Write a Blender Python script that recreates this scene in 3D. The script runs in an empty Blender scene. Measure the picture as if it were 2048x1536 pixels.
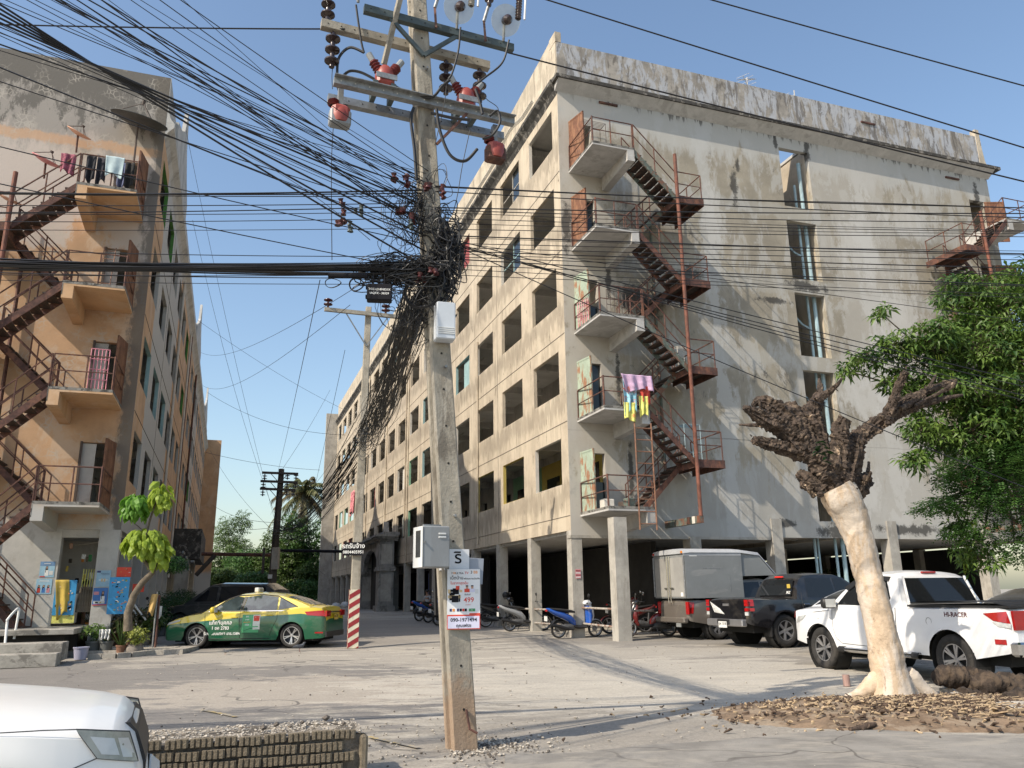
import bpy, bmesh, math, random
from math import sin, cos, pi, radians, sqrt, atan2
from mathutils import Vector as V, Matrix, noise as mnoise
R_ = random.Random(7)
S = bpy.context.scene
COL = S.collection
# ---------------------------------------------------------------- camera
FPX, PIT, ROL, EYE = 1594.85, .2581, -.0136, 1.5
_F = V((0, cos(PIT), sin(PIT))); _R0 = V((1, 0, 0)); _U0 = _R0.cross(_F)
CR = _R0 * cos(ROL) + _U0 * sin(ROL); CU = _U0 * cos(ROL) - _R0 * sin(ROL)
cam = bpy.data.cameras.new('camera'); co = bpy.data.objects.new('camera', cam); COL.objects.link(co)
cam.sensor_width = 36; cam.lens = 36 * FPX / 2048; cam.clip_end = 3000; cam.clip_start = .05
m = Matrix((CR, CU, -_F)).transposed().to_4x4(); m.translation = (0, 0, EYE); co.matrix_world = m
S.camera = co
# ---------------------------------------------------------------- sky, sun, exposure
SUN_AZ, SUN_EL = radians(230.5), radians(41.5)          # azimuth clockwise from +Y
w = bpy.data.worlds.new('World'); S.world = w; w.use_nodes = True
wn = w.node_tree; bg = wn.nodes['Background']
sky = wn.nodes.new('ShaderNodeTexSky'); sky.sky_type = 'NISHITA'; sky.sun_disc = False
sky.sun_elevation = SUN_EL; sky.sun_rotation = SUN_AZ; sky.air_density = 1.3; sky.dust_density = 1.6; sky.ozone_density = 2.2; sky.altitude = 0
wn.links.new(sky.outputs[0], bg.inputs[0]); bg.inputs[1].default_value = .15
sd = V((sin(SUN_AZ) * cos(SUN_EL), cos(SUN_AZ) * cos(SUN_EL), sin(SUN_EL)))
sun = bpy.data.lights.new('sun', 'SUN'); sun.energy = 4.2; sun.angle = radians(.5); sun.color = (1, .89, .74)
so = bpy.data.objects.new('sun', sun); COL.objects.link(so); so.rotation_euler = sd.to_track_quat('Z', 'Y').to_euler()
S.view_settings.view_transform = 'Standard'; S.view_settings.look = 'None'
S.view_settings.exposure = 0.4; S.view_settings.gamma = 1
S.view_settings.use_curve_mapping = False
S.cycles.max_bounces = 6; S.cycles.diffuse_bounces = 3; S.cycles.glossy_bounces = 3; S.cycles.transparent_max_bounces = 12

# ---------------------------------------------------------------- measuring: image pixel (2048 wide) + depth -> world
def px(x, y, Y):
    d = _F * FPX + CR * (x - 1024) + CU * (768 - y)
    return V((0, 0, EYE)) + d * (Y / d.y)
def gz(x, y):
    t = min(max(y - 12, 0), 40)
    return .0165 * t
def pg(x, y):                                      # pixel -> point on the ground
    d = _F * FPX + CR * (x - 1024) + CU * (768 - y)
    Y = 5.0
    for _ in range(40):
        z = gz(0, Y); Y = (z - EYE) / d.z * d.y if d.z < 0 else 200
        Y = min(Y, 200)
    return V((d.x / d.y * Y, Y, gz(0, Y)))
# ---------------------------------------------------------------- materials
MATS = {}
def nt(mm): return mm.node_tree.nodes, mm.node_tree.links
def mat(name, c, rough=.7, metal=0., var=.15, vs=3., bump=.0, bs=30., stain=None, samt=.5, sscale=(1, 1, 1), sth=.5,
        stain2=None, s2amt=.5, s2scale=(1, 1, 1), s2th=.55, spec=.5, coat=0., emit=None, trans=0., alpha=1., c2=None):
    """weathered procedural surface: base colour broken by noise, two layers of stains (stretched ones read as streaks), fine bump"""
    if name in MATS: return MATS[name]
    mm = bpy.data.materials.new(name); mm.use_nodes = True; MATS[name] = mm
    N, L = nt(mm); b = N['Principled BSDF']
    b.inputs['Roughness'].default_value = rough; b.inputs['Metallic'].default_value = metal
    b.inputs['Specular IOR Level'].default_value = spec
    if coat: b.inputs['Coat Weight'].default_value = coat; b.inputs['Coat Roughness'].default_value = .04
    if trans: b.inputs['Transmission Weight'].default_value = trans
    if alpha < 1: b.inputs['Alpha'].default_value = alpha
    if emit: b.inputs['Emission Color'].default_value = (*emit[:3], 1); b.inputs['Emission Strength'].default_value = emit[3]
    tc = N.new('ShaderNodeTexCoord')
    def noi(scale3, sc, det=5, ro=.6, dist=0):
        mp = N.new('ShaderNodeMapping'); mp.inputs['Scale'].default_value = scale3
        n = N.new('ShaderNodeTexNoise'); n.inputs['Scale'].default_value = sc; n.inputs['Detail'].default_value = det
        n.inputs['Roughness'].default_value = ro; n.inputs['Distortion'].default_value = dist
        L.new(tc.outputs['Object'], mp.inputs[0]); L.new(mp.outputs[0], n.inputs['Vector']); return n.outputs['Fac']
    def ramp(f, a, bb):
        r = N.new('ShaderNodeMapRange'); r.inputs[1].default_value = a; r.inputs[2].default_value = bb
        r.interpolation_type = 'SMOOTHSTEP'; L.new(f, r.inputs[0]); return r.outputs[0]
    def mixc(f, a, bb, amt=None):
        x = N.new('ShaderNodeMix'); x.data_type = 'RGBA'
        if amt is not None:
            q = N.new('ShaderNodeMath'); q.operation = 'MULTIPLY'; q.inputs[1].default_value = amt; L.new(f, q.inputs[0]); f = q.outputs[0]
        L.new(f, x.inputs[0])
        for s_, k in ((a, 6), (bb, 7)):
            if isinstance(s_, tuple): x.inputs[k].default_value = (*s_[:3], 1)
            else: L.new(s_, x.inputs[k])
        return x.outputs[2]
    if var > 0 or c2:
        lo = tuple(x * (1 - var) for x in c); hi = c2 if c2 else tuple(min(1, x * (1 + var)) for x in c)
        col = mixc(ramp(noi((1, 1, 1), vs, 9, .7), .36, .64), lo, hi)
        if stain: col = mixc(ramp(noi(sscale, 1, 8, .7, .5), sth - .01, sth + .09), col, stain, samt)
        if stain2: col = mixc(ramp(noi(s2scale, 1, 8, .75, .6), s2th - .035, s2th + .05), col, stain2, s2amt)
        L.new(col, b.inputs['Base Color'])
    else: b.inputs['Base Color'].default_value = (*c, 1)
    if bump > 0:
        bp = N.new('ShaderNodeBump'); bp.inputs['Strength'].default_value = bump; bp.inputs['Distance'].default_value = .02
        L.new(noi((1, 1, 1), bs, 4, .7), bp.inputs['Height']); L.new(bp.outputs[0], b.inputs['Normal'])
    return mm
# ---------------------------------------------------------------- mesh building
class MB:
    def __init__(s): s.v = []; s.f = []; s.mi = []; s.cm = 0
    def add(s, vs, fs, M=None):
        n = len(s.v)
        s.v += [tuple(M @ V(p)) if M else tuple(p) for p in vs]
        s.f += [tuple(n + i for i in f) for f in fs]; s.mi += [s.cm] * len(fs); return s
    def box(s, a, b, M=None):
        (x0, y0, z0), (x1, y1, z1) = a, b
        x0, x1 = min(x0, x1), max(x0, x1); y0, y1 = min(y0, y1), max(y0, y1); z0, z1 = min(z0, z1), max(z0, z1)
        vs = [(x0, y0, z0), (x1, y0, z0), (x1, y1, z0), (x0, y1, z0), (x0, y0, z1), (x1, y0, z1), (x1, y1, z1), (x0, y1, z1)]
        return s.add(vs, [(0, 3, 2, 1), (4, 5, 6, 7), (0, 1, 5, 4), (1, 2, 6, 5), (2, 3, 7, 6), (3, 0, 4, 7)], M)
    def cbox(s, c, d, M=None, bev=0):
        if not bev: return s.box([c[i] - d[i] / 2 for i in range(3)], [c[i] + d[i] / 2 for i in range(3)], M)
        vs = []; hx, hy, hz = d[0] / 2, d[1] / 2, d[2] / 2
        for z, q in ((-hz, bev), (-hz + bev, 0), (hz - bev, 0), (hz, bev)):
            X, Y = hx - q, hy - q; bb = bev if q == 0 else bev * .6
            for (p, r) in ((X - bb, -Y), (X, -Y + bb), (X, Y - bb), (X - bb, Y), (-X + bb, Y), (-X, Y - bb), (-X, -Y + bb), (-X + bb, -Y)): vs.append((c[0] + p, c[1] + r, c[2] + z))
        fs = [tuple(range(7, -1, -1)), tuple(range(24, 32))]
        for k in range(3):
            for i in range(8): j = (i + 1) % 8; fs.append((k * 8 + i, k * 8 + j, k * 8 + 8 + j, k * 8 + 8 + i))
        return s.add(vs, fs, M)
    def bar(s, p, q, w_, h=None, up=(0, 0, 1), M=None):
        p = V(p); q = V(q); h = h or w_; d = (q - p).normalized(); u = V(up)
        if abs(d.dot(u)) > .98: u = V((0, 1, 0))
        r = d.cross(u).normalized() * (w_ / 2); u = r.cross(d).normalized() * (h / 2)
        vs = [p - r - u, p + r - u, p + r + u, p - r + u, q - r - u, q + r - u, q + r + u, q - r + u]
        return s.add(vs, [(0, 1, 2, 3)[::-1], (4, 5, 6, 7), (0, 1, 5, 4), (1, 2, 6, 5), (2, 3, 7, 6), (3, 0, 4, 7)], M)
    def tube(s, pts, r, n=6, cap=True, M=None):
        pts = [V(p) for p in pts]; k = len(pts); rs = r if isinstance(r, (list, tuple)) else [r] * k
        vs = []; fs = []; pu = None
        for i, p in enumerate(pts):
            d = (pts[min(i + 1, k - 1)] - pts[max(i - 1, 0)])
            d = d.normalized() if d.length > 1e-9 else V((0, 0, 1))
            if pu is None: pu = V((0, 0, 1)) if abs(d.z) < .9 else V((1, 0, 0))
            a = d.cross(pu)
            if a.length < 1e-4: a = d.orthogonal()
            a.normalize(); b = a.cross(d).normalized(); pu = b
            for j in range(n):
                t = 2 * pi * j / n; vs.append(p + (a * cos(t) + b * sin(t)) * rs[i])
        for i in range(k - 1):
            for j in range(n): j2 = (j + 1) % n; fs.append((i * n + j, i * n + j2, (i + 1) * n + j2, (i + 1) * n + j))
        if cap: fs.append(tuple(range(n - 1, -1, -1))); fs.append(tuple(range((k - 1) * n, k * n)))
        return s.add(vs, fs, M)
    def lathe(s, prof, n=14, M=None):                # prof: (r, z)
        vs = []; fs = []
        for r, z in prof:
            for j in range(n): t = 2 * pi * j / n; vs.append((max(r, 1e-4) * cos(t), max(r, 1e-4) * sin(t), z))
        for i in range(len(prof) - 1):
            for j in range(n): j2 = (j + 1) % n; fs.append((i * n + j, i * n + j2, (i + 1) * n + j2, (i + 1) * n + j))
        return s.add(vs, fs, M)
    def prism(s, poly, t0, t1, axes='xz', M=None):   # polygon in a plane, thick along the third axis
        n = len(poly); vs = []
        for t in (t0, t1):
            for a, b in poly: vs.append({'xz': (a, t, b), 'xy': (a, b, t), 'yz': (t, a, b)}[axes])
        fs = [tuple(range(n)), tuple(range(2 * n - 1, n - 1, -1))] + [(i, i + n, (i + 1) % n + n, (i + 1) % n) for i in range(n)]
        return s.add(vs, fs, M)
    def grid(s, P, M=None, closed=False):            # rows of equal length
        nr, nc = len(P), len(P[0]); vs = [p for r in P for p in r]; fs = []
        for i in range(nr - 1):
            for j in range(nc if closed else nc - 1): j2 = (j + 1) % nc; fs.append((i * nc + j, i * nc + j2, (i + 1) * nc + j2, (i + 1) * nc + j))
        return s.add(vs, fs, M)
    def mesh(s, name, mt, smooth=False):
        me = bpy.data.meshes.new(name); me.from_pydata(s.v, [], s.f)
        for q in (mt if isinstance(mt, (list, tuple)) else [mt]): me.materials.append(q)
        if any(s.mi): me.polygons.foreach_set('material_index', s.mi)
        if smooth: me.polygons.foreach_set('use_smooth', [True] * len(me.polygons))
        me.update()
        bm = bmesh.new(); bm.from_mesh(me); bmesh.ops.recalc_face_normals(bm, faces=bm.faces); bm.to_mesh(me); bm.free()
        return me
    def build(s, name, mt, parent=None, smooth=False, loc=None, rot=None, kind=None, label=None):
        return obj(name, s.mesh(name, mt, smooth), parent, loc, rot, kind, label)
def obj(name, me, parent=None, loc=None, rot=None, kind=None, label=None):
    o = bpy.data.objects.new(name, me); COL.objects.link(o); o.parent = parent
    if loc is not None: o.location = loc
    if rot is not None: o.rotation_euler = rot
    if kind: o['kind'] = kind
    if label: o['label'] = label
    return o
def tag(o, label, cat, group=None):
    o['label'] = label; o['category'] = cat
    if group: o['group'] = group
    return o
def thing(name, label, cat, loc=(0, 0, 0), rz=0, group=None, scale=None):
    o = bpy.data.objects.new(name, None); COL.objects.link(o); o.location = loc; o.rotation_euler = (0, 0, rz)
    o.empty_display_size = .2
    if scale: o.scale = (scale,) * 3
    return tag(o, label, cat, group)
KIDS = {}
def kids(o):
    return [c for c in COL.objects if c.parent == o]
def copy_tree(o, parent=None):
    c = o.copy(); COL.objects.link(c); c.parent = parent
    for k in kids(o): copy_tree(k, c)
    return c
def sm_angle(o, deg=35):
    me = o.data
    me.polygons.foreach_set('use_smooth', [True] * len(me.polygons))
    try: me.set_sharp_from_angle(angle=radians(deg))
    except Exception: pass
    return o
def text(s_, size, mt, parent, M, name='lettering', depth=.002, align='CENTER', bold=False, label=None):
    cu = bpy.data.curves.new(name, 'FONT'); cu.body = s_; cu.size = size; cu.extrude = depth; cu.align_x = align; cu.align_y = 'CENTER'
    cu.resolution_u = 2
    if bold: cu.offset = size * .012
    t = bpy.data.objects.new('tmp_text', cu); COL.objects.link(t)
    dg = bpy.context.evaluated_depsgraph_get(); me = bpy.data.meshes.new_from_object(t.evaluated_get(dg))
    bpy.data.objects.remove(t); me.materials.clear(); me.materials.append(mt); me.transform(M)
    return obj(name, me, parent, label=label)
def frame(o, x, y, z):                               # matrix from origin and axes
    m_ = Matrix((V(x).normalized(), V(y).normalized(), V(z).normalized())).transposed().to_4x4(); m_.translation = V(o); return m_
def lerp(a, b, t): return a + (b - a) * t
def interp(t, pts):
    if t <= pts[0][0]: return pts[0][1]
    for (a, x), (b, y) in zip(pts, pts[1:]):
        if t <= b: return x + (y - x) * (t - a) / (b - a)
    return pts[-1][1]
def layer(mm, axis, lo, hi, c, amt=1., amp=.6, ns=.8, streak=(1, 1, 1), soft=.3):
    """real paint or dirt zone: colour c where the object coordinate lies in lo..hi, edge broken by noise"""
    N, L = nt(mm); b = N['Principled BSDF']; src = b.inputs['Base Color'].links[0].from_socket
    tc = N.new('ShaderNodeTexCoord'); sx = N.new('ShaderNodeSeparateXYZ'); L.new(tc.outputs['Object'], sx.inputs[0])
    mp = N.new('ShaderNodeMapping'); mp.inputs['Scale'].default_value = streak; L.new(tc.outputs['Object'], mp.inputs[0])
    n = N.new('ShaderNodeTexNoise'); n.inputs['Scale'].default_value = ns; n.inputs['Detail'].default_value = 9; n.inputs['Roughness'].default_value = .72; L.new(mp.outputs[0], n.inputs['Vector'])
    a = N.new('ShaderNodeMath'); a.operation = 'MULTIPLY_ADD'; L.new(n.outputs['Fac'], a.inputs[0]); a.inputs[1].default_value = amp * 5; a.inputs[2].default_value = -amp * 2.5
    s_ = N.new('ShaderNodeMath'); s_.operation = 'ADD'; L.new(sx.outputs['XYZ'.index(axis)], s_.inputs[0]); L.new(a.outputs[0], s_.inputs[1])
    out = None
    for e, sg in ((lo, 1), (hi, -1)):
        if e is None: continue
        r = N.new('ShaderNodeMapRange'); r.interpolation_type = 'SMOOTHSTEP'
        r.inputs[1].default_value = e - soft * sg; r.inputs[2].default_value = e + soft * sg
        L.new(s_.outputs[0], r.inputs[0])
        if out is None: out = r.outputs[0]
        else:
            q = N.new('ShaderNodeMath'); q.operation = 'MULTIPLY'; L.new(out, q.inputs[0]); L.new(r.outputs[0], q.inputs[1]); out = q.outputs[0]
    q = N.new('ShaderNodeMath'); q.operation = 'MULTIPLY'; q.inputs[1].default_value = amt; L.new(out, q.inputs[0])
    x = N.new('ShaderNodeMix'); x.data_type = 'RGBA'; L.new(q.outputs[0], x.inputs[0]); L.new(src, x.inputs[6]); x.inputs[7].default_value = (*c, 1)
    L.new(x.outputs[2], b.inputs['Base Color']); return mm
def cracks(mm, sc, wd, c, amt=.6, mask=(.45, .6), msc=.4):
    """thin crackle lines where a slow noise allows them"""
    N, L = nt(mm); b = N['Principled BSDF']; src = b.inputs['Base Color'].links[0].from_socket
    tc = N.new('ShaderNodeTexCoord')
    n0 = N.new('ShaderNodeTexNoise'); n0.inputs['Scale'].default_value = sc * 2; L.new(tc.outputs['Object'], n0.inputs['Vector'])
    ma = N.new('ShaderNodeMix'); ma.data_type = 'VECTOR'; ma.inputs[0].default_value = .25 / max(sc, .3); L.new(tc.outputs['Object'], ma.inputs[4]); L.new(n0.outputs['Color'], ma.inputs[5])
    v = N.new('ShaderNodeTexVoronoi'); v.feature = 'DISTANCE_TO_EDGE'; v.inputs['Scale'].default_value = sc; L.new(ma.outputs[1], v.inputs['Vector'])
    r = N.new('ShaderNodeMapRange'); r.inputs[1].default_value = wd; r.inputs[2].default_value = wd * 2.2; r.inputs[3].default_value = 1; r.inputs[4].default_value = 0; L.new(v.outputs['Distance'], r.inputs[0])
    n = N.new('ShaderNodeTexNoise'); n.inputs['Scale'].default_value = msc; n.inputs['Detail'].default_value = 3; L.new(tc.outputs['Object'], n.inputs['Vector'])
    k = N.new('ShaderNodeMapRange'); k.inputs[1].default_value = mask[0]; k.inputs[2].default_value = mask[1]; L.new(n.outputs['Fac'], k.inputs[0])
    q = N.new('ShaderNodeMath'); q.operation = 'MULTIPLY'; L.new(r.outputs[0], q.inputs[0]); L.new(k.outputs[0], q.inputs[1])
    q2 = N.new('ShaderNodeMath'); q2.operation = 'MULTIPLY'; q2.inputs[1].default_value = amt; L.new(q.outputs[0], q2.inputs[0])
    x = N.new('ShaderNodeMix'); x.data_type = 'RGBA'; L.new(q2.outputs[0], x.inputs[0]); L.new(src, x.inputs[6]); x.inputs[7].default_value = (*c, 1)
    L.new(x.outputs[2], b.inputs['Base Color']); return mm

def blotch(mm, spots, c, amt=.8, ns=2.2, am=.5, streak=(1, 1, 1), ax='XZ'):
    """stains of their own shape at given places on a wall: (x, z, rx, rz)"""
    N, L = nt(mm); b = N['Principled BSDF']; src = b.inputs['Base Color'].links[0].from_socket
    tc = N.new('ShaderNodeTexCoord'); mp2 = N.new('ShaderNodeMapping'); mp2.inputs['Scale'].default_value = streak; L.new(tc.outputs['Object'], mp2.inputs[0])
    n = N.new('ShaderNodeTexNoise'); n.inputs['Scale'].default_value = ns; n.inputs['Detail'].default_value = 9; n.inputs['Roughness'].default_value = .78; L.new(mp2.outputs[0], n.inputs['Vector'])
    a = N.new('ShaderNodeMath'); a.operation = 'MULTIPLY_ADD'; L.new(n.outputs['Fac'], a.inputs[0]); a.inputs[1].default_value = am * 8; a.inputs[2].default_value = -am * 4
    for x, z, rx, rz in spots:
        mp = N.new('ShaderNodeMapping'); mp.inputs['Location'].default_value = (-x / rx, 0, -z / rz) if ax == 'XZ' else (0, -x / rx, -z / rz); mp.inputs['Scale'].default_value = (1 / rx, 0, 1 / rz) if ax == 'XZ' else (0, 1 / rx, 1 / rz); L.new(tc.outputs['Object'], mp.inputs[0])
        ln = N.new('ShaderNodeVectorMath'); ln.operation = 'LENGTH'; L.new(mp.outputs[0], ln.inputs[0])
        s_ = N.new('ShaderNodeMath'); s_.operation = 'ADD'; L.new(ln.outputs['Value'], s_.inputs[0]); L.new(a.outputs[0], s_.inputs[1])
        r = N.new('ShaderNodeMapRange'); r.interpolation_type = 'SMOOTHSTEP'; r.inputs[1].default_value = .55; r.inputs[2].default_value = 1.15; r.inputs[3].default_value = amt; r.inputs[4].default_value = 0; L.new(s_.outputs[0], r.inputs[0])
        k = N.new('ShaderNodeMix'); k.data_type = 'RGBA'; L.new(r.outputs[0], k.inputs[0]); L.new(src, k.inputs[6]); k.inputs[7].default_value = (*c, 1); src = k.outputs[2]
    L.new(src, b.inputs['Base Color']); return mm
DK = (.035, .033, .03)
m_facA = mat('plaster_beige', (.44, .375, .285), .9, var=.13, vs=.9, bump=.25, bs=18, stain=(.54, .47, .36), samt=.75, sscale=(1.8, 1.8, .22), sth=.5,
             stain2=(.11, .09, .065), s2amt=.8, s2scale=(2.6, 2.6, .7), s2th=.61)
for z_ in (4.91, 7.93, 11.01, 14.03, 17.29): layer(m_facA, 'Z', z_ - .7, z_ - .02, (.12, .10, .075), .36, .55, 1.0, (3.2, 3.2, .35), .12)
m_facB = mat('plaster_grey', (.285, .255, .20), .9, var=.16, vs=.55, bump=.25, bs=14, stain=(.42, .41, .38), samt=.65, sscale=(1.3, 1.3, .55), sth=.50,
             stain2=(.085, .08, .07), s2amt=.8, s2scale=(1.1, 1.1, .6), s2th=.63)
layer(m_facB, 'Z', None, 5.6, (.40, .40, .385), .55, 1.2, 1.6, (1.6, 1.6, .3))
layer(m_facB, 'X', 5.7, 6.3, (.47, .47, .45), .6, .5, 1.2, (1, 1, .5), .1)
layer(m_facB, 'X', 12.9, 13.6, (.52, .52, .50), .7, .8, 1.6, (1, 1, .5), .1)
layer(m_facB, 'Z', 17.9, 19.6, (.44, .44, .42), .75, .9, .7, (1.4, 1.4, .3))
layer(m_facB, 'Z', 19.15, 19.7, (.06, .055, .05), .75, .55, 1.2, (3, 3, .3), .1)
for z_ in (3.55, 6.6, 9.65, 12.7, 15.75): layer(m_facB, 'Z', z_ - .3, z_ + .3, (.40, .40, .38), .35, .3, 1.5, (1, 1, .5), .1)
for z_ in (6.62, 12.74): layer(m_facB, 'Z', z_ - .02, z_ + .015, (.10, .095, .085), .6, .03, .8, (1, 1, 1), .01)
layer(m_facB, 'X', -.3, 1.9, (.46, .43, .38), .7, .9, 1.4)
layer(m_facB, 'X', 11.3, 15.0, (.44, .42, .38), .55, 2.2, 1.1, (1, 1, .5))
blotch(m_facB, ((2.6, 11.45, .75, .5), (3.35, 11.2, .5, .45), (7.25, 16.5, .16, .75), (7.5, 17.5, .12, .3), (5.0, 12.6, .5, .4), (10.2, 12.75, .9, .22), (10.6, 6.7, .7, .2), (10.3, 3.5, .9, .28), (8.0, 3.75, .5, .16), (8.6, 12.0, .8, .12), (16.9, 13.1, .6, .7), (1.7, 12.2, .12, .9), (2.2, 5.4, .1, 1.1), (1.9, 8.6, .1, .8), (9.4, 18.9, .1, .5), (10.9, 18.9, .14, .6), (19.9, 17.6, .16, 1.4), (.2, 13.8, .25, .9), (13.5, 3.6, 1.6, .2)), (.035, .033, .03), .85)
blotch(m_facB, ((12.9, 14.8, 1.1, 1.4), (14.6, 11.5, 1.2, 1.8), (6.2, 15.0, .5, 1.4), (12.2, 8.6, 1.2, 1.0), (15.8, 16.3, 1.6, .8), (8.2, 7.4, 1.1, .9), (11.6, 5.0, .9, .9), (17.5, 10.5, .8, 1.4)), (.52, .51, .48), .6, 2.6, .55, (1, 1, .5))
m_par = mat('parapet_stained', (.27, .25, .22), .92, var=.25, vs=1.4, bump=.3, bs=12, stain=(.42, .45, .50), samt=.65, sscale=(2.6, 2.6, .8), sth=.46,
            stain2=(.10, .09, .08), s2amt=.75, s2scale=(3.2, 3.2, .8), s2th=.54)
m_parA = mat('parapet_beige', (.46, .40, .31), .92, var=.16, vs=1.2, bump=.3, bs=12, stain=(.30, .26, .20), samt=.6, sscale=(2.2, 2.2, .5), sth=.5,
             stain2=(.12, .10, .08), s2amt=.6, s2scale=(3, 3, .6), s2th=.58)
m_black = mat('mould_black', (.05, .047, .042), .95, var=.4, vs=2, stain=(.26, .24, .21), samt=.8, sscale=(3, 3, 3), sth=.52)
m_soffit = mat('soffit_grey', (.44, .43, .41), .9, var=.12, vs=1.2, bump=.2, bs=12, stain=(.25, .24, .22), samt=.5, sscale=(1.2, 1.2, 1.2), sth=.52,
               stain2=(.07, .065, .06), s2amt=.6, s2scale=(4, 4, 4), s2th=.66)
m_conc = mat('concrete_column', (.36, .34, .30), .9, var=.16, vs=1.6, bump=.3, bs=20, stain=(.22, .20, .17), samt=.5, sscale=(2, 2, .7), sth=.52)
m_inner = mat('corridor_wall', (.52, .50, .46), .9, var=.1, vs=.8, stain=(.26, .25, .23), samt=.5, sscale=(1, 1, .5))
m_ceil = mat('corridor_ceiling', (.50, .485, .45), .9, var=.1, vs=.8)
m_darkin = mat('dark_interior', (.022, .021, .02), .95, var=.3, vs=.7)  # near-black colour stands in for the unlit depth of interiors and voids
m_joint = mat('joint_dark', (.12, .11, .10), .95, var=.1)  # plain dark tone of the wall joint lines
m_rust = mat('rusted_steel', (.095, .042, .03), .75, metal=.0, var=.35, vs=5, bump=.35, bs=60, stain=(.21, .085, .045), samt=.7, sscale=(5, 5, 2), sth=.52,
             stain2=(.05, .035, .03), s2amt=.7, s2scale=(7, 7, 3), s2th=.56)
m_rustd = mat('rusted_steel_dark', (.085, .038, .028), .8, var=.4, vs=6, bump=.3, bs=60, stain=(.19, .085, .05), samt=.7, sscale=(4, 4, 4), sth=.52)
m_rustg = mat('green_paint_rust', (.10, .125, .105), .75, var=.3, vs=6, bump=.3, bs=50, stain=(.16, .07, .04), samt=.9, sscale=(4, 4, 4), sth=.48, stain2=(.05, .04, .035), s2amt=.7, s2scale=(8, 8, 8), s2th=.58)
m_rdoor = mat('rusted_door', (.15, .065, .035), .8, var=.3, vs=5, bump=.2, bs=40, stain=(.26, .13, .07), samt=.8, sscale=(6, 6, 1.2), sth=.5, stain2=(.08, .05, .04), s2amt=.6, s2scale=(6, 6, 2), s2th=.6)
m_gdoor = mat('peeling_green_door', (.30, .36, .28), .7, var=.15, vs=5, bump=.2, bs=40, stain=(.27, .12, .06), samt=.95, sscale=(4, 4, 1.4), sth=.5)
m_frame = mat('door_frame_dark', (.07, .05, .04), .7, var=.2)
m_glass = mat('dark_glass', (.02, .025, .028), .08, var=0)
m_pipe = mat('blue_pvc_pipe', (.30, .42, .46), .5, var=.1, vs=4, stain=(.2, .26, .28), samt=.5, sscale=(3, 3, 1))
m_orange = mat('plaster_orange', (.50, .315, .175), .9, var=.12, vs=.8, bump=.2, bs=16, stain=(.56, .40, .27), samt=.6, sscale=(1, 1, .5), sth=.5,
               stain2=(.13, .10, .075), s2amt=.6, s2scale=(1.8, 1.8, .5), s2th=.66)
m_white = mat('plaster_white', (.44, .43, .40), .9, var=.12, vs=1, bump=.2, bs=16, stain=(.24, .225, .2), samt=.6, sscale=(2.2, 2.2, .35), sth=.53, stain2=(.08, .075, .07), s2amt=.6, s2scale=(3.4, 3.4, .5), s2th=.64)
m_lend = mat('end_wall_orange', (.48, .305, .18), .9, var=.12, vs=.7, bump=.25, bs=16, stain=(.54, .41, .30), samt=.65, sscale=(.8, .8, .6), sth=.5,
             stain2=(.13, .105, .08), s2amt=.5, s2scale=(1.6, 1.6, .6), s2th=.68)
layer(m_lend, 'Z', None, 3.7, (.46, .44, .40), 1, .3, 1.2)
layer(m_lend, 'Z', 12.2, None, (.50, .44, .39), .95, 1.6, .5, (1, 1, .6))
layer(m_lend, 'Z', 15.2, None, (.26, .245, .22), .8, 1.0, 1.3, (1.3, 1.3, .45), .5)
layer(m_lend, 'Z', 16.4, None, (.085, .08, .07), .75, 1.5, 1.6, (1.2, 1.2, .5), .3)
layer(m_lend, 'Z', 15.2, 15.5, (.52, .33, .20), .8, .15, 1.6, (1, 1, .6), .06)
cracks(m_lend, 6.5, .05, (.46, .42, .36), .6, (.5, .62), 1.3)
layer(m_lend, 'X', -.32, .5, (.13, .115, .095), .8, .35, 1.6, (1, 1, .5), .12)
def chequer(n_, c1, c2): return mat(n_, c1, .8, var=.1)
m_yel = mat('paint_yellow', (.46, .36, .10), .85, var=.1, vs=1); m_tealp = mat('paint_teal', (.28, .42, .42), .85, var=.1); m_grnp = mat('paint_green', (.26, .46, .31), .85, var=.1)
m_redp = mat('paint_maroon', (.26, .06, .06), .85, var=.1); m_whp = mat('paint_offwhite', (.55, .52, .46), .85, var=.1, vs=2); m_brgrn = mat('paint_bright_green', (.08, .22, .05), .85, var=.1)

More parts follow.
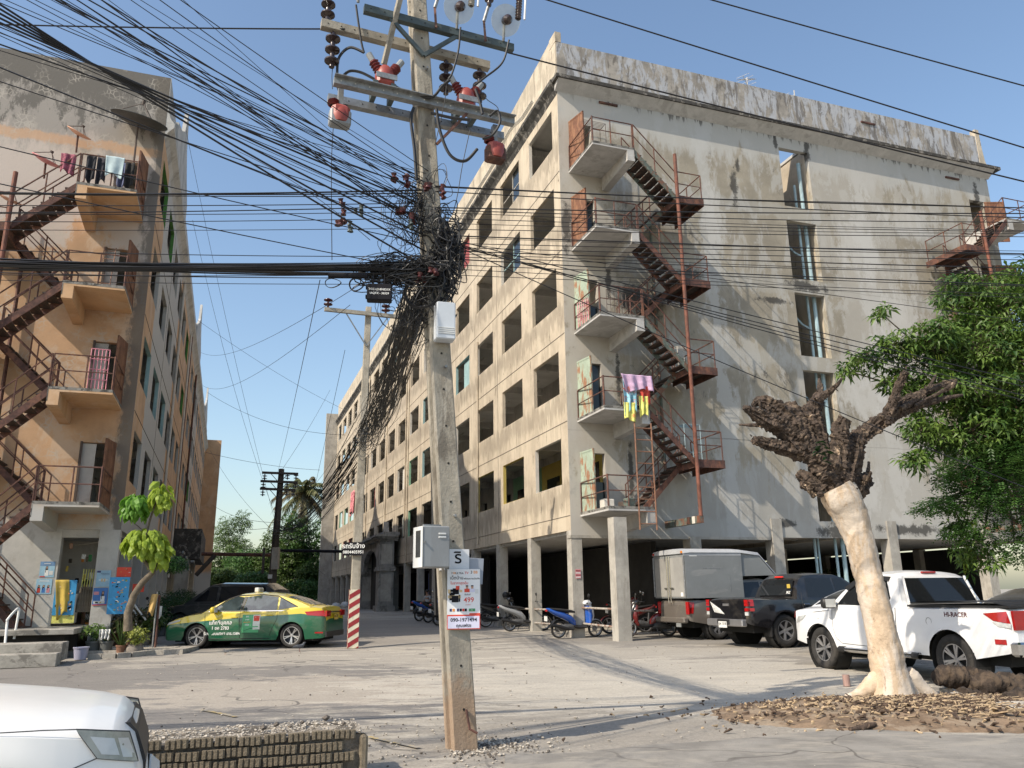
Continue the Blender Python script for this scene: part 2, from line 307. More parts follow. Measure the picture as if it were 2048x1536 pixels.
# ---------------------------------------------------------------- the ground
m_gr = mat('lot_concrete', (.335, .305, .255), .93, var=.14, vs=.45, bump=.35, bs=22, stain=(.46, .425, .36), samt=.75, sscale=(.22, 1.1, 1), sth=.48,
           stain2=(.20, .185, .165), s2amt=.55, s2scale=(.5, 1.6, 1), s2th=.54)
def ground_paint(mm):
    """worn asphalt lies over the concrete to the left and by the parked pickups"""
    N, L = nt(mm); b = N['Principled BSDF']; src = b.inputs['Base Color'].links[0].from_socket
    tc = N.new('ShaderNodeTexCoord')
    def blob(cx_, cy_, rx, ry, c, amt, sc=.5, am=.9, soft=.35, src=None):
        mp = N.new('ShaderNodeMapping'); mp.vector_type = 'POINT'; mp.inputs['Location'].default_value = (-cx_ / rx, -cy_ / ry, 0); mp.inputs['Scale'].default_value = (1 / rx, 1 / ry, 0); L.new(tc.outputs['Object'], mp.inputs[0])
        ln = N.new('ShaderNodeVectorMath'); ln.operation = 'LENGTH'; L.new(mp.outputs[0], ln.inputs[0])
        mp2 = N.new('ShaderNodeMapping'); mp2.inputs['Scale'].default_value = (sc * .6, sc * 1.5, 1); L.new(tc.outputs['Object'], mp2.inputs[0])
        n = N.new('ShaderNodeTexNoise'); n.inputs['Scale'].default_value = 1; n.inputs['Detail'].default_value = 9; n.inputs['Roughness'].default_value = .72; L.new(mp2.outputs[0], n.inputs['Vector'])
        a = N.new('ShaderNodeMath'); a.operation = 'MULTIPLY_ADD'; L.new(n.outputs['Fac'], a.inputs[0]); a.inputs[1].default_value = am * 2; a.inputs[2].default_value = -am
        s_ = N.new('ShaderNodeMath'); s_.operation = 'ADD'; L.new(ln.outputs['Value'], s_.inputs[0]); L.new(a.outputs[0], s_.inputs[1])
        r = N.new('ShaderNodeMapRange'); r.interpolation_type = 'SMOOTHSTEP'; r.inputs[1].default_value = 1 - soft; r.inputs[2].default_value = 1 + soft; r.inputs[3].default_value = amt; r.inputs[4].default_value = 0; L.new(s_.outputs[0], r.inputs[0])
        x = N.new('ShaderNodeMix'); x.data_type = 'RGBA'; L.new(r.outputs[0], x.inputs[0]); L.new(src, x.inputs[6]); x.inputs[7].default_value = (*c, 1)
        return x.outputs[2]
    s1 = blob(-7, 15.5, 6.6, 7.5, (.165, .155, .145), .85, 1.4, 1.3, .10, src)
    s2 = blob(6, 21.5, 7.5, 6.0, (.19, .175, .155), .75, 1.2, 1.2, .15, s1)
    s3 = blob(-7, 30, 7, 9, (.24, .22, .195), .8, .6, .4, .3, s2)
    s4 = blob(1.2, 9.1, 2.6, 2.2, (.26, .235, .20), .7, 1.8, 1.4, .15, s3)
    s5 = blob(-3.6, 14, 2.9, 1.9, (.44, .39, .32), .6, 1.7, 1.6, .15, s4)
    s5 = blob(2.5, 15, 5, 3.4, (.47, .435, .37), .65, 1.5, 1.8, .15, s5)
    s5 = blob(-1, 20, 9, 2.2, (.46, .42, .35), .5, 1.3, 1.8, .15, s5)
    # fine grit
    n = N.new('ShaderNodeTexNoise'); n.inputs['Scale'].default_value = 26; n.inputs['Detail'].default_value = 5; n.inputs['Roughness'].default_value = .8; L.new(tc.outputs['Object'], n.inputs['Vector'])
    r = N.new('ShaderNodeMapRange'); r.inputs[1].default_value = .3; r.inputs[2].default_value = .7; r.inputs[3].default_value = .72; r.inputs[4].default_value = 1.22; L.new(n.outputs['Fac'], r.inputs[0])
    h = N.new('ShaderNodeVectorMath'); h.operation = 'SCALE'; L.new(s5, h.inputs[0]); L.new(r.outputs[0], h.inputs[3]); L.new(h.outputs[0], b.inputs['Base Color'])
ground_paint(m_gr); cracks(m_gr, .33, .0016, (.07, .065, .06), .75, (.45, .52), .3); cracks(m_gr, 1.7, .004, (.12, .11, .1), .5, (.56, .62), .35)
def ground_mesh():
    xs = [-400, -150, -70, -40] + [x * .5 for x in range(-56, 57)] + [40, 70, 150, 400]
    ys = [-60, -25, -8] + [x * .5 for x in range(-2, 64)] + [34, 38, 42, 47, 52, 60, 75, 100, 180, 500]
    mb = MB(); P = []
    for y in ys:
        P.append([(x, y, gz(x, y) + (.018 * mnoise.noise(V((x * .35, y * .35, 3))) if abs(x) < 28 and 0 < y < 32 else 0) - .009) for x in xs])
    mb.grid(P); o = mb.build('ground', m_gr, smooth=True); o['kind'] = 'structure'; return o
ground_mesh()
# worn joint of the street edge, bottom right, and a faded line
def ribbon(pts, w_, z, name, mt, kind='structure'):
    mb = MB(); P = [[], []]
    for i, p in enumerate(pts):
        d = (V(pts[min(i + 1, len(pts) - 1)]) - V(pts[max(i - 1, 0)])).normalized(); n = V((-d.y, d.x, 0))
        ww = w_ * (1 + .25 * mnoise.noise(V((i * 1.7, 0, 5))))
        for k, sg in ((0, 1), (1, -1)): q = V(p) + n * ww * sg / 2; P[k].append((q.x, q.y, gz(q.x, q.y) + z))
    mb.grid(P); o = mb.build(name, mt); o['kind'] = kind; return o
m_yline = mat('faded_yellow_line', (.40, .30, .12), .9, var=.2, vs=8, stain=(.30, .275, .23), samt=1, sscale=(9, 9, 9), sth=.42)
m_dirt = mat('dirt', (.20, .14, .09), .95, var=.3, vs=3, bump=.6, bs=30, stain=(.32, .26, .19), samt=.6, sscale=(2, 2, 2), sth=.5)
m_dusty = mat('street_asphalt', (.23, .215, .19), .93, var=.18, vs=1.5, bump=.4, bs=40, stain=(.34, .31, .26), samt=.6, sscale=(.8, 2, 1), sth=.5)
cracks(m_dusty, .8, .004, (.08, .07, .06), .7, (.4, .5), .5)
a_, b_ = pg(738, 1474), pg(838, 1496)
ribbon([a_.lerp(b_, t / 8) for t in range(9)], .065, .006, 'painted_line', m_yline)
c_ = [pg(*p) for p in ((402, 1420), (425, 1424), (450, 1429), (471, 1434))]
ribbon(c_, .07, .006, 'painted_line', m_yline)
mb = MB()                                            # street in front: slightly lower strip whose broken edge shows as a dark line
e = [pg(*p) for p in ((1010, 1512), (1150, 1508), (1300, 1492), (1420, 1484), (1500, 1478), (1620, 1466), (1760, 1462), (1900, 1470), (2100, 1478))]
P = [[(q.x, q.y + .05 * mnoise.noise(V((i * 3.1, 1, 1))), .012) for i, q in enumerate(e)], [(q.x, q.y - .03, .012) for q in e], [(q.x * .9, 3, .012) for q in e], [(q.x * .7, -6, .012) for q in e]]
mb.grid(P); o = mb.build('street', m_dusty, smooth=False); o['kind'] = 'structure'

# ---------------------------------------------------------------- apartment blocks
TH = .3391
AX = V((-sin(TH), cos(TH), 0)); BX = V((cos(TH), sin(TH), 0))
CR_ = V((1.776, 25.23, 0)); CL_ = V((-11.15, 22.9, 0))
PITCH = 3.572; U0_, U1_ = .58, 2.97
FZ = [3.97, 7.0, 10.0, 13.0, 16.0]
def holes_wall(mb, h0, h1, z0, z1, holes, t0, t1, ori, m=1):
    """wall with openings: h along, z up, thickness t0..t1; jambs closed. ori 'A': h=y, t=x; 'B': h=x, t=y"""
    hs = sorted({h0, h1, *[a for q in holes for a in q[:2]]}); zs = sorted({z0, z1, *[a for q in holes for a in q[2:]]})
    inh = lambda a, b: any(q[0] < a < q[1] and q[2] < b < q[3] for q in holes)
    P = (lambda h, t, z: (m * t, h, z)) if ori == 'A' else (lambda h, t, z: (m * h, t, z))
    solid = {}
    for i in range(len(hs) - 1):
        for j in range(len(zs) - 1): solid[i, j] = not inh((hs[i] + hs[i + 1]) / 2, (zs[j] + zs[j + 1]) / 2)
    def quad(*p): mb.add(p, [(0, 1, 2, 3)])
    for j in range(len(zs) - 1):
        i = 0
        while i < len(hs) - 1:
            if solid[i, j]:
                k = i
                while k + 1 < len(hs) - 1 and solid[k + 1, j]: k += 1
                for t in (t0, t1): quad(P(hs[i], t, zs[j]), P(hs[k + 1], t, zs[j]), P(hs[k + 1], t, zs[j + 1]), P(hs[i], t, zs[j + 1]))
                i = k + 1
            else: i += 1
    for (i, j), s_ in solid.items():
        if not s_: continue
        for di, dj, a, b in ((-1, 0, (i, j), (i, j + 1)), (1, 0, (i + 1, j), (i + 1, j + 1)), (0, -1, (i, j), (i + 1, j)), (0, 1, (i, j + 1), (i + 1, j + 1))):
            if not solid.get((i + di, j + dj), False):
                quad(P(hs[a[0]], t0, zs[a[1]]), P(hs[b[0]], t0, zs[b[1]]), P(hs[b[0]], t1, zs[b[1]]), P(hs[a[0]], t1, zs[a[1]]))
    return mb
def cornice(mb_dark, mb_par, ztop, out, h0, h1, ori, m=1, cut=0, flare=.3, thick=.22, rise=None):
    """cove, lip and flared parapet swept along a wall; offsets go outward (negative t)"""
    zt = ztop
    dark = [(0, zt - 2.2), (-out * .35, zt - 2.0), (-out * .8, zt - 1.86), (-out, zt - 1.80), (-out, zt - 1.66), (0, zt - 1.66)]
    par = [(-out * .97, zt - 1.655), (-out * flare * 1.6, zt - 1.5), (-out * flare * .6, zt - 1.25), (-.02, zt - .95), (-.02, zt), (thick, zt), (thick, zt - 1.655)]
    for mb, prof in ((mb_dark, dark), (mb_par, par)):
        steps = [h0 + (h1 - h0) * i / 24 for i in range(25)] if rise else [h0, h1]
        P = []
        for h in steps:
            row = []
            for t, z in prof:
                zz = z + (rise(h) if rise and z > zt - .3 else 0); k = h
                if cut and h == h0: k = h0 + t * cut       # mitre
                row.append((m * t, k, zz) if ori == 'A' else (m * k, t, zz))
            P.append(row)
        mb.grid(P, closed=True)
        n = len(prof); mb.add(P[0], [tuple(range(n))]); mb.add(P[-1], [tuple(range(n))])
def block(name, label, org, m, nf, mats, zoff):
    fa, fb, pa, pb, so_ = mats
    root = thing(name, label, 'apartment building', org, TH)
    ZT = 21.2 - 3.03 * (5 - nf); ZW = ZT - 1.7; NB = 17; LEN = NB * PITCH + .2; WID = 20.66
    wins = [(4.91, 6.43), (7.93, 9.42), (11.01, 12.45), (14.03, 15.5), (17.1, 18.66)][:nf]
    fz = FZ[:nf]
    holes = [(U0_ + k * PITCH, U1_ + k * PITCH, a, b) for k in range(NB) for a, b in wins]
    mb = holes_wall(MB(), .0, LEN, 3.42, ZW, holes, 0, .13, 'A', m)
    wallA = mb.build('corridor_facade', fa, root)
    jb = MB()                                           # horizontal pour joints proud by millimetres, thin drip lines
    for z in fz[:]:
        jb.box((m * -.012, 0.01, z - .10), (m * .01, LEN, z - .085))
    for k in range(1, NB):
        if k % 2 == 0: jb.box((m * -.008, k * PITCH - .02, 3.45), (m * .01, k * PITCH - .005, ZW - .4))
    jb.build('wall_joint', m_joint, wallA)
    # end wall with doors and, in the right block, the pipe slot
    dh = [(.42, 1.28, z, z + 1.92) for z in fz] + [(WID - 1.28, WID - .42, z, z + 1.92) for z in fz]
    sl = []
    if m > 0: sl = [(9.52, 10.92, a, b) for a, b in ((3.85, 6.32), (6.9, 9.38), (9.94, 12.45), (13.03, 15.45), (16.06, 18.62))]
    zb = 3.27 if m > 0 else 3.42
    mb = holes_wall(MB(), .001, WID, zb, ZW, dh + sl, -.004, .2, 'B', m)
    wallB = mb.build('end_wall', fb, root)
    # floor slabs, ceilings' beams, corridor inner wall
    for i, z in enumerate([3.44] + fz[1:] + [ZW - .35]):
        if m > 0:
            for (x0, x1, y0, y1) in ((.1305, 9.4, .201, LEN), (11.05, WID - .25, .201, LEN), (9.4, 11.05, 9.0, LEN)):
                MB().box((m * x0, y0, z - .12), (m * x1, y1, z)).build('floor_slab', m_ceil if i else m_soffit, root)
        else: MB().box((m * .1305, .201, z - .12), (m * 16, LEN, z)).build('floor_slab', m_ceil if i else m_soffit, root)
    bm_ = MB()
    for k in range(NB):
        for z in fz:
            bm_.box((m * .245, k * PITCH - .2 + .24, z + 2.62), (m * 2.0, k * PITCH + .24, z + 2.9))
    bm_.build('corridor_beam', m_inner, root, kind='stuff')
    dz = []
    for i, z in enumerate(fz):
        for k in range(NB):
            y = k * PITCH
            dz += [(y + .7, y + 1.5, z + .05, z + 2.0), (y + 2.0, y + 3.0, z + .9, z + 1.9)]
    mb = holes_wall(MB(), .2, LEN, fz[0], ZW - .4, dz, 2.0, 2.12, 'A', m)
    mb.build('corridor_inner_wall', m_inner, root)
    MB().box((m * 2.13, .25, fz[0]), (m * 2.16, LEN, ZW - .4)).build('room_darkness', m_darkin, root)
    # tenant-painted corridor sections seen through the openings, with door, louvred window
    def tenant(k, i, mt):
        z = fz[i]; y = k * PITCH + .3
        p = MB().box((m * 1.975, y, z + .02), (m * 1.996, y + PITCH - .05, z + 2.6)).build('painted_corridor_bay', mt, root)
        MB().box((m * 1.955, y + .35, z + .05), (m * 1.973, y + 1.15, z + 2.0)).build('door', m_frame, p)
        MB().box((m * 1.955, y + 1.6, z + .8), (m * 1.973, y + 2.9, z + 2.0)).build('window', m_glass, p)
    # odds and ends in some openings: half boards, glazed frames, curtains
    r5 = random.Random(11 + nf); m_cur = [m_whp, m_tealp, m_redp, m_grnp, m_frame, m_conc]
    for i, (a, b) in enumerate(wins):
        for k in range(1, NB):
            if r5.random() > (.30 if m > 0 else .45): continue
            y0 = U0_ + k * PITCH; q = r5.random(); c = r5.choice(m_cur); w2 = U1_ - U0_
            if q < .35: MB().box((m * .14, y0, a), (m * .16, y0 + w2 * r5.uniform(.35, .6), b)).build('window_board', c, root)
            elif q < .7:
                p = MB().box((m * .15, y0 + w2 * .5 - .025, a), (m * .19, y0 + w2 * .5 + .025, b)); p.box((m * .15, y0, a + (b - a) * .5 - .02), (m * .19, y0 + w2, a + (b - a) * .5 + .02)); p = p.build('window_frame', c, root)
                MB().box((m * .165, y0 + .01, a), (m * .172, y0 + w2 * .48, b)).build('pane', m_glass, p)
            else: MB().box((m * .14, y0 + w2 * .1, a + .35), (m * .15, y0 + w2 * r5.uniform(.3, .8), b)).build('curtain', c, root)
    # strip lamps and bracket arms under the corridor ceilings
    if m > 0:
        lm_ = MB().box((-.02, -.6, -.03), (.02, .6, .03)).mesh('strip_lamp', m_whp)
        for i, z in enumerate(fz):
            for k in range(6): obj('strip_lamp', lm_, root, (.95, k * PITCH + 1.9, z + 2.55))
    # window linings
    cache = {}
    tint = {}
    if m > 0:
        for k in range(0, 2): tenant(k, 0, m_yel)
        tenant(2, 0, m_grnp)
        tint = {(1, 0): m_yel, (2, 0): m_yel, (6, 0): m_grnp, (5, 1): m_tealp, (4, 1): m_grnp, (5, 2): m_tealp, (4, 3): m_tealp, (6, 1): m_grnp, (14, 1): m_grnp, (15, 1): m_grnp, (13, 1): m_grnp, (14, 0): m_redp, (13, 0): m_redp, (3, 2): m_tealp}
    else:
        tint = {(0, 3): m_brgrn, (1, 3): m_brgrn, (5, 2): m_brgrn, (5, 3): m_brgrn, (9, 1): m_brgrn, (1, 1): m_tealp, (2, 1): m_tealp, (0, 1): m_tealp}
    for i, (a, b) in enumerate(wins):
        for k in range(NB):
            mt = tint.get((k, i), m_whp if (m > 0 and (k * 7 + i * 3) % 4 == 0) else (m_white if m < 0 and k % 5 in (1, 2, 3) else fa))
            key = (i, mt.name)
            if key not in cache:
                mb = MB(); h = b - a; wd = U1_ - U0_; t0, t1 = .006, .126
                for q in ((0, .008, 0, h), (wd - .008, wd, 0, h), (0, wd, h - .008, h), (0, wd, 0, .008)):
                    mb.box((m * t0, q[0], q[2]), (m * t1, q[1], q[3]))
                cache[key] = mb.mesh('window_surround', mt)
            o = obj('window_surround', cache[key], wallA, (0, U0_ + k * PITCH, a))
    # cornice and parapets
    dk, pr = MB(), MB()
    rise = (lambda h: .40 * max(0, 1 - h / 8) ** 1.5) if m > 0 else None
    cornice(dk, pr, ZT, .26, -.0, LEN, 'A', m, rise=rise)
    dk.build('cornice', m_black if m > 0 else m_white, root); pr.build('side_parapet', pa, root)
    dk, pr = MB(), MB()
    if m > 0:
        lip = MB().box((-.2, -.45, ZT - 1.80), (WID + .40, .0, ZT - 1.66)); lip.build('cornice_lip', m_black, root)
        cv = MB().prism([(0, ZT - 2.1), (-.40, ZT - 1.81), (0, ZT - 1.81)], -.1, WID + .1, 'yz'); cv.build('cornice_soffit', m_soffit, root)
        pw = MB()
        prof = [(-.34, ZT - 1.655), (-.12, ZT - 1.6), (-.03, ZT - 1.4), (-.02, ZT), (.2, ZT), (.2, ZT - 1.655)]
        pw.prism(prof, .02, WID - .02, 'yz'); pw.build('end_parapet', pb, root)
        rp = MB().prism([(WID + .42, ZT - 1.655), (WID + .16, ZT - 1.5), (WID + .06, ZT - 1.2), (WID, ZT - .6), (WID - .02, ZT + .35), (WID - .24, ZT + .35), (WID - .26, ZT - 1.655)], -.05, .22, 'xz')
        rp.build('corner_horn', m_parA, root)
        MB().prism([(WID - .22, -.0), (WID, .0), (WID, .8), (WID - .22, .8)], ZT, ZT + .2, 'xy').build('corner_horn', m_parA, root)
        MB().box((-.03, -.03, ZT - .0), (.2, .55, ZT + .42)).build('corner_horn', m_parA, root)
        rl = MB().box((WID - .22, .22, ZT - 1.65), (WID, LEN, ZT)); rl.build('side_parapet', m_parA, root)
        MB().box((WID - .24, .2, zb), (WID, LEN, ZW)).build('far_side_wall', m_facA, root)
    else:
        MB().box((m * -.0, -.004, ZW), (m * WID, .2, ZT)).build('end_parapet', fb, root)
        for uc in (6.1, 29.3, 52.4):                     # ogee crests on the parapet
            pr = [(-3.4, 16.5), (3.4, 16.5), (3.4, 18.2), (1.9, 18.75), (.8, 19.4), (.2, 20.6), (-.2, 20.6), (-.8, 19.4), (-1.9, 18.75), (-3.4, 18.2)]
            q = MB().prism([(uc + a, b) for a, b in pr], -.02, .12, 'yz'); q.build('parapet_crest', m_white, root)
    MB().box((m * .1305, .201, ZW - .28), (m * 9.3, LEN - .1, ZW - .16)).build('roof_slab', m_soffit, root)
    MB().box((m * (-1.2 if m > 0 else -1.5), LEN + .05, .2), (m * .6, LEN + .5, ZT - .9)).build('end_fin', m_conc if m > 0 else fa, root)
    # columns
    cm = MB().box((m * .0, 0, .0), (m * .36, .36, 3.42)).mesh('column', m_conc if m > 0 else m_white)
    for k in range(NB + 1):
        if m < 0 and k == 0: continue
        obj('column', cm, root, (0.004 * m, k * PITCH + (.006 if k == 0 else 0), 0))
        if k and k % 2 == 0: obj('column', cm, root, (m * 4.4, k * PITCH, 0))
    return root, ZT, ZW, LEN, WID, fz, wallB
BR, ZT, ZW, LEN, WID, fzR, wallBR = block('apartment_building', 'weathered beige six-storey apartment block on the right with a pipe slot in its end wall', CR_, 1, 5, (m_facA, m_facB, m_parA, m_par, m_soffit), 0)
BL, ZTL, ZWL, _, _, fzL, wallBL = block('apartment_building', 'orange and white five-storey apartment block with a shop, at the left edge', CL_, -1, 4, (m_orange, m_lend, m_white, m_lend, m_orange), 0)
# painted zones along the left block's corridor side
m_or2 = m_orange
layer(m_orange, 'Y', 2.6, 12.4, (.45, .44, .41), 1, .25, .8, (1, 1, 1), .08)
layer(m_orange, 'Y', 31, 38, (.43, .42, .39), .9, .4, .8, (1, 1, 1), .1)
layer(m_orange, 'Z', None, 4.0, (.42, .41, .38), 1, .2, .8)
# ---- light well behind the slot: walls, pipes, little vents
for (x, n_) in ((9.38, 'light_well_wall'), (11.0, 'light_well_wall')):
    MB().box((x, .21, 3.3), (x + .12, 9, 17.4 if x < 10 else 18.9)).build(n_, m_facA, BR)
MB().box((9.4, 9.0, 3.3), (11.1, 9.2, 17.4)).build('light_well_wall', m_conc, BR)
for k, (x, y, r) in enumerate(((9.62, .5, .05), (9.85, .6, .04), (10.45, .42, .05), (10.72, .36, .075))):
    MB().tube([(x, y, .4), (x, y, 18.3 if k == 3 else 17.5 - k * .1)], r, 8).build('drain_pipe', m_pipe, BR)
for z in (5.0, 8.1, 11.2, 14.2):
    MB().tube([(9.85, .6, z + .6), (10.2, .55, z + .2), (10.45, .42, z)], .04, 6).build('drain_pipe', m_pipe, BR)
    vb = MB()
    for j in range(5): vb.box((10.0, 3.0, z + .9 + j * .1), (10.5, 3.06, z + .95 + j * .1))
    vb.box((9.95, 3.05, z + .85), (10.55, 3.09, z + 1.45)); vb.build('vent_grille', m_glass, BR)
MB().box((9.5, 3.1, 3.4), (11.0, 3.25, 16.9)).build('light_well_wall', m_conc, BR)
# ---- columns under the end wall, outboard column under the landings, edge beams
for v in (4.2, 7.45, 12.45, 17.0, 20.2):
    MB().box((v, -.06, .1), (v + .42, .38, 3.9 if v > 5 else 3.26)).build('column', m_conc, BR)
    for u in (6.2, 12.5): MB().box((v, u, .1), (v + .38, u + .38, 3.26)).build('column', m_conc, BR)
MB().box((.52, -1.95, .1), (.94, -1.55, 3.66)).build('column', m_conc, BR)
MB().box((-.02, -.015, 3.18), (7.4, .3, 3.268)).build('edge_beam', m_conc, BR)
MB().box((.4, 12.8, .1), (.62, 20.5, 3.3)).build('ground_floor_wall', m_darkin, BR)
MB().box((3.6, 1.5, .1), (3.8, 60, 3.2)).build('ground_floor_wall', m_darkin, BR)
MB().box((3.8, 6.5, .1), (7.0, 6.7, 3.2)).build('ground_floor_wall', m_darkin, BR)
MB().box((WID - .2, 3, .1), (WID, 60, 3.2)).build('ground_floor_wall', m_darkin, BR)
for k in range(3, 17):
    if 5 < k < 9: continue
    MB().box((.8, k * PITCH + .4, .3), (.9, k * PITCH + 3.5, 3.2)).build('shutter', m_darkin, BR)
m_railp = mat('rail_worn_white', (.34, .31, .27), .7, var=.2, vs=6, stain=(.16, .07, .04), samt=.9, sscale=(5, 5, 5), sth=.5)
# parking rails between the columns
for (p, q) in (((.1, .3, 1.0), (.1, 3.6, 1.0)), ((.1, .3, .55), (.1, 3.6, .55)), ((.1, 3.9, 1.0), (.1, 7.1, 1.0)), ((.1, 3.9, .55), (.1, 7.1, .55)), ((.3, .0, 1.08), (.66, -1.6, 1.05)), ((.3, 0, .62), (.66, -1.6, .55)),
               ((1.05, -1.6, 1.0), (4.2, .1, .93)), ((1.05, -1.6, .35), (3.4, -.3, .3))):
    MB().tube([p, q], .032, 7).build('parking_rail', m_railp, BR)
# long drain pipes and cable conduit on the corridor side
for u, z0, z1 in ((9.85, 3.6, 12.6), (24.6, 3.5, 19.0), (25.3, 5.0, 19.0), (31.9, 3.5, 19), (40.2, 3.5, 19)):
    MB().tube([(-.05, u, z0), (-.05, u, z1)], .045, 6).build('drain_pipe', m_facA, BR)
cd = MB()
for j in range(3):
    pts = [(-.30 - j * .03, 1.6 + t * .55, 19.62 + .04 * j + .35 * max(0, 1 - ((t - 5) / 2.5) ** 2)) for t in range(26)]
    cd.tube(pts, .022, 5)
cd.build('rooftop_conduit', m_whp, BR)
for u, z0, z1 in ((13.2, 2.8, 16.2), (21.4, 2.6, 16.2), (22.2, 2.6, 16.2), (30.5, 2.5, 16.1)):
    MB().tube([(.06, u, z0), (.06, u, z1)], .06, 7).build('drain_pipe', m_whp if u < 22 else m_rust, BL)
# blue door, shop clutter in the gateway
m_blue = mat('blue_paint_door', (.03, .06, .22), .5, var=.2, vs=3)
MB().box((.62, 20.0, .5), (.70, 21.6, 2.7)).build('blue_door', m_blue, BR)
# steel flat bars let into the end wall
for v, z in ((1.65, 18.95), (18.2, 18.75), (13.9, 20.6)):
    MB().box((v, -.07, z), (v + .75, .0, z + .07)).build('steel_bar', m_rustd, BR)
m_post = mat('rusted_post', (.16, .058, .036), .75, var=.35, vs=5, bump=.3, bs=60, stain=(.10, .045, .03), samt=.7, sscale=(6, 6, 1.5), sth=.5)
m_deck = mat('deck_rust_dark', (.045, .032, .026), .85, var=.4, vs=6, bump=.3, bs=50, stain=(.11, .055, .035), samt=.8, sscale=(4, 4, 4), sth=.52)
m_edge = mat('landing_edge_mould', (.20, .19, .17), .92, var=.3, vs=3, stain=(.05, .047, .042), samt=.9, sscale=(5, 5, 5), sth=.48)
# ---------------------------------------------------------------- fire escapes (local: x along the wall, y outwards negative, z up)
def fire_escape(label, org, off, m, floors, down_to=0, post_mat=m_rust, extra_low=False, cmat=None, steel=None, top_open=True, ladder=False):
    """concrete landings with beam, steel stair flights, platforms, posts and pipe railings"""
    root = thing('fire_escape', label, 'fire escape', V(org) + BX * off, TH, 'fire escapes on the end walls')
    cmat = cmat or m_soffit; steel = steel or m_rust; deck = m_deck; post_mat = m_post if post_mat is m_rust else post_mat
    X = lambda v: m * v
    def rail(parent, pts, h=.92, mids=(.47,), posts=None, r=.021, name='railing', mt=None):
        mb = MB()
        top = [V(p) + V((0, 0, h)) for p in pts]; mb.tube(top, r, 5)
        for q in mids: mb.tube([V(p) + V((0, 0, q)) for p in pts], r * .85, 5)
        for p in (posts or pts): mb.tube([p, V(p) + V((0, 0, h))], r, 5)
        return mb.build(name, mt or steel, parent)
    D = 2.0
    for i, z in enumerate(floors):
        mb = MB()
        mb.box((X(.35), -D, z - .13), (X(1.9), -.005, z))
        mb.prism([(-D + .001, z - .131), (-.01, z - .131), (-.01, z - .62), (-D + .001, z - .50)], X(1.62), X(1.899), 'yz')
        land = mb.build('landing', cmat, root)
        eg = MB().box((X(.347), -D - .004, z - .075), (X(1.904), -D + .03, z + .004)); eg.box((X(.346), -D - .003, z - .07), (X(.39), -.01, z + .003)); eg.box((X(1.88), -D - .003, z - .4), (X(1.905), -D + .06, z + .003)); eg.build('stained_edge', m_edge, land)
        rail(land, [(X(.38), -.03, z), (X(.38), -D + .05, z), (X(1.05), -D + .05, z), (X(1.86), -D + .05, z)])
        MB().tube([(X(.38), -D + .05, z), (X(.38), -D + .05, z + .95)], .03, 6).build('railing_post', steel, land)
        low = floors[i - 1] if i else None
        if low is None:
            if not extra_low: continue
            low = down_to
        zp = (z + low) / 2 - .02                           # platform level
        def flight(za, zb, xa, xb, ya, yb, n=8):
            fl = MB()
            for y in (ya, yb):
                fl.prism([(X(xa), za - .02), (X(xb), zb - .0), (X(xb), zb - .22), (X(xa), za - .26)], y - .02, y + .02, 'xz')
            f_ = fl.build('stair_flight', m_rustg if flip else steel, root)
            me = MB().box((-.14, ya + .02, -.02), (.14, yb - .02, .02)).mesh('tread', deck)
            for k in range(n):
                t = (k + .8) / (n + .4)
                obj('tread', me, f_, (X(lerp(xa, xb, t)), 0, lerp(za, zb, t) - .06))
            yo = ya
            rail(f_, [(X(lerp(xa, xb, t)), yo, lerp(za, zb, t)) for t in (0, .5, 1)], mids=(.48,))
            rail(f_, [(X(lerp(xa, xb, t)), yb, lerp(za, zb, t)) for t in (0, .5, 1)], mids=(.48,))
        flip = (i % 2 == 0) and m > 0
        flight(z, zp, 1.9, 3.42, -1.96, -1.12)
        if i or extra_low: flight(low + .0, zp, 1.9, 3.42, -.98, -.16) if i else flight(low, zp, 1.9 - .0, 3.42, -.98, -.16)
        mb = MB()
        mb.box((X(3.42), -D, zp - .05), (X(4.42), -.12, zp - .001))
        pl = mb.build('platform', deck, root)
        MB().box((X(3.40), -D - .03, zp - .24), (X(4.44), -D, zp + .01)).build('platform_beam', steel, pl)
        MB().box((X(4.421), -D, zp - .24), (X(4.46), -.12, zp + .01)).build('platform_beam', steel, pl)
        MB().box((X(3.42), -D + .0, zp - .22), (X(3.47), -.12, zp - .051)).build('platform_beam', steel, pl)
        MB().box((X(3.9), -D + .02, zp - .18), (X(3.94), -.12, zp - .051)).build('platform_beam', steel, pl)
        rail(pl, [(X(3.5), -D + .02, zp), (X(4.4), -D + .02, zp), (X(4.4), -.2, zp)], posts=[(X(4.4), -D + .02, zp), (X(4.4), -1.1, zp), (X(4.4), -.2, zp)])
    zt = (floors[-1] + floors[-2]) / 2
    zb_ = 3.72 if not extra_low else .2
    pp = [(X(3.40), -D + .0 - .07, zb_), (X(3.40), -D - .07, zt + 1.5)]
    MB().tube(pp, .062, 10).build('post', post_mat, root)
    MB().tube([(X(3.40), -.14, zb_ + (1.6 if not extra_low else 0)), (X(3.40), -.14, zt)], .055, 8).build('post', m_rustg if m > 0 else steel, root)
    if not extra_low:
        MB().box((X(3.34), -D - .12, 3.52), (X(3.46), -.0, 3.74)).build('bottom_beam', m_rustg, root)
        for k in range(1, 4): MB().box((X(3.335), -D - .121 + .02 + k * .28 - .28, 3.53), (X(3.465), -D - .121 + k * .28 - .1, 3.745)).build('rust_patch', m_rust if k % 2 else m_whp, root)
    return root
FE1 = fire_escape('rusty zigzag fire escape by the near corner of the beige block', CR_, 0, 1, FZ)
FE2 = fire_escape('rusty fire escape at the right end of the grey end wall, half hidden by leaves', CR_, WID, -1, FZ)
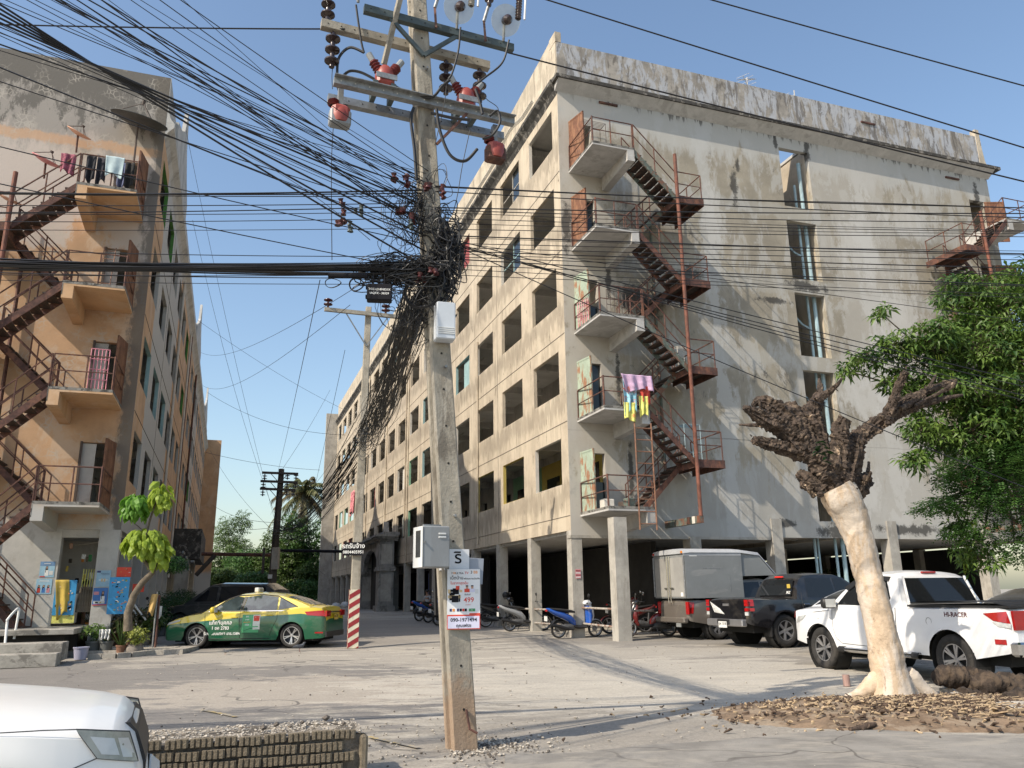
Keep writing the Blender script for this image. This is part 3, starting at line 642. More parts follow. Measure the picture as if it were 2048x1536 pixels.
FE3 = fire_escape('dark brown fire escape on the orange end wall at the left edge', CL_, 0, -1, fzL, down_to=.75, extra_low=True, cmat=m_orange, steel=m_rustd, post_mat=m_rust)
# ---- doors swung out onto the landings and grilles (parts of the blocks)
def swung_door(parent, v, z, m, mt, ang=88, h=1.9, name='swung_door'):
    mb = MB().box((0, -.83, 0), (.04, 0, h)); mb.box((-.01, -.83, 0), (.0, -.78, h)); mb.box((-.01, -.83, h - .06), (0, 0, h)); mb.box((-.01, -.83, h * .5), (0, 0, h * .5 + .05))
    return mb.build(name, mt, parent, loc=(m * v, -.01, z + .02), rot=(0, 0, radians((90 - ang) * m)))
for i, z in enumerate(fzR):
    swung_door(wallBR, .40, z, 1, (m_gdoor, m_gdoor, m_gdoor, m_rdoor, m_rdoor)[i], 84 - i * 2)
    MB().box((.42, .12, z), (1.28, .17, z + 1.0 + .9 * (i % 2))).build('door', m_glass, wallBR)
    swung_door(wallBR, WID - .42, z, 1, m_rdoor, 20, name='swung_door')
for i, z in enumerate(fzL):
    swung_door(wallBL, .40, z, -1, m_rdoor, 80)
    MB().box((-.9, .1, z), (-1.27, .14, z + 1.9)).build('door', m_inner, wallBL)
    for q in (.40, 1.27): MB().box((-q - .03, -.03, z), (-q + .03, .02, z + 1.94)).build('door_frame', m_frame, wallBL)
# ---- laundry, ladders, racks
def cloth(name, mt, o, ux, w_, h_, label, cat, folds=5, amp=.05, seed=0, group=None, slant=0, kindmats=None):
    rr = random.Random(seed); nx, nz = 18, 14; P = []; n = V(ux).cross(V((0, 0, 1))).normalized()
    ph = rr.random() * 6
    for j in range(nz + 1):
        row = []
        for i in range(nx + 1):
            s_, t = i / nx, j / nz
            a = amp * (.3 + t) * (sin(s_ * folds * 2 * pi + ph + t * 1.2) + .5 * mnoise.noise(V((s_ * 5, t * 4, seed))))
            row.append(V(o) + V(ux) * (w_ * (s_ - .5) * (1 - .12 * t) + slant * t) - V((0, 0, 1)) * h_ * t * (1 + .12 * sin(s_ * 5 + ph)) + n * a)
        P.append(row)
    mb = MB().grid([[tuple(p) for p in r] for r in P])
    ob = mb.build(name, mt, smooth=True); md = ob.modifiers.new('thickness', 'SOLIDIFY'); md.thickness = .006
    return tag(ob, label, cat, group)
def L2W(org, off, v, d, z): return V(org) + BX * (off + v) - AX * d + V((0, 0, z))
m_pink = mat('cloth_pink', (.50, .34, .48), .9, var=.1, vs=4); m_cyan = mat('cloth_cyan', (.25, .50, .60), .9, var=.3, vs=5, stain=(.7, .7, .7), samt=.8, sscale=(6, 6, 6), sth=.55, stain2=(.6, .12, .08), s2amt=.9, s2scale=(3, 3, 3), s2th=.56)
m_ycl = mat('cloth_yellow', (.62, .60, .16), .9, var=.2, vs=5, stain=(.6, .1, .05), samt=.8, sscale=(4, 4, 4), sth=.6); m_redc = mat('cloth_red', (.5, .06, .04), .9, var=.3, vs=6)
g = 'laundry hung over the landing rail'
z = fzR[1] + .95
cloth('blanket', m_pink, L2W(CR_, 0, 1.40, 2.16, z + .03), BX, 1.05, .50, 'pink blanket draped over the second landing rail of the beige block', 'blanket', 3, .06, 3, g, .1)
cloth('blanket', m_cyan, L2W(CR_, 0, 1.18, 2.10, z - .0), BX, .46, 1.15, 'pale blue patterned blanket hanging below the pink one', 'blanket', 2, .05, 4, g)
cloth('blanket', m_ycl, L2W(CR_, 0, 1.16, 2.13, z - .85), BX, .42, .55, 'yellow blanket end hanging lowest, left of the pair', 'blanket', 2, .04, 5, g)
cloth('blanket', m_redc, L2W(CR_, 0, 1.72, 2.12, z - .30), BX, .36, .55, 'red blanket fold beside the pale blue one', 'blanket', 2, .04, 6, g)
cloth('blanket', m_ycl, L2W(CR_, 0, 1.62, 2.14, z - .62), BX, .32, .62, 'yellow blanket end hanging right of the pair', 'blanket', 2, .04, 7, g)
m_ladder = mat('ladder_rusty', (.20, .10, .06), .7, var=.3, vs=8)
def ladder(org, off, v0, v1, d, z0, z1, label, mt=m_ladder, r=.025, rungs=9, lean=0):
    mb = thing('ladder', label, 'ladder', L2W(org, off, (v0 + v1) / 2, d, z0), TH)
    h = z1 - z0; w_ = (v1 - v0) / 2
    for s_ in (-1, 1): MB().tube([(s_ * w_, 0, 0), (s_ * w_, lean, h)], r, 6).build('rail', mt, mb)
    me = MB().tube([(-w_, 0, 0), (w_, 0, 0)], r * .7, 5).mesh('rung', mt)
    for k in range(rungs): t = (k + .5) / rungs; obj('rung', me, mb, (0, lean * t, h * t))
    return mb
ladder(CR_, 0, 1.28, 1.84, 2.13, 3.28, 6.5, 'rusty ladder hanging on the lowest landings of the beige block')
ladder(CL_, 0, -1.08, -.78, 1.75, fzL[2], fzL[2] + 1.35, 'thin steel stepladder on the third landing of the orange block', r=.015, rungs=5, lean=.3)
def rack(org, off, v0, v1, d0, d1, z, h, label, mt, cat='drying rack'):
    t = thing('drying_rack', label, cat, L2W(org, off, v0, d0, z), TH, 'drying racks on the landings')
    W, D_ = v1 - v0, d1 - d0; mb = MB()
    for x in (0, W):
        for y in (0, -D_): mb.tube([(x, y, 0), (x, y, h)], .012, 4)
    mb.build('frame', mt, t)
    mb = MB()
    for k in range(7): mb.tube([(0, -D_ * k / 6, h), (W, -D_ * k / 6, h)], .009, 4)
    for x in (0, W): mb.tube([(x, 0, h), (x, -D_, h)], .011, 4)
    mb.build('top_bars', mt, t)
    mb = MB(); mb.tube([(0, 0, h * .4), (W, 0, h * .4)], .01, 4); mb.tube([(0, -D_, h * .3), (W, -D_, h * .3)], .01, 4); mb.build('cross_bar', mt, t); return t
m_pinkr = mat('pink_steel', (.55, .22, .27), .5, var=.1)
rack(CR_, 0, .75, 1.6, .1, .55, fzR[4], 1.75, 'dark wire clothes rack standing on the topmost landing of the beige block', m_frame)
rack(CR_, 0, 3.75, 4.35, .4, .9, (fzR[0] + fzR[1]) / 2, 1.35, 'pale blue clothes rack on the lowest platform of the near fire escape', m_pipe)
rack(CR_, 0, 3.7, 4.2, .5, .9, (fzR[1] + fzR[2]) / 2, 1.0, 'white clothes rack on the second steel platform of the near fire escape', m_whp)
def grille(org, off, v0, v1, d, z0, h, label, mt, ang=0):
    t = thing('folding_rack', label, 'rack', L2W(org, off, v0, d, z0), TH + ang)
    mb = MB(); W = v1 - v0
    for k in range(6): mb.tube([(W * k / 5, 0, 0), (W * k / 5, 0, h)], .013, 4)
    mb.build('upright', mt, t); mb = MB()
    for k in range(5): mb.tube([(0, 0, h * k / 4), (W, 0, h * k / 4)], .013, 4)
    mb.build('cross_bar', mt, t); return t
grille(CR_, 0, .35, .95, .35, fzR[2], .85, 'red and white wire rack leaning at the third landing door of the beige block', m_pinkr, -1.4)
grille(CR_, 0, 1.0, 1.8, 1.2, fzR[2] + .1, 1.0, 'dark folding rack on the third landing of the beige block', m_frame, .2)
grille(CL_, 0, -1.0, -.55, 1.9, fzL[1], 1.15, 'red wire rack standing on the second landing of the orange block', m_pinkr, .1)
# junk on lowest landing
for k, (v, d, s_, mt, lb) in enumerate(((.75, 1.1, .3, m_whp, 'white box'), (1.3, 1.5, .25, m_rustg, 'green crate'), (1.62, .6, .3, m_frame, 'dark crate'))):
    tag(MB().cbox((0, 0, .15), (s_ * 1.2, s_, .3), bev=.02).build('storage_box', mt, loc=L2W(CR_, 0, v, d, fzR[0]), rot=(0, 0, TH + .2 * k)), lb + ' on the lowest landing of the beige block', 'box')
# towels and clothes on left block
g = 'clothes drying on the top landing of the orange block'
zt = fzL[3] + .95
cloth('towel', mat('cloth_pale_blue', (.42, .52, .54), .9, var=.08), L2W(CL_, 0, -1.0, 2.0, zt), BX, .5, .62, 'pale blue towel over the top landing rail of the orange block', 'towel', 1.5, .02, 11, g)
for k, (v, c, lb) in enumerate(((-1.62, (.02, .02, .025), 'black jacket at the left end of the top landing rail'), (-1.35, (.03, .03, .04), 'black shirt left of the pale blue towel'), (-.62, (.02, .02, .02), 'black garment right of the pale blue towel'), (-.82, (.10, .12, .22), 'navy garment behind the pale blue towel'))):
    cloth('garment', mat('cloth_dark_%d' % k, c, .9, var=.3), L2W(CL_, 0, v, 1.9 - .05 * k, zt - .02), BX, .26, .8, lb, 'clothing', 1.5, .05, 20 + k, g)
cloth('garment', mat('cloth_magenta', (.24, .07, .10), .9, var=.5, vs=9), L2W(CL_, 0, -2.2, 1.95, zt - .1), BX, .4, .6, 'red patterned garment where the stairs meet the top landing', 'clothing', 2, .05, 33, g)
cloth('garment', mat('cloth_rose', (.55, .20, .22), .9, var=.5, vs=5), V(CR_) + AX * 47.5 - BX * .1 + V((0, 0, 10.4)), AX, 2.2, 1.9, 'pink sheet hanging from a third-floor opening of the beige block', 'clothing', 3, .1, 41)
# satellite dishes on the orange block
m_dishb = mat('mesh_dish_black', (.05, .055, .055), .6, var=.2); m_dishp = mat('dish_salmon', (.60, .33, .22), .5, var=.1); m_dishr = mat('dish_pink', (.55, .20, .21), .5, var=.12)
def dish(p, r, mt, label, tilt, az, mast=.5, thick=None):
    t = thing('satellite_dish', label, 'satellite dish', p, az, 'satellite dishes on the orange block')
    M = Matrix.Translation((0, 0, mast)) @ Matrix.Rotation(tilt, 4, 'X')
    dpt = r * .22; prof = [(r * k / 8, dpt * (k / 8) ** 2) for k in range(9)] + [(r, dpt - .02)] + [(r * k / 8, dpt * (k / 8) ** 2 - .02) for k in range(8, -1, -1)]
    sm_angle(MB().lathe(prof, 28, M).build('reflector', mt, t))
    mb = MB()
    for k in range(3): a = k * 2.094 + .5; mb.tube([(r * .95 * cos(a), r * .95 * sin(a), dpt), (0, 0, r * .85)], .012, 4, M=M)
    mb.lathe([(.05, r * .78), (.05, r * .95), (0, r * .95)], 8, M); mb.build('feed_arm', m_frame, t)
    MB().tube([(0, -.02, 0), (0, 0, mast * .6), (0, .0, mast)], .03, 6).build('mast', m_rust if mt is not m_dishb else m_frame, t)
dish(L2W(CL_, 0, -.72, .6, 14.55), .84, m_dishb, 'large black mesh satellite dish near the top corner of the orange block', .35, TH + .5, 1.35)
dish(L2W(CL_, 0, -2.35, .5, 14.7), .36, m_dishp, 'small salmon satellite dish left of the black mesh one', .55, TH + .9, .6)
dish(L2W(CL_, 0, -2.9, 1.3, 13.3), .42, m_dishr, 'pink satellite dish above the top landing stairs', .5, TH + .9, .5)
dish(L2W(CL_, 0, -3.75, 1.0, 12.1), .36, m_dishp, 'second salmon satellite dish below the pink one', .5, TH + .9, .5)
# roof antennas on the beige block
def antenna(p, label, arms, az):
    t = thing('roof_antenna', label, 'antenna', p, az, 'television antennas on the roof')
    MB().tube([(0, 0, 0), (0, 0, 2.0)], .022, 5).build('mast', m_inner, t)
    for (z, L_, n, tl, a2) in arms:
        M = Matrix.Translation((0, 0, z)) @ Matrix.Rotation(a2, 4, 'Z') @ Matrix.Rotation(tl, 4, 'Y')
        mb = MB().tube([(-L_ / 2, 0, 0), (L_ / 2, 0, 0)], .014, 4, M=M)
        for k in range(n): x = -L_ / 2 + L_ * k / (n - 1); mb.tube([(x, -.28 - .1 * (k % 2), 0), (x, .28 + .1 * (k % 2), 0)], .008, 3, M=M)
        mb.build('boom', m_inner, t)
antenna(V(CR_) + BX * 9.3 + AX * 1.2 + V((0, 0, 20.6)), 'tangled television antenna on the roof, left of the pair', ((1.6, 1.0, 7, .5, .6), (1.1, 1.4, 8, -.2, 2.2), (1.9, .5, 4, -.7, 1.2)), .3)
antenna(V(CR_) + BX * 11.7 + AX * 1.2 + V((0, 0, 20.5)), 'slim television antenna on the roof, right of the pair', ((1.2, 1.9, 9, .12, .4), (.9, .8, 5, .1, 1.4)), .3)
# ---------------------------------------------------------------- main utility pole
m_pole = mat('pole_concrete', (.31, .28, .225), .92, var=.18, vs=3, bump=.55, bs=30, stain=(.13, .11, .085), samt=.7, sscale=(3, 3, .6), sth=.52, stain2=(.42, .385, .32), s2amt=.6, s2scale=(5, 5, .8), s2th=.56)
layer(m_pole, 'Z', None, .55, (.36, .235, .145), .7, .25, 2.0, soft=.15)
m_galv = mat('galvanised_steel', (.27, .28, .28), .5, metal=.4, var=.18, vs=6, stain=(.16, .15, .14), samt=.6, sscale=(6, 6, 6))
m_galvd = mat('dull_green_steel', (.07, .09, .09), .6, metal=.2, var=.2, vs=6)
m_arm = mat('crossarm_concrete', (.31, .285, .235), .9, var=.15, vs=5, bump=.3, bs=40, stain=(.18, .16, .13), samt=.6, sscale=(2, 5, 5))
m_porc = mat('brown_porcelain', (.045, .03, .028), .15, var=.2, vs=6, spec=.6); m_porcg = mat('grey_porcelain', (.28, .27, .24), .4, var=.1)
m_redres = mat('red_epoxy', (.30, .06, .045), .45, var=.15, vs=6); m_redd = mat('dark_red_epoxy', (.14, .025, .025), .4, var=.1)
m_wire = mat('black_cable', (.012, .012, .013), .5, var=0); m_hole = mat('bolt_hole', (.02, .018, .015), .9, var=0)
m_disc = mat('clear_barrier_disc', (.60, .66, .66), .25, var=.08, alpha=.42)
m_greyc = mat('cabinet_grey', (.27, .285, .29), .45, var=.04, vs=2, stain=(.2, .2, .2), samt=.4, sscale=(3, 3, .5)); m_greyl = mat('cabinet_light', (.60, .61, .60), .45, var=.04)
PB = V((-.56, 8.78, 0)); PHI = radians(23); EX = V((cos(PHI), sin(PHI), 0)); EN = V((-sin(PHI), cos(PHI), 0)); LEAN = -.068
def PW(x, y, z): return PB + V((LEAN * z, 0, 0)) + EX * x + EN * y + V((0, 0, z))
pole = thing('utility_pole', 'tall leaning concrete utility pole in the middle foreground, wrapped in black cables', 'utility pole', PB)
def shaft(parent, H_, w0, w1, base, phi, lean, mt, groove=.03, n=14, z0=-.1):
    mb = MB(); P = []
    for i in range(n + 1):
        z = z0 + (H_ - z0) * i / n; w_ = lerp(w0, w1, i / n) / 2; g_ = w_ * .42
        ring = [(-w_, -w_ + .015), (-w_ + .015, -w_), (w_ - .015, -w_), (w_, -w_ + .015), (w_, -g_), (w_ - groove, -g_ + .01), (w_ - groove, g_ - .01), (w_, g_), (w_, w_), (-w_, w_), (-w_, g_), (-w_ + groove, g_ - .01), (-w_ + groove, -g_ + .01), (-w_, -g_)]
        row = []
        for k, (a, b) in enumerate(ring):
            j = .004 * mnoise.noise(V((k * 2.3, z * 3, 1.7)))
            q = V((a + j, b + j, z)); q = V((q.x * cos(phi) - q.y * sin(phi) + lean * z, q.x * sin(phi) + q.y * cos(phi), z)); row.append(tuple(q))
        P.append(row)
    mb.grid(P, closed=True); mb.add(P[-1], [tuple(range(len(P[-1])))])
    return mb.build('shaft', mt, parent)
shaft(pole, 11.5, .265, .185, PB, PHI, LEAN, m_pole)
def P0(x, y, z): return V((LEAN * z, 0, 0)) + EX * x + EN * y + V((0, 0, z))      # local to the pole empty
hm = MB().tube([(0, -.004, 0), (0, .004, 0)], .013, 8).mesh('bolt_hole', m_hole)
for k in range(26):
    z = .38 + k * .42; hw = lerp(.265, .185, z / 11.5) / 2
    obj('bolt_hole', hm, pole, P0(.0, -hw - .001, z), (0, 0, PHI))
for z in (2.33, 4.0, 7.9): MB().tube([P0(.03, -.11, z), P0(.03, -.17, z)], .016, 6).build('bolt', m_galv, pole)
MB().tube([P0(.02, -.15, .38), P0(.03, -.19, .2), P0(.10, -.22, .16)], .014, 6).build('step_bolt', m_rustd, pole)
def arm(x0, x1, y, z, w_, h_, mt, name='crossarm', holes=True, lip=False):
    c = MB()
    c.bar(P0(x0, y, z), P0(x1, y, z), w_, h_)
    if lip: c.bar(P0(x0, y - w_ / 2 - .03, z + h_ / 2 - .005), P0(x1, y - w_ / 2 - .03, z + h_ / 2 - .005), .07, .01)
    a = c.build(name, mt, pole)
    if holes:
        n = int((x1 - x0) / .17); 
        hb = MB()
        for k in range(n):
            x = x0 + .08 + k * (x1 - x0 - .1) / n
            hb.tube([P0(x, y - w_ / 2 - .003, z), P0(x, y - w_ / 2 + .01, z)], .009, 6)
        hb.build('bolt_holes', m_whp if lip else m_hole, a, kind='stuff')
    return a
arm(-1.22, 1.02, .0 + .16, 8.40, .10, .11, m_arm)
arm(-.75, 1.25, -.16, 8.52, .08, .10, m_galvd)
arm(-1.15, 1.15, -.17, 7.38, .09, .09, m_galv, lip=True)
arm(-1.16, 1.14, .17, 7.36, .09, .10, m_galv)
arm(-2.2, .0, .9, 9.9, .09, .1, m_arm)
for a, b in (((.0, -.14, 8.08), (-.42, -.17, 8.48)), ((.0, -.14, 8.08), (.46, -.17, 8.48))):
    MB().bar(P0(*a), P0(*b), .035, .05).build('brace', m_galvd, pole)
MB().bar(P0(.1, -.13, 6.85), P0(.5, -.2, 7.33), .03, .03).build('brace', m_rust, pole)
MB().bar(P0(-.47, .05, 7.95), P0(-.22, -.5, 9.2), .06, .05).build('brace', m_arm, pole)
def insul(p, n, mt, r=.065, up=1, cup=True, L_=.15, parent=None, name='insulator', M=None):
    """stack of flared sheds on a stem"""
    t = MB(); pr = [(.02, 0)]
    for k in range(n):
        z = k * L_ * up + .02 * up
        pr += [(.032, z), (.03, z + .05 * up), (r, z + .075 * up), (r * .98, z + .092 * up), (.03, z + .115 * up)]
    pr += [(.035, (n * L_ + .03) * up), (.0, (n * L_ + .04) * up)]
    t.lathe(pr, 14)
    o = t.build(name, mt, parent or pole, loc=p); sm_angle(o, 50); return o
for x, z in ((-1.07, 8.33), (.41, 8.33), (.88, 8.33)):
    i_ = insul(P0(x, .16, z), 3, m_porc, .094, -1, L_=.16)
for x in (-1.14,): insul(P0(x, .16, 8.46), 2, m_porc, .09, 1)
m_fuse = mat('fuse_tube', (.6, .6, .58), .4, var=.05)
def ribbed(parent, a, b, r0, r1, n, mt, name='ribbed_insulator', cap=None):
    a = V(a); b = V(b); d = (b - a); pr = []
    for k in range(n): z = d.length * k / n; pr += [(r0, z), (r1, z + d.length / n * .4), (r0, z + d.length / n * .8)]
    pr += [(r0, d.length), (0, d.length)]
    M = Matrix.Translation(a) @ d.to_track_quat('Z', 'Y').to_matrix().to_4x4()
    o = MB().lathe(pr, 12, M).build(name, mt, parent); return sm_angle(o, 50)
# cut-out fuses with clear discs along the steel arm
for x in (-.83, .45, 1.1):
    c = P0(x, -.33, 8.79)
    MB().lathe([(.0, -.006), (.20, -.006), (.20, .006), (.0, .006)], 32, Matrix.Translation(c) @ Matrix.Rotation(PHI, 4, 'Z') @ Matrix.Rotation(radians(122), 4, 'X')).build('barrier_disc', m_disc, pole)
    MB().lathe([(.0, -.01), (.06, -.02), (.065, .08), (.03, .12), (0, .12)], 12, Matrix.Translation(c) @ Matrix.Rotation(PHI, 4, 'Z') @ Matrix.Rotation(radians(118), 4, 'X')).build('bushing', m_porc, pole)
    ribbed(pole, P0(x + .12, -.45, 8.75), P0(x + .17, -.47, 9.15), .025, .043, 9, m_porcg if x < 1 else m_porc)
    MB().tube([P0(x + .2, -.48, 8.75), P0(x + .25, -.49, 9.15)], .014, 6).build('fuse_tube', m_fuse, pole)
    MB().tube([P0(x, -.2, 8.56), P0(x, -.28, 8.8)], .02, 6).build('bracket', m_galv, pole)
for x in (.05, .72):
    insul(P0(x + .18, -.28, 8.98), 2, m_porc, .06, 1)
    MB().tube([P0(x + .17, -.27, 8.98), P0(x + .13, -.26, 8.85), P0(x + .1, -.25, 8.75)], .022, 6).build('clamp', m_galv, pole)
    MB().bar(P0(x + .1, -.25, 8.45), P0(x + .1, -.25, 8.75), .03, .02).build('bracket', m_rust, pole)
# four red potential transformers
def vt(x, z, up, y=-.03):
    t = thing('voltage_transformer', {(-1, 1): 'red voltage transformer on the left half of the lower crossarms, bushings up', (1, 1): 'red voltage transformer on the right half of the lower crossarms, bushings up', (-1, -1): 'red voltage transformer hanging under the left crossarm end', (1, -1): 'red voltage transformer hanging under the right crossarm end'}[(1 if x > 0 else -1, up)],
              'transformer', PB + P0(x, y, z), PHI, 'red transformers on the utility pole')
    s_ = up
    MB().cbox((0, 0, .10 * s_), (.22, .20, .17), bev=.04).build('body', m_redres, t)
    o = MB().lathe([(.0, -.1), (.10, -.08), (.125, 0), (.10, .1), (.06, .15), (0, .15)], 14, Matrix.Translation((0, 0, .16 * s_)) ).build('shoulder', m_redres, t); sm_angle(o)
    if up > 0:
        for sg in (-1, 1):
            a, b = (sg * .05, 0, .2), (sg * .155, 0, .36)
            ribbed(t, a, b, .045, .066, 5, m_redd)
            MB().tube([b, (sg * .21, 0, .45)], .04, 10).build('terminal', m_greyc, t)
        MB().box((-.13, -.12, .08), (.13, -.105, .15)).build('clamp', m_galv, t)
        MB().box((-.16, -.1, -.14), (-.1, .12, .04)).build('bracket', m_galvd, t); MB().box((.06, -.1, -.14), (.12, .12, .04)).build('bracket', m_galvd, t)
    else:
        MB().cbox((0, -.0, -.18), (.25, .16, .20), bev=.02).build('housing', m_greyc if x < 0 else m_rustd, t)
        MB().box((-.03, -.02, -.06), (.03, .06, .25)).build('bracket', m_galv, t)
        if x < 0: text('23', .1, m_hole, t, frame((0, -.083, -.2), (1, 0, .1), (-.1, 0, 1), (0, -1, 0)))
        ribbed(t, (-.08, 0, -.02), (-.08, 0, .06), .05, .07, 3, m_redd)
    return t
vt(-.5, 7.53, 1); vt(.56, 7.49, 1); vt(-1.05, 7.16, -1); vt(.93, 7.12, -1)
# loops of thick lead-in cable between the apparatus
def wire(pts, r, parent=None, name='cable', mt=None, n=5, smooth_n=8):
    pts = [V(p) for p in pts]; out = []
    k = len(pts)
    for i in range(k - 1):
        p0, p1, p2, p3 = pts[max(i - 1, 0)], pts[i], pts[i + 1], pts[min(i + 2, k - 1)]
        for j in range(smooth_n):
            t = j / smooth_n
            out.append(.5 * ((2 * p1) + (p2 - p0) * t + (2 * p0 - 5 * p1 + 4 * p2 - p3) * t * t + (3 * p1 - p0 - 3 * p2 + p3) * t ** 3))
    out.append(pts[-1])
    return MB().tube(out, r, n).build(name, mt or m_wire, parent)
Yp = 8.55
def pp_(lst, Y=Yp): return [px(x, y, Y) - PB for x, y in lst]
for lst, r in (([(712, 10), (722, 80), (728, 105)], .014), ([(728, 105), (700, 95), (678, 115), (674, 150), (676, 175), (690, 205), (693, 218)], .018), ([(686, 152), (700, 142), (722, 145), (748, 158)], .018), ([(780, 150), (790, 172), (820, 185), (862, 195), (885, 172), (900, 160)], .018),
               ([(921, 55), (917, 100), (905, 145), (895, 162)], .013), ([(1018, 80), (1005, 125), (970, 155), (948, 172)], .013), ([(951, 178), (960, 205), (965, 228)], .018), ([(873, 218), (880, 262), (900, 310), (930, 322), (955, 298)], .02), ([(980, 232), (995, 222), (1000, 245), (985, 270), (965, 278)], .016),
               ([(828, 215), (822, 240), (829, 300), (833, 360)], .02), ([(862, 226), (900, 235), (940, 240)], .02)):
    wire(pp_(lst), r, pole, 'lead_cable')
for lst in ([(668, 112), (664, 150), (665, 178)], [(668, 235), (663, 330), (664, 520)], [(893, 170), (888, 210), (870, 290)], [(968, 190), (975, 200), (995, 215), (997, 235)], [(940, 260), (925, 330), (915, 390), (905, 430)]):
    wire(pp_(lst), .005, pole, 'thin_lead')
# ---- boxes and signs on the pole
t = thing('meter_cabinet', 'grey steel meter cabinet with a narrow window, on the left of the central pole', 'cabinet', PB + P0(-.36, -.12, 1.78), PHI + .08)
MB().cbox((.05, -.14, .205), (.30, .26, .42), bev=.012).build('body', m_greyc, t)
for k in range(2): MB().cbox((.115, -.272, .335 - k * .035), (.085, .012, .018), bev=.004).build('louvre', m_greyl, t)
MB().box((-.105, -.275, .0), (-.101, -.01, .41)).build('side_window_frame', m_greyl, t)
MB().box((-.108, -.22, .10), (-.1055, -.09, .37)).build('side_window', m_glass, t)
MB().tube([(-.08, -.27, .25), (-.08, -.29, .25)], .012, 8).build('lock', m_galv, t)
MB().box((.0, -.03, .42), (.2, 0, .45)).build('bracket', m_galv, t)
t = thing('meter_box', 'white box with ribbed lower front high on the central pole, below the tangle', 'box', PB + P0(.02, -.13, 4.30), PHI - .1)
MB().cbox((0, -.09, .2), (.22, .17, .44), bev=.012).build('body', mat('box_white', (.52, .56, .60), .4, var=.04), t)
for k in range(4): MB().box((-.09, -.183, .04 + k * .022), (.1, -.173, .05 + k * .022)).build('rib', m_greyl, t)
# advertisement board
m_bwhite = mat('print_white', (.72, .73, .74), .6, var=.03, vs=5); m_red = mat('print_red', (.62, .06, .03), .6, var=0); m_orng = mat('print_orange', (.75, .28, .05), .6, var=0); m_blk = mat('print_black', (.012, .012, .015), .7, var=0, spec=.15)
m_navy = mat('print_navy', (.03, .03, .12), .6, var=0); m_skin = mat('print_skin', (.45, .27, .19), .6, var=0); m_beigep = mat('print_beige', (.60, .45, .25), .6, var=0); m_lilac = mat('print_lilac', (.60, .60, .74), .6, var=0); m_green_p = mat('print_green', (.06, .28, .10), .6, var=0); m_gold = mat('print_gold', (.5, .36, .06), .6, var=0)
t = thing('advertising_board', 'white advertising board with a large red 499 and phone number, on the central pole', 'sign', PB + P0(.035, -.18, 1.16), PHI - .22)
W_, H_ = .345, .605
MB().box((-W_ / 2, -.006, 0), (W_ / 2, 0, H_)).build('board', m_bwhite, t)
FT = lambda x, z, y=-.0065: frame((x, y, z), (1, 0, 0), (0, 0, 1), (0, -1, 0))
def patch(x0, z0, x1, z1, mt, y=-.0085, name='print'): return MB().box((x0, y, z0), (x1, -.0062, z1)).build(name, mt, t)
patch(-W_ / 2, 0, W_ / 2, .145, m_red); patch(-.165, .008, .165, .13, m_lilac, -.0105); patch(.06, .146, W_ / 2, .158, m_red)
T_ = lambda s_, x, z, sz, mt, al='CENTER', b=False, y=-.0065: text(s_, sz, mt, t, FT(x, z, y), align=al, bold=b, depth=.0008)
T_('090-1971494', 0, .092, .052, m_blk, b=True, y=-.0118); T_('คุณเฟรช', 0, .035, .045, m_blk, b=True, y=-.0118)
T_('3', -.125, .565, .03, m_blk, b=True); T_('BB', -.098, .565, .028, m_orng, b=True); T_('ULTRA', -.045, .563, .028, m_blk, b=True); T_('TV', .03, .565, .034, m_red, b=True)
T_('3', .082, .572, .042, m_blk, b=True); T_('BB', .125, .572, .04, m_orng, b=True)
T_('เน็ตบ้าน', -.075, .515, .045, m_blk, b=True); T_('พร้อมความบันเทิง', .085, .507, .024, m_blk, b=True)
T_('ในราคาสุดคุ้ม', -.045, .462, .036, m_red, b=True)
T_('เริ่มต้นที่', .04, .345, .02, m_blk, b=True); T_('499', .055, .29, .072, m_red, b=True); T_('บาท/เดือน', .045, .243, .014, m_red)
patch(-.165, .31, -.03, .34, m_beigep); patch(-.15, .29, -.145 + .05, .37, m_blk); patch(-.14, .375, -.06, .40, m_blk); patch(-.115, .35, -.05, .41, m_blk); patch(-.125, .27, -.055, .335, m_blk, -.0095); patch(-.052, .275, -.037, .345, m_blk); patch(-.082, .395, -.045, .435, m_red); patch(-.045, .37, -.015, .395, m_beigep); patch(-.165, .36, -.135, .40, m_beigep)
for x, c in ((.035, m_red), (.09, m_bwhite)):
    patch(x - .028, .37, x + .028, .405, c if c is m_red else m_lilac); patch(x - .012, .405, x + .012, .43, m_skin); patch(x - .013, .425, x + .013, .44, m_blk)
patch(.12, .355, .155, .40, m_greyl)
for k, (x, c) in enumerate(((-.135, m_navy), (-.105, m_orng), (-.06, m_navy), (-.03, m_blk), (-.003, m_red), (.022, m_blk))): patch(x - .011, .178, x + .011, .205, c)
patch(.055, .176, .12, .204, m_green_p); T_('AIS', .085, .19, .016, m_bwhite, y=-.009)
# wrapped white sheet with a letter, grey plate behind
t = thing('painted_band', 'white painted sheet with a black Thai letter above the advertising board', 'sign', PB + P0(.02, -.135, 1.76), PHI)
MB().box((-.09, -.004, 0), (.135, .0, .215)).build('sheet', m_bwhite, t); MB().box((-.14, -.003, 0), (-.136, .25, .20)).build('sheet', m_bwhite, t)
text('ริ', .17, m_blk, t, frame((.01, -.006, .12), (1, 0, 0), (0, 0, 1), (0, -1, 0)), bold=True)
tag(MB().box((0, 0, 0), (.17, .008, .27)).build('grey_plate', mat('plate_grey', (.30, .33, .38), .4, var=.05), loc=PB + P0(.14, -.10, 1.62), rot=(0, .06, PHI)), 'plain bluish grey plate sticking out behind the advertising board', 'sign')
t = thing('junction_box', 'black cable junction box with white code hanging left of the central pole', 'box', px(759, 587, 8.2), radians(8))
MB().cbox((0, 0, 0), (.27, .12, .19), bev=.01).build('body', m_blk, t)
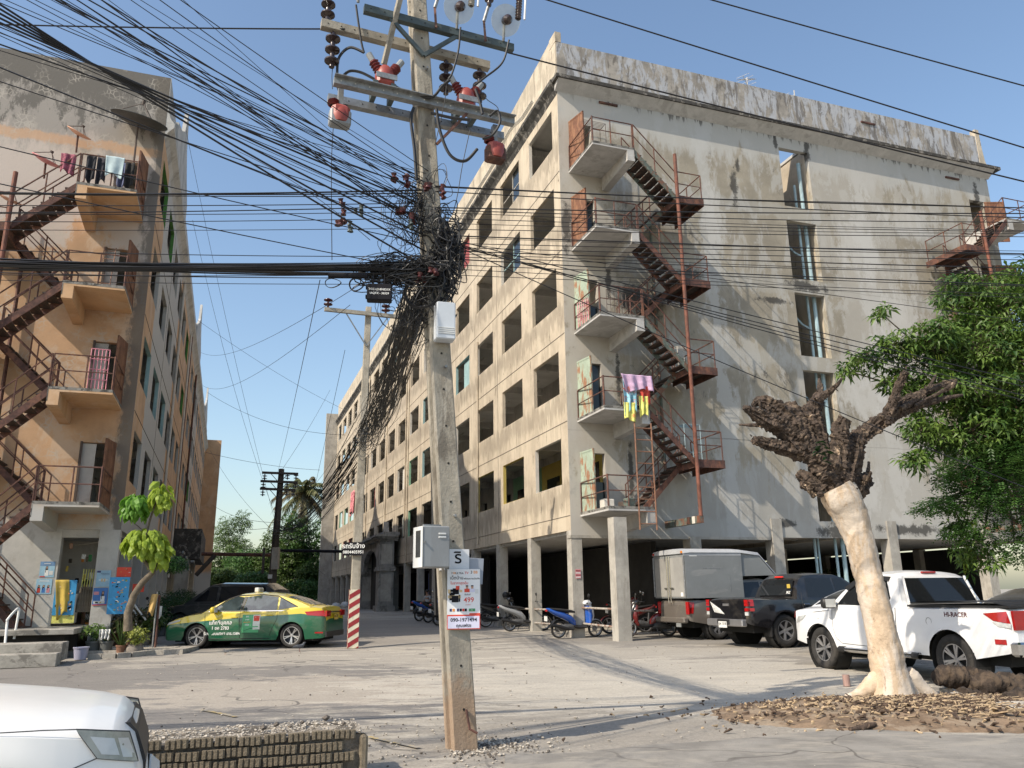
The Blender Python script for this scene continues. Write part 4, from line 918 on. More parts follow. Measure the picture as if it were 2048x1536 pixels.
for z in (-.06, .05): MB().box((-.15, -.03, z), (-.135, .03, z + .03)).build('hinge', m_blk, t)
for x in (-.07, .05): MB().tube([(x, 0, .09), (x, 0, .22)], .008, 5).build('hanger', m_blk, t)
m_wh2 = mat('lettering_white', (.75, .75, .72), .6, var=0)
for k, s_ in enumerate(('TCC-L2-BNS21X', 'IAQFX - 36529')): text(s_, .033, m_wh2, t, frame((-.0, -.0615, .025 - k * .045), (1, 0, 0), (0, 0, 1), (0, -1, 0)), bold=True, depth=.0005)

# ---------------------------------------------------------------- striped pole with crossarm
SP = V((-4.38, 22.5, .17)); sp = thing('utility_pole', 'concrete pole with red and white diagonal stripes at its foot, behind the taxi', 'utility pole', SP)
shaft(sp, 9.7, .27, .17, SP, .25, .012, m_pole, n=10)
m_stred = mat('stripe_red', (.25, .02, .025), .7, var=.15, vs=6); m_stcr = mat('stripe_cream', (.60, .56, .42), .7, var=.1, vs=6)
MB().box((-.142, -.142, 0), (.142, .142, 1.52)).build('painted_band', m_stcr, sp, rot=(0, 0, .25))
sb = MB()
for k in range(-1, 8):
    z = k * .25
    pts = [(-.142, z), (.142, z + .17), (.142, z + .30), (-.142, z + .13)]
    def clip(poly):
        out = []
        for lo, hi, s_ in ((0, None, 1), (None, 1.52, 1)):
            src = out or poly; res = []
            for i in range(len(src)):
                a, b = src[i - 1], src[i]; lim = lo if lo is not None else hi
                ins = (lambda q: q[1] >= lim) if lo is not None else (lambda q: q[1] <= lim)
                if ins(a) != ins(b): tt = (lim - a[1]) / (b[1] - a[1]); res.append((lerp(a[0], b[0], tt), lim))
                if ins(b): res.append(b)
            out = res
            if not out: return []
        return out
    c = clip(pts)
    if len(c) >= 3:
        sb.prism(c, -.146, -.1425, 'xz'); sb.prism([(-a, b) for a, b in c], .1425, .146, 'xz')
    c = clip([(-.142, z + .17), (.142, z), (.142, z + .13), (-.142, z + .30)])
    if len(c) >= 3: sb.prism([(a, b) for a, b in c], -.146, -.1425, 'yz'); sb.prism([(-a, b) for a, b in c], .1425, .146, 'yz')
sb.build('stripes', m_stred, sp, rot=(0, 0, .25))
ca = PHI - .05; ce = V((cos(ca), sin(ca), 0)); top = V((.11, 0, 9.45))
MB().bar(top - ce * 1.25 + V((0, -.15, 0)), top + ce * 1.25 + V((0, -.15, 0)), .09, .11).build('crossarm', m_arm, sp)
for sg in (-1, 1): MB().bar(top + V((0, -.13, -1.0)), top + ce * sg * .62 + V((0, -.15, -.05)), .03, .03).build('brace', m_galv, sp)
m_redpin = mat('red_brown_insulator', (.075, .022, .022), .3, var=.1)
for x in (-1.15, .55): insul(tuple(top + ce * x + V((0, -.15, .06))), 2, m_redpin, .13, 1, L_=.13, parent=sp)
t = thing('painted_sign', 'small black sign with white Thai letters and a phone number on the striped pole', 'sign', SP + V((-.02, -.19, 2.42)), .06)
MB().box((-.27, -.015, 0), (.25, 0, .36)).build('board', m_blk, t)
for k, s_ in enumerate(('รถรับจ้าง', '0804405951')): text(s_, (.17, .115)[k], m_wh2, t, frame((-.01, -.017, .25 - k * .16), (1, 0, 0), (0, 0, 1), (0, -1, 0)), bold=True, depth=.001)
# ---------------------------------------------------------------- far dark pole
FP = V((-12.45, 42, .45)); fp = thing('utility_pole', 'dark far utility pole with three crossarms in front of the palm tree', 'utility pole', FP)
m_dpole = mat('dark_pole', (.07, .062, .055), .9, var=.25, vs=2)
MB().tube([(0, 0, 0), (.17, 0, 7.65)], [.24, .15], 4).build('shaft', m_dpole, fp)
for z, xa, xb in ((7.45, -.95, .95), (7.0, -1.0, .95), (6.6, -1.0, .85)):
    a = MB().bar((xa + .15, -.15, z), (xb + .15, -.15, z - .1), .1, .12).build('crossarm', m_dpole, fp)
    for x in (xa + .3, .55, xb + .05): insul((x, -.15, z - .08), 2, m_porc, .13, -1, L_=.14, parent=fp)
    for sg in (-1, 1): MB().bar((.12, -.15, z - .55), (sg * .5 + .15, -.15, z - .05), .03, .03).build('brace', m_dpole, fp)
MB().cbox((.2, -.2, 3.0), (.35, .3, 1.1), bev=.02).build('switch_box', m_conc, fp)
MB().cbox((-.42, -.2, 2.9), (.12, .12, 1.3), bev=.02).build('conduit_box', m_dpole, fp)
MB().box((-.12, -.25, 2.0), (.1, -.235, 2.2)).build('plate', m_greyl, fp)

# ---------------------------------------------------------------- cables
rw = random.Random(21)
WG = 0
def cable(p, q, sag, r, label, group, n=22, wob=0, name='overhead_cable', mt=None):
    p = V(p); q = V(q)
    if group in EXT_: q = p + (q - p) * 2.6; n = 34; sag *= 1.6; p, q = (p, q)
    pts = []; sd_ = rw.random() * 50
    for i in range(n + 1):
        t = i / n; pt = p.lerp(q, t); pt.z -= sag * 4 * t * (1 - t)
        if wob:
            a = wob * min(1, 6 * t * (1 - t)); pt += V((mnoise.noise(V((sd_, t * 5, 0))), mnoise.noise(V((sd_, t * 5, 7))), mnoise.noise(V((sd_, t * 4, 14))))) * a
        pts.append(tuple(pt))
    o = MB().tube(pts, r, 4, cap=False).build(name, mt or m_wire); tag(o, label, 'cable', group); return o
def atp(z, dx=0, dy=-.1): return PB + P0(dx, dy, z)
OR_ = 'topmost second third fourth fifth sixth seventh eighth ninth tenth eleventh twelfth thirteenth fourteenth fifteenth sixteenth seventeenth eighteenth nineteenth twentieth lowest'.split()
ORD = [o if o in ('topmost', 'lowest') else o + ' from the top' for o in OR_]
EXT_ = set()
# 1 fan of cables to the upper left
G1 = 'cables fanning from the central pole to the upper left'; G2 = 'level cables to the left of the central pole'; G3 = 'cables of the thick bundle left of the central pole'; G4 = 'level cables to the right of the central pole'
EXT_.update((G1, G2, G3, G4, 'thick cables of the upper left fan', 'sloping cables on the left', 'sloping cables on the right'))
for k in range(30):
    xx = rw.uniform(-260, 330); t = rw.random()
    end = px(-150 + rw.gauss(0, 25), -150 + xx * .55 + 40 * rw.random(), 5.4 + rw.uniform(-.4, .4)) if k % 3 else px(60 + xx * .6, -130, 5.6 + rw.uniform(-.3, .3))
    cable(atp(6.33 + rw.uniform(-.75, .15), rw.uniform(-.22, .0)), end, rw.uniform(.0, .16), rw.choice((.004, .005, .006, .008)), 'black cable in the fan from the central pole to the upper left', G1)
for k in range(5):
    cable(atp(6.0 - .2 * k, -.1), px(-120, -40 - 25 * k, 5.8), .10 + .03 * k, .012, 'thick cable fanning to the upper left from the central pole, %s' % ORD[k], 'thick cables of the upper left fan')
for k, (x, y) in enumerate(((-60, 20), (-60, 120), (-60, 255), (-60, 330))):
    cable(atp(6.2 - .35 * k, -.1), px(x, y, 6.6), .08, .006, 'long sloping cable from the central pole to the left edge, %s' % ORD[k], 'sloping cables on the left')
# 2 level runs left
G2 = 'level cables to the left of the central pole'
for k, (y0, y1, r) in enumerate(((372, 372, .011), (378, 368, .008), (384, 378, .006), (398, 405, .006), (404, 410, .007), (415, 412, .005), (428, 434, .005), (448, 452, .004), (505, 483, .005), (540, 538, .005), (548, 530, .006), (560, 548, .004))):
    cable(px(848, y0 + 8, 8.65), px(-90, y1 - 14, 8.0), .07 + .05 * rw.random(), r, 'level cable running left from the central pole, %s' % ORD[k], G2)
G3 = 'cables of the thick bundle left of the central pole'
for k in range(26):
    cable(px(850, 538 + rw.uniform(-14, 12), 8.55 + rw.uniform(-.08, .05)), px(-90, 502 + rw.uniform(-9, 9), 7.6 + rw.uniform(-.1, .1)), .09 + rw.uniform(-.03, .03), rw.choice((.007, .009, .011)), 'black cable in the thick bundle running left from the central pole', G3, wob=.03)
# 3 level runs right
G4 = 'level cables to the right of the central pole'
for k, (y0, y1, r) in enumerate(((372, 392, .008), (374, 398, .005), (382, 405, .007), (415, 402, .008), (420, 428, .006), (424, 436, .004), (436, 446, .005), (446, 452, .004), (458, 463, .005), (470, 488, .008), (474, 478, .004), (486, 498, .005), (494, 506, .005), (500, 520, .007), (506, 530, .004), (512, 536, .005), (516, 548, .007), (528, 556, .005), (536, 566, .004), (548, 574, .004), (478, 640, .004))):
    cable(px(868, y0, 8.7), px(2160, y1, 9.0), .05 + .1 * rw.random(), r, 'level cable running right from the central pole, %s' % ORD[k], G4, wob=.03)
for k, (y0, x1, y1) in enumerate(((470, 2150, 760), (478, 2150, 800), (476, 2150, 790), (474, 1760, 830), (482, 2150, 770))):
    cable(px(872, y0, 8.7), px(x1, y1, 9.6), .12, .006, 'cable sloping down to the right from the central pole, %s' % ORD[k], 'sloping cables on the right')
# 4 high cables crossing the upper right
for k, (a, b, lb) in enumerate((((1440, -10), (2150, 185), 'high cable crossing the upper right corner of the sky'), ((1110, -10), (2150, 312), 'second high cable passing in front of the roof parapet'), ((1015, 105), (2150, 372), 'third high cable running along the cornice of the beige block'), ((-60, 32), (690, 58), 'high cable from the upper left to the top crossarm'))):
    p_, q_ = px(a[0], a[1], 8.6), px(b[0], b[1], 9.2 if k < 3 else 8.5); e_ = (q_ - p_) * 1.5
    cable(p_ - (e_ if k != 2 else e_ * 0), q_ + (e_ if k < 3 else e_ * 0), .12, .012, lb, 'single high cables')
# 5 heavy swath from the central pole to the striped pole and on to the far pole
G5 = 'cables sweeping down from the central pole to the striped pole'
for k in range(95):
    u = rw.random(); v = rw.random()
    p = px(805 + 60 * u + rw.gauss(0, 5), 560 + 80 * v, 8.75 + rw.uniform(-.05, .15)); q = SP + V((rw.gauss(.04, .13), rw.gauss(-.1, .12), rw.gauss(5.75, .28)))
    cable(p, q, rw.uniform(-.1, .85), rw.choice((.004, .005, .007)), 'black cable in the swath between the central and the striped pole', G5, wob=.12)
G6 = 'cables from the striped pole to the far dark pole'
for k in range(44):
    p = SP + V((rw.gauss(0, .12), 0, rw.gauss(5.5, .35))); q = FP + V((rw.gauss(.2, .25), 0, rw.gauss(4.4, .2)))
    cable(p, q, rw.uniform(.2, 1.1), rw.choice((.006, .009, .012)), 'black cable in the sagging sheaf between the striped and the far dark pole', G6, wob=.12)
# 6 thin cables to the blocks and far pole
for k, (a, Ya, b, Yb, s_) in enumerate((((402, 705), 42, (735, 560), 9.5, .5), ((404, 770), 42, (700, 610), 10, .6), ((412, 905), 50, (640, 1200 - 260), 60, .2), ((690, 820), 60, (395, 640), 45, .3), ((415, 785), 48, (690, 870), 40, .6), ((640, 560), 9, (555, 945), 42, .2), ((372, 260), 26, (555, 1060), 42, .5), ((385, 440), 30, (555, 1040), 42, .8), ((420, 900), 55, (545, 1060), 42, .4), ((425, 1010), 60, (548, 1045), 42, .3), ((425, 1055), 60, (548, 1055), 42, .15), ((570, 1058), 42, (650, 1150), 50, .2), ((470, 300), 10, (740, 480), 8.7, -.1), ((660, 780), 55, (560, 945), 42, .2), ((612, 1050), 42, (690, 700), 22, .1))):
    cable(px(*a, Ya), px(*b, Yb), s_, .004 * max(1, (Ya + Yb) / 40), 'thin service cable strung between the poles and the blocks, far side of the lot', 'thin service cables')
pb = thing('pipe_bridge', 'dark pipe on props crossing low between the blocks behind the cars', 'pipe', px(404, 1108, 44))
q0 = px(404, 1108, 44)
MB().tube([V((0, 0, 0)), px(540, 1110, 44) - q0], .10, 7).build('pipe', m_rustd, pb); MB().tube([px(392, 1150, 44) - q0, px(430, 1110, 44) - q0], .12, 7).build('prop', m_dpole, pb); MB().tube([px(556, 1101, 43) - q0, px(690, 1103, 43) - q0], .08, 7).build('pipe', m_blk, pb)
# ---- tangle of coils and splices round the pole
def scribble(c, s_, n, r, label, loops=3.5, flat=.6, group='coiled cable tangles on the central pole'):
    pts = []; sd_ = rw.random() * 99
    for i in range(n):
        t = i / n * loops * 2 * pi
        pts.append((c[0] + s_[0] * (.65 * cos(t) + .9 * mnoise.noise(V((sd_, i * .17, 0)))), c[1] + s_[1] * (.6 * sin(t * .7 + sd_) + .5 * mnoise.noise(V((sd_, i * .17, 5)))), c[2] + s_[2] * (.65 * sin(t) + .9 * mnoise.noise(V((sd_, i * .17, 9))))))
    o = MB().tube(pts, r, 4, cap=False).build('cable_coil', m_wire); return tag(o, label, 'cable', group)
for k in range(80):
    z = rw.choice((rw.gauss(5.15, .22), rw.gauss(5.5, .22), rw.uniform(4.7, 6.3)))
    c = PB + P0(rw.gauss(.0, .08) + (.10 if 5.2 < z < 5.65 else 0), rw.gauss(-.03, .12), z)
    scribble(c, (.12 + .08 * rw.random(), .13, .18 + .12 * rw.random()), 80, rw.choice((.004, .005, .006, .008)), 'loose black cable coil in the tangle wrapped round the central pole')
for k in range(26):
    c = px(rw.uniform(750, 850), rw.gauss(540, 14), 8.5)
    scribble(c, (.30, .12, .10 + .06 * rw.random()), 80, rw.choice((.004, .005, .007)), 'loose cable coil where the thick bundle meets the central pole', group='cable coils left of the central pole')
for k in range(20):
    c = px(rw.uniform(770, 850), rw.uniform(380, 640), 8.6)
    scribble(c, (.22, .12, .32), 60, .0035, 'thin wire loops hanging left of the central pole', 2.2, group='thin wire loops beside the pole')
def ring(c, r, th_, label, tw=6, el=.9):
    mb = MB()
    for j in range(tw):
        rr = r * (1 + rw.uniform(-.06, .06)); ph = rw.uniform(-.1, .1)
        mb.tube([(c[0] + rr * cos(t * .3) + ph * .05, c[1] + .02 * sin(t * .6) + j * .004, c[2] + rr * el * sin(t * .3)) for t in range(22)], th_, 4, cap=False)
    return tag(mb.build('cable_ring', m_wire), label, 'cable', 'neat rings of spare cable')
ring(px(666, 566, 8.3), .09, .004, 'neat ring of spare cable left of the black junction box', 3, .6); ring(px(713, 569, 8.3), .082, .006, 'neat ring of spare cable directly left of the black junction box', 4)
ring(px(845, 585, 8.5), .20, .009, 'large ring of spare cable at the pole above the white box', 5)
sl_ = MB().tube([px(657, 550, 8.3), px(735, 552, 8.3)], .033, 8); tag(sl_.build('splice_sleeve', m_blk), 'black splice sleeve on the thick bundle left of the pole', 'cable sleeve')
# red spools and clamps on the pole
def spool(x, y, Y, lb, s_=1.0, mt=None):
    t = thing('spool_insulator', lb, 'insulator', px(x, y, Y), rw.random() * 3, 'red brown spool insulators in the cable tangle')
    for j in range(3):
        o = MB().lathe([(.012, -.03), (.035 * s_, -.03), (.02 * s_, 0), (.035 * s_, .03), (.012, .03)], 10, Matrix.Translation((rw.gauss(0, .035), rw.gauss(0, .03), rw.gauss(0, .035))) @ Matrix.Rotation(rw.uniform(-.6, .6), 4, 'X')).build('spool', mt or m_redpin, t)
for x, y in ((812, 362), (790, 361), (688, 416), (803, 425), (814, 432), (857, 372), (886, 380), (835, 555), (865, 545), (680, 447)):
    spool(x, y, 8.45, 'red brown spool insulators at %s of the tangle' % ('the top' if y < 400 else 'the middle left' if y < 500 else 'the foot'))
for x, y in ((718, 426), (826, 447), (700, 452)): spool(x, y, 8.4, 'grey clamp hanging in the wires left of the pole', .8, m_galvd)
MB_ = MB().tube([px(866, 600, 8.95), px(862, 740, 8.95), px(866, 1000, 8.95), px(872, 1230, 8.95)], .022, 6); tag(MB_.build('riser_cable', m_wire), 'thick black riser cable down the left side of the central pole', 'cable')
# ---------------------------------------------------------------- vehicles (x forward, y left, z up, origin on the ground at the centre)
def paint(n_, c, rough=.28, metal=0., coat=.8, dirt=(.30, .27, .22), da=.12): return mat(n_, c, rough, metal, var=.02, vs=2, coat=coat, stain=dirt, samt=da, sscale=(1.2, 1.2, 2.2), sth=.5)
m_tyre = mat('tyre_rubber', (.022, .021, .02), .85, var=.2, vs=8, stain=(.08, .07, .06), samt=.4, sscale=(4, 4, 4)); m_rim = mat('alloy_rim', (.45, .45, .46), .3, metal=.8, var=.05); m_rimd = mat('rim_dark', (.03, .03, .032), .5, var=.1)
m_cglass = mat('tinted_car_glass', (.012, .014, .016), .05, var=0, spec=.6); m_cglassl = mat('light_car_glass', (.045, .06, .065), .04, var=.3, vs=2.5, spec=1.)
m_trim = mat('black_trim', (.015, .015, .016), .5, var=0); m_chrome = mat('chrome', (.6, .6, .6), .12, metal=1, var=0)
m_tail = mat('tail_lamp_red', (.35, .01, .01), .12, var=.1, coat=.6); m_lens = mat('clear_lens', (.5, .51, .5), .1, var=.1, coat=.8); m_amber = mat('amber_lens', (.5, .16, .02), .2, var=0); m_under = mat('underbody', (.012, .012, .012), .9, var=0)
m_platew = mat('number_plate_white', (.62, .62, .60), .5, var=.03)
WHC = {}
def wheel(parent, x, y, r, wd, side, style):
    """side +1: outer face towards +y"""
    w_ = bpy.data.objects.new('wheel', None); COL.objects.link(w_); w_.parent = parent; w_.location = (x, y, r); w_.empty_display_size = .1
    key = (round(r, 3), wd, side, style)
    if key not in WHC:
        M = Matrix.Rotation(-side * pi / 2, 4, 'X')       # lathe z -> outward
        h = wd / 2; ri = r * (.72 if style == 'taxi' else .62)
        ty = MB().lathe([(ri, -h * .9), (r * .9, -h), (r * .98, -h * .8), (r, -h * .4), (r, h * .4), (r * .98, h * .8), (r * .9, h), (ri * 1.03, h * .93), (ri, h * .80)], 40, M)
        if style == 'truck':
            for k in range(40):
                a = 2 * pi * k / 40; ty.cbox((0, 0, 0), (.03, wd * .8, .014), Matrix.Rotation(a, 4, 'Y') @ Matrix.Translation((0, 0, r + .002)) @ Matrix.Rotation(.3 * (-1) ** k, 4, 'Z'))
        tm = ty.mesh('tyre', m_tyre, True)
        dk = MB().lathe([(0, h * .15), (ri * .95, h * .15), (ri, h * .8)], 32, M).mesh('rim_barrel', m_rimd, True)
        sp_ = MB().lathe([(ri * .94, h * .72), (ri * .94, h * .84), (ri * 1.02, h * .84), (ri * 1.02, h * .7)], 40, M)
        n = {'taxi': 5, 'truck': 6, 'six': 6, 'plain': 7}[style]
        for k in range(n):
            for dd in ((-.13, .13) if style in ('taxi', 'six') else (0,)):
                a = 2 * pi * k / n + .3; b = a + dd; wv = .022 if style == 'taxi' else (.035 if style == 'six' else .062)
                p = (ri * .15 * cos(a), ri * .15 * sin(a), h * .55); q = (ri * .98 * cos(b), ri * .98 * sin(b), h * .76)
                sp_.bar(M @ V(p), M @ V(q), wv, .02, up=M.to_3x3() @ V((0, 0, 1)))
        sp_.lathe([(0, h * .68), (ri * .17, h * .66), (ri * .22, h * .5)], 12, M)
        WHC[key] = (tm, dk, sp_.mesh('rim', m_rim))
    tm, dk, rm = WHC[key]
    obj('tyre', tm, w_); r_ = obj('rim', rm, w_); obj('rim_barrel', dk, w_); return w_
class Car:
    def __init__(s, name, label, cat, loc, rz, W, xr, xf, wx, R, tw, top, sill, belt, roof, tumble, mats, style='plain', shoulder=None, arch=1.16, split=None, crown=.05, group=None, scale=None, glass=m_cglass, front_low=.30, rear_low=.32, ends=.12, cabw=None, nose=.16):
        s.nose = nose
        s.t = thing(name, label, cat, loc, rz, group, scale); s.W, s.xr, s.xf, s.top, s.sill, s.R, s.wx = W, xr, xf, top, sill, R, wx
        s.roof, s.belt, s.tum, s.mats, s.crown, s.fl, s.rl, s.ends = roof, belt, tumble, mats, crown, front_low, rear_low, ends
        s.cabw = cabw or W * .93; s.RA = R * arch; s.split = split; s.glass = glass
        s.body(); s.house()
        for x in wx:
            for sd_ in (1, -1):
                wheel(s.t, x, sd_ * (W - tw / 2 - .025), R, tw, sd_, style)
                MB().lathe([(0, 0), (s.RA * .995, 0), (s.RA * .995, .30)], 24, Matrix.Translation((x, sd_ * (W - .34), R)) @ Matrix.Rotation(-sd_ * pi / 2, 4, 'X')).build('wheel_arch', m_under, s.t)
        MB().box((xr + .25, -W * .75, s.sill * .8), (xf - .3, W * .75, s.sill + .22)).build('underbody', m_under, s.t)
    def hw(s, x):
        a = (s.xf - x); b = (x - s.xr); k = 1.
        if a < .9: k -= s.nose * (1 - a / .9) ** 2.2
        if b < .6: k -= .09 * (1 - max(b, 0) / .6) ** 2
        return s.W * k
    def zt(s, x): return interp(x, s.top)
    def zb(s, x):
        z = s.sill
        a = s.xf - x; b = x - s.xr
        if a < .7: z = lerp(s.sill, s.fl, 1 - a / .7)
        if b < .7: z = lerp(s.sill, s.rl, 1 - b / .7)
        for w_ in s.wx:
            d = abs(x - w_)
            if d < s.RA: z = max(z, s.R + sqrt(s.RA ** 2 - d * d) * .98)
        return z
    def y(s, x, z):
        zs = s.zt(x) - s.crown; u = (z - .22) / max(zs - .22, .1); u = min(max(u, 0), 1.05)
        sh = .935 + .065 * min(1, u / .45) if u < .45 else 1 - .05 * ((u - .45) / .6) ** 2.2
        yy = s.hw(x) * sh
        for w_ in s.wx:
            d = sqrt((x - w_) ** 2 + (z - s.R) ** 2)
            if d < s.RA * 1.5: yy += .022 * math.exp(-((d - s.RA) / .10) ** 2)
        return yy
    def body(s):
        xs = set()
        n = 34
        for i in range(n + 1): xs.add(lerp(s.xr, s.xf, i / n))
        for w_ in s.wx:
            for k in range(17): xs.add(w_ + s.RA * cos(pi * k / 16) * .9999)
        for x, z in s.top: xs.add(x)
        for e in (.02, .06, .12): xs.add(s.xf - e); xs.add(s.xr + e)
        xs = sorted(x for x in xs if s.xr <= x <= s.xf); xs = [x for i, x in enumerate(xs) if i == 0 or x - xs[i - 1] > .006]
        fr = [0, .07, .16, .28, .42, .56, .70, .82, .92, 1]
        P = []
        for x in xs:
            zt, zb = s.zt(x), s.zb(x); e = min(s.xf - x, x - s.xr)
            sq = 0 if e > .12 else s.ends * (1 - e / .12) ** 2
            zt -= sq * .5; zb += sq * .3; zs = zt - s.crown; zb = min(zb, zs - .02); half = []
            if s.split:
                zm = min(max(s.split(x), zb + .01), zs - .02); zl = [lerp(zb, zm, q) for q in (0, .12, .25, .45, .7, 1)] + [lerp(zm, zs, q) for q in (.25, .5, .8, 1)]
            else: zl = [lerp(zb, zs, f) for f in fr]
            for z in zl: half.append((s.y(x, z) - sq * .6, z))
            y0 = half[-1][0]
            for q in (.96, .86, .6, .3): half.append((y0 * q, zs + (zt - zs) * (1 - q ** 4)))
            row = [(x, yy, z) for yy, z in half] + [(x, 0, zt)] + [(x, -yy, z) for yy, z in half[::-1]]
            P.append(row)
        mb = MB().grid(P); mb.add(P[0], [tuple(range(len(P[0])))]); mb.add(P[-1], [tuple(range(len(P[-1])))])
        if s.split:
            for i, f in enumerate(mb.f):
                c = [sum(mb.v[k][a] for k in f) / len(f) for a in (0, 1, 2)]
                if len(f) > 4: mb.mi[i] = 1 if 0 else 0
                else: j = i % (len(P[0]) - 1); mb.mi[i] = 1 if 5 <= j < len(P[0]) - 6 else 0
        s.b = sm_angle(mb.build('body', s.mats, s.t), 28)
    def rz(s, x): return interp(x, s.roof)
    def yc(s, z): return s.cabw - (z - s.belt) * s.tum
    def house(s):
        x0, x1 = s.roof[0][0], s.roof[-1][0]; xs = sorted({*[lerp(x0, x1, i / 30) for i in range(31)], *[p[0] for p in s.roof]})
        P = []
        for x in xs:
            r = s.rz(x); zb = min(s.belt - .10, r - .02); half = []
            for f in (0, .3, .6, .86, 1): z = lerp(zb, max(r - .05, zb + .005), f); half.append((s.yc(z), z))
            y0 = half[-1][0]
            for q in (.95, .84, .55, .25): half.append((y0 * q, (r - .05) + .05 * (1 - q ** 3.)))
            row = [(x, yy, z) for yy, z in half] + [(x, 0, r)] + [(x, -yy, z) for yy, z in half[::-1]]; P.append(row)
        mb = MB().grid(P); mb.add(P[0], [tuple(range(len(P[0])))]); mb.add(P[-1], [tuple(range(len(P[-1])))])
        s.c = sm_angle(mb.build('cabin', s.mats[-1], s.t), 28)
    def side_glass(s, poly, name='side_window', mt=None, off=.006, sides=(1, -1)):
        for sd_ in sides:
            n = len(poly); o_ = [(x, sd_ * (s.yc(z) + off), z) for x, z in poly]; i_ = [(x, sd_ * (s.yc(z) - .03), z) for x, z in poly]
            MB().add(o_ + i_, [tuple(range(n))] + [(k, (k + 1) % n, n + (k + 1) % n, n + k) for k in range(n)]).build(name, mt or s.glass, s.t)
    def top_glass(s, xa, xb, k0=.86, k1=.9, name='windscreen', mt=None, off=.008, rnd=.0):
        P = []
        for i in range(9):
            x = lerp(xa, xb, i / 8); r = s.rz(x); P.append([(x, s.yc(r - .05) * q * lerp(k0, k1, i / 8), r - .05 + .05 * (1 - abs(q * .93) ** 3) + off) for q in (-1, -.8, -.5, -.2, .2, .5, .8, 1)])
        MB().grid(P).build(name, mt or s.glass, s.t, smooth=True)
    def patch(s, poly, mt, name, off=.005, sides=(1, -1), n=1):
        """poly: four (x,z) corners laid on the body side"""
        for sd_ in sides:
            P = []; a, b, c, d = poly; n_ = 6
            for i in range(n_ + 1):
                u = i / n_; p = (lerp(a[0], b[0], u), lerp(a[1], b[1], u)); q = (lerp(d[0], c[0], u), lerp(d[1], c[1], u)); row = []
                for j in range(4): v = j / 3; x, z = lerp(p[0], q[0], v), lerp(p[1], q[1], v); row.append((x, sd_ * (s.y(min(max(x, s.xr), s.xf), z) + off), z))
                P.append(row)
            MB().grid(P).build(name, mt, s.t, smooth=True)
    def seam(s, pts, sides=(1, -1), w_=.009, mt=None, name='panel_gap', cab=False):
        for sd_ in sides:
            mb = MB(); f = (lambda x, z: s.yc(z) + .003) if cab else (lambda x, z: s.y(x, z) + .002)
            out = []
            for (p, q) in zip(pts, pts[1:]):
                for i in range(6): u = i / 6; out.append((lerp(p[0], q[0], u), lerp(p[1], q[1], u)))
            out.append(pts[-1]); mb.tube([(x, sd_ * f(x, z), z) for x, z in out], w_ / 2, 4); mb.build(name, mt or m_trim, s.t)
    def handle(s, x, z, mt, sides=(1, -1)):
        for sd_ in sides: MB().cbox((x, sd_ * (s.y(x, z) + .018), z), (.19, .03, .032), bev=.008).build('door_handle', mt, s.t)
    def mirror(s, x, z, mt, sc=1., sides=(1, -1)):
        for sd_ in sides:
            yb = s.cabw + .10 * sc
            q = MB().cbox((x, sd_ * (yb + .05), z), (.13 * sc, .24 * sc, .17 * sc), bev=.035); o = sm_angle(q.build('wing_mirror', mt, s.t), 60)
            MB().cbox((x - .066 * sc, sd_ * (yb + .05), z), (.004, .19 * sc, .13 * sc)).build('mirror_glass', m_lens, o)
            MB().cbox((x, sd_ * (yb - .08), z - .05), (.05, .12, .035)).build('mirror_arm', m_trim, o)
    def rear(s, y0, z0, y1, z1, mt, name, d=.02, x=None):
        MB().box(((s.xr if x is None else x) - d, y0, z0), ((s.xr if x is None else x) + .02, y1, z1)).build(name, mt, s.t)
def plate(c, x, z, s_, fwd, l2=None, mt=None):
    sg = 1 if fwd else -1
    MB().box((x, -.17, z), (x + sg * .012, .17, z + .15)).build('number_plate', mt or m_platew, c.t)
    text(s_, .09, m_blk, c.t, frame((x + sg * .013, 0, z + .095), (0, sg, 0), (0, 0, 1), (sg, 0, 0)), depth=.0005, bold=True)
def heading(loc, az): return pi / 2 - radians(az)                 # azimuth of travel from +Y clockwise -> rotation z
# ---- taxi
m_tg = paint('taxi_green', (.004, .095, .042)); m_ty = paint('taxi_yellow', (.60, .46, .012))
wl, wr_ = pg(395, 1297), pg(583, 1296)
def place(front, rear_, wxf, wxr, side_y, near=1):
    """front/rear: ground points under the near-side wheels; returns centre location and rotation; near=+1 left side faces camera"""
    d = (front - rear_).normalized(); n = V((-d.y, d.x, 0))
    mid = rear_ - d * wxr - n * near * side_y; rz = atan2(d.y, d.x)
    mid.z = gz(mid.x, mid.y); return mid, rz
mid, rz = place(wl, wr_, 1.35, -1.35, .78, 1)
tx = Car('taxi', 'green and yellow taxi sedan parked facing left with its roof sign', 'taxi', mid, rz, .89, -2.28, 2.34, (1.35, -1.35), .315, .205,
    [(-2.28, .80), (-2.24, .95), (-2.15, 1.06), (-1.95, 1.085), (-1.5, 1.07), (-.9, .98), (0, .955), (.95, .96), (1.2, .955), (1.65, .895), (2.0, .81), (2.2, .73), (2.3, .65), (2.34, .56)], .20, .93,
    [(-1.95, 1.0), (-1.78, 1.12), (-1.35, 1.29), (-.95, 1.40), (-.5, 1.455), (-.1, 1.47), (.25, 1.44), (.55, 1.35), (.95, 1.15), (1.28, .95)], .36, (m_tg, m_ty), 'taxi', front_low=.20, rear_low=.24, split=lambda x: interp(x, [(-2.3, .80), (-1.6, .88), (0, .80), (1.2, .71), (2.0, .64), (2.35, .6)]), cabw=.80, glass=m_cglassl)
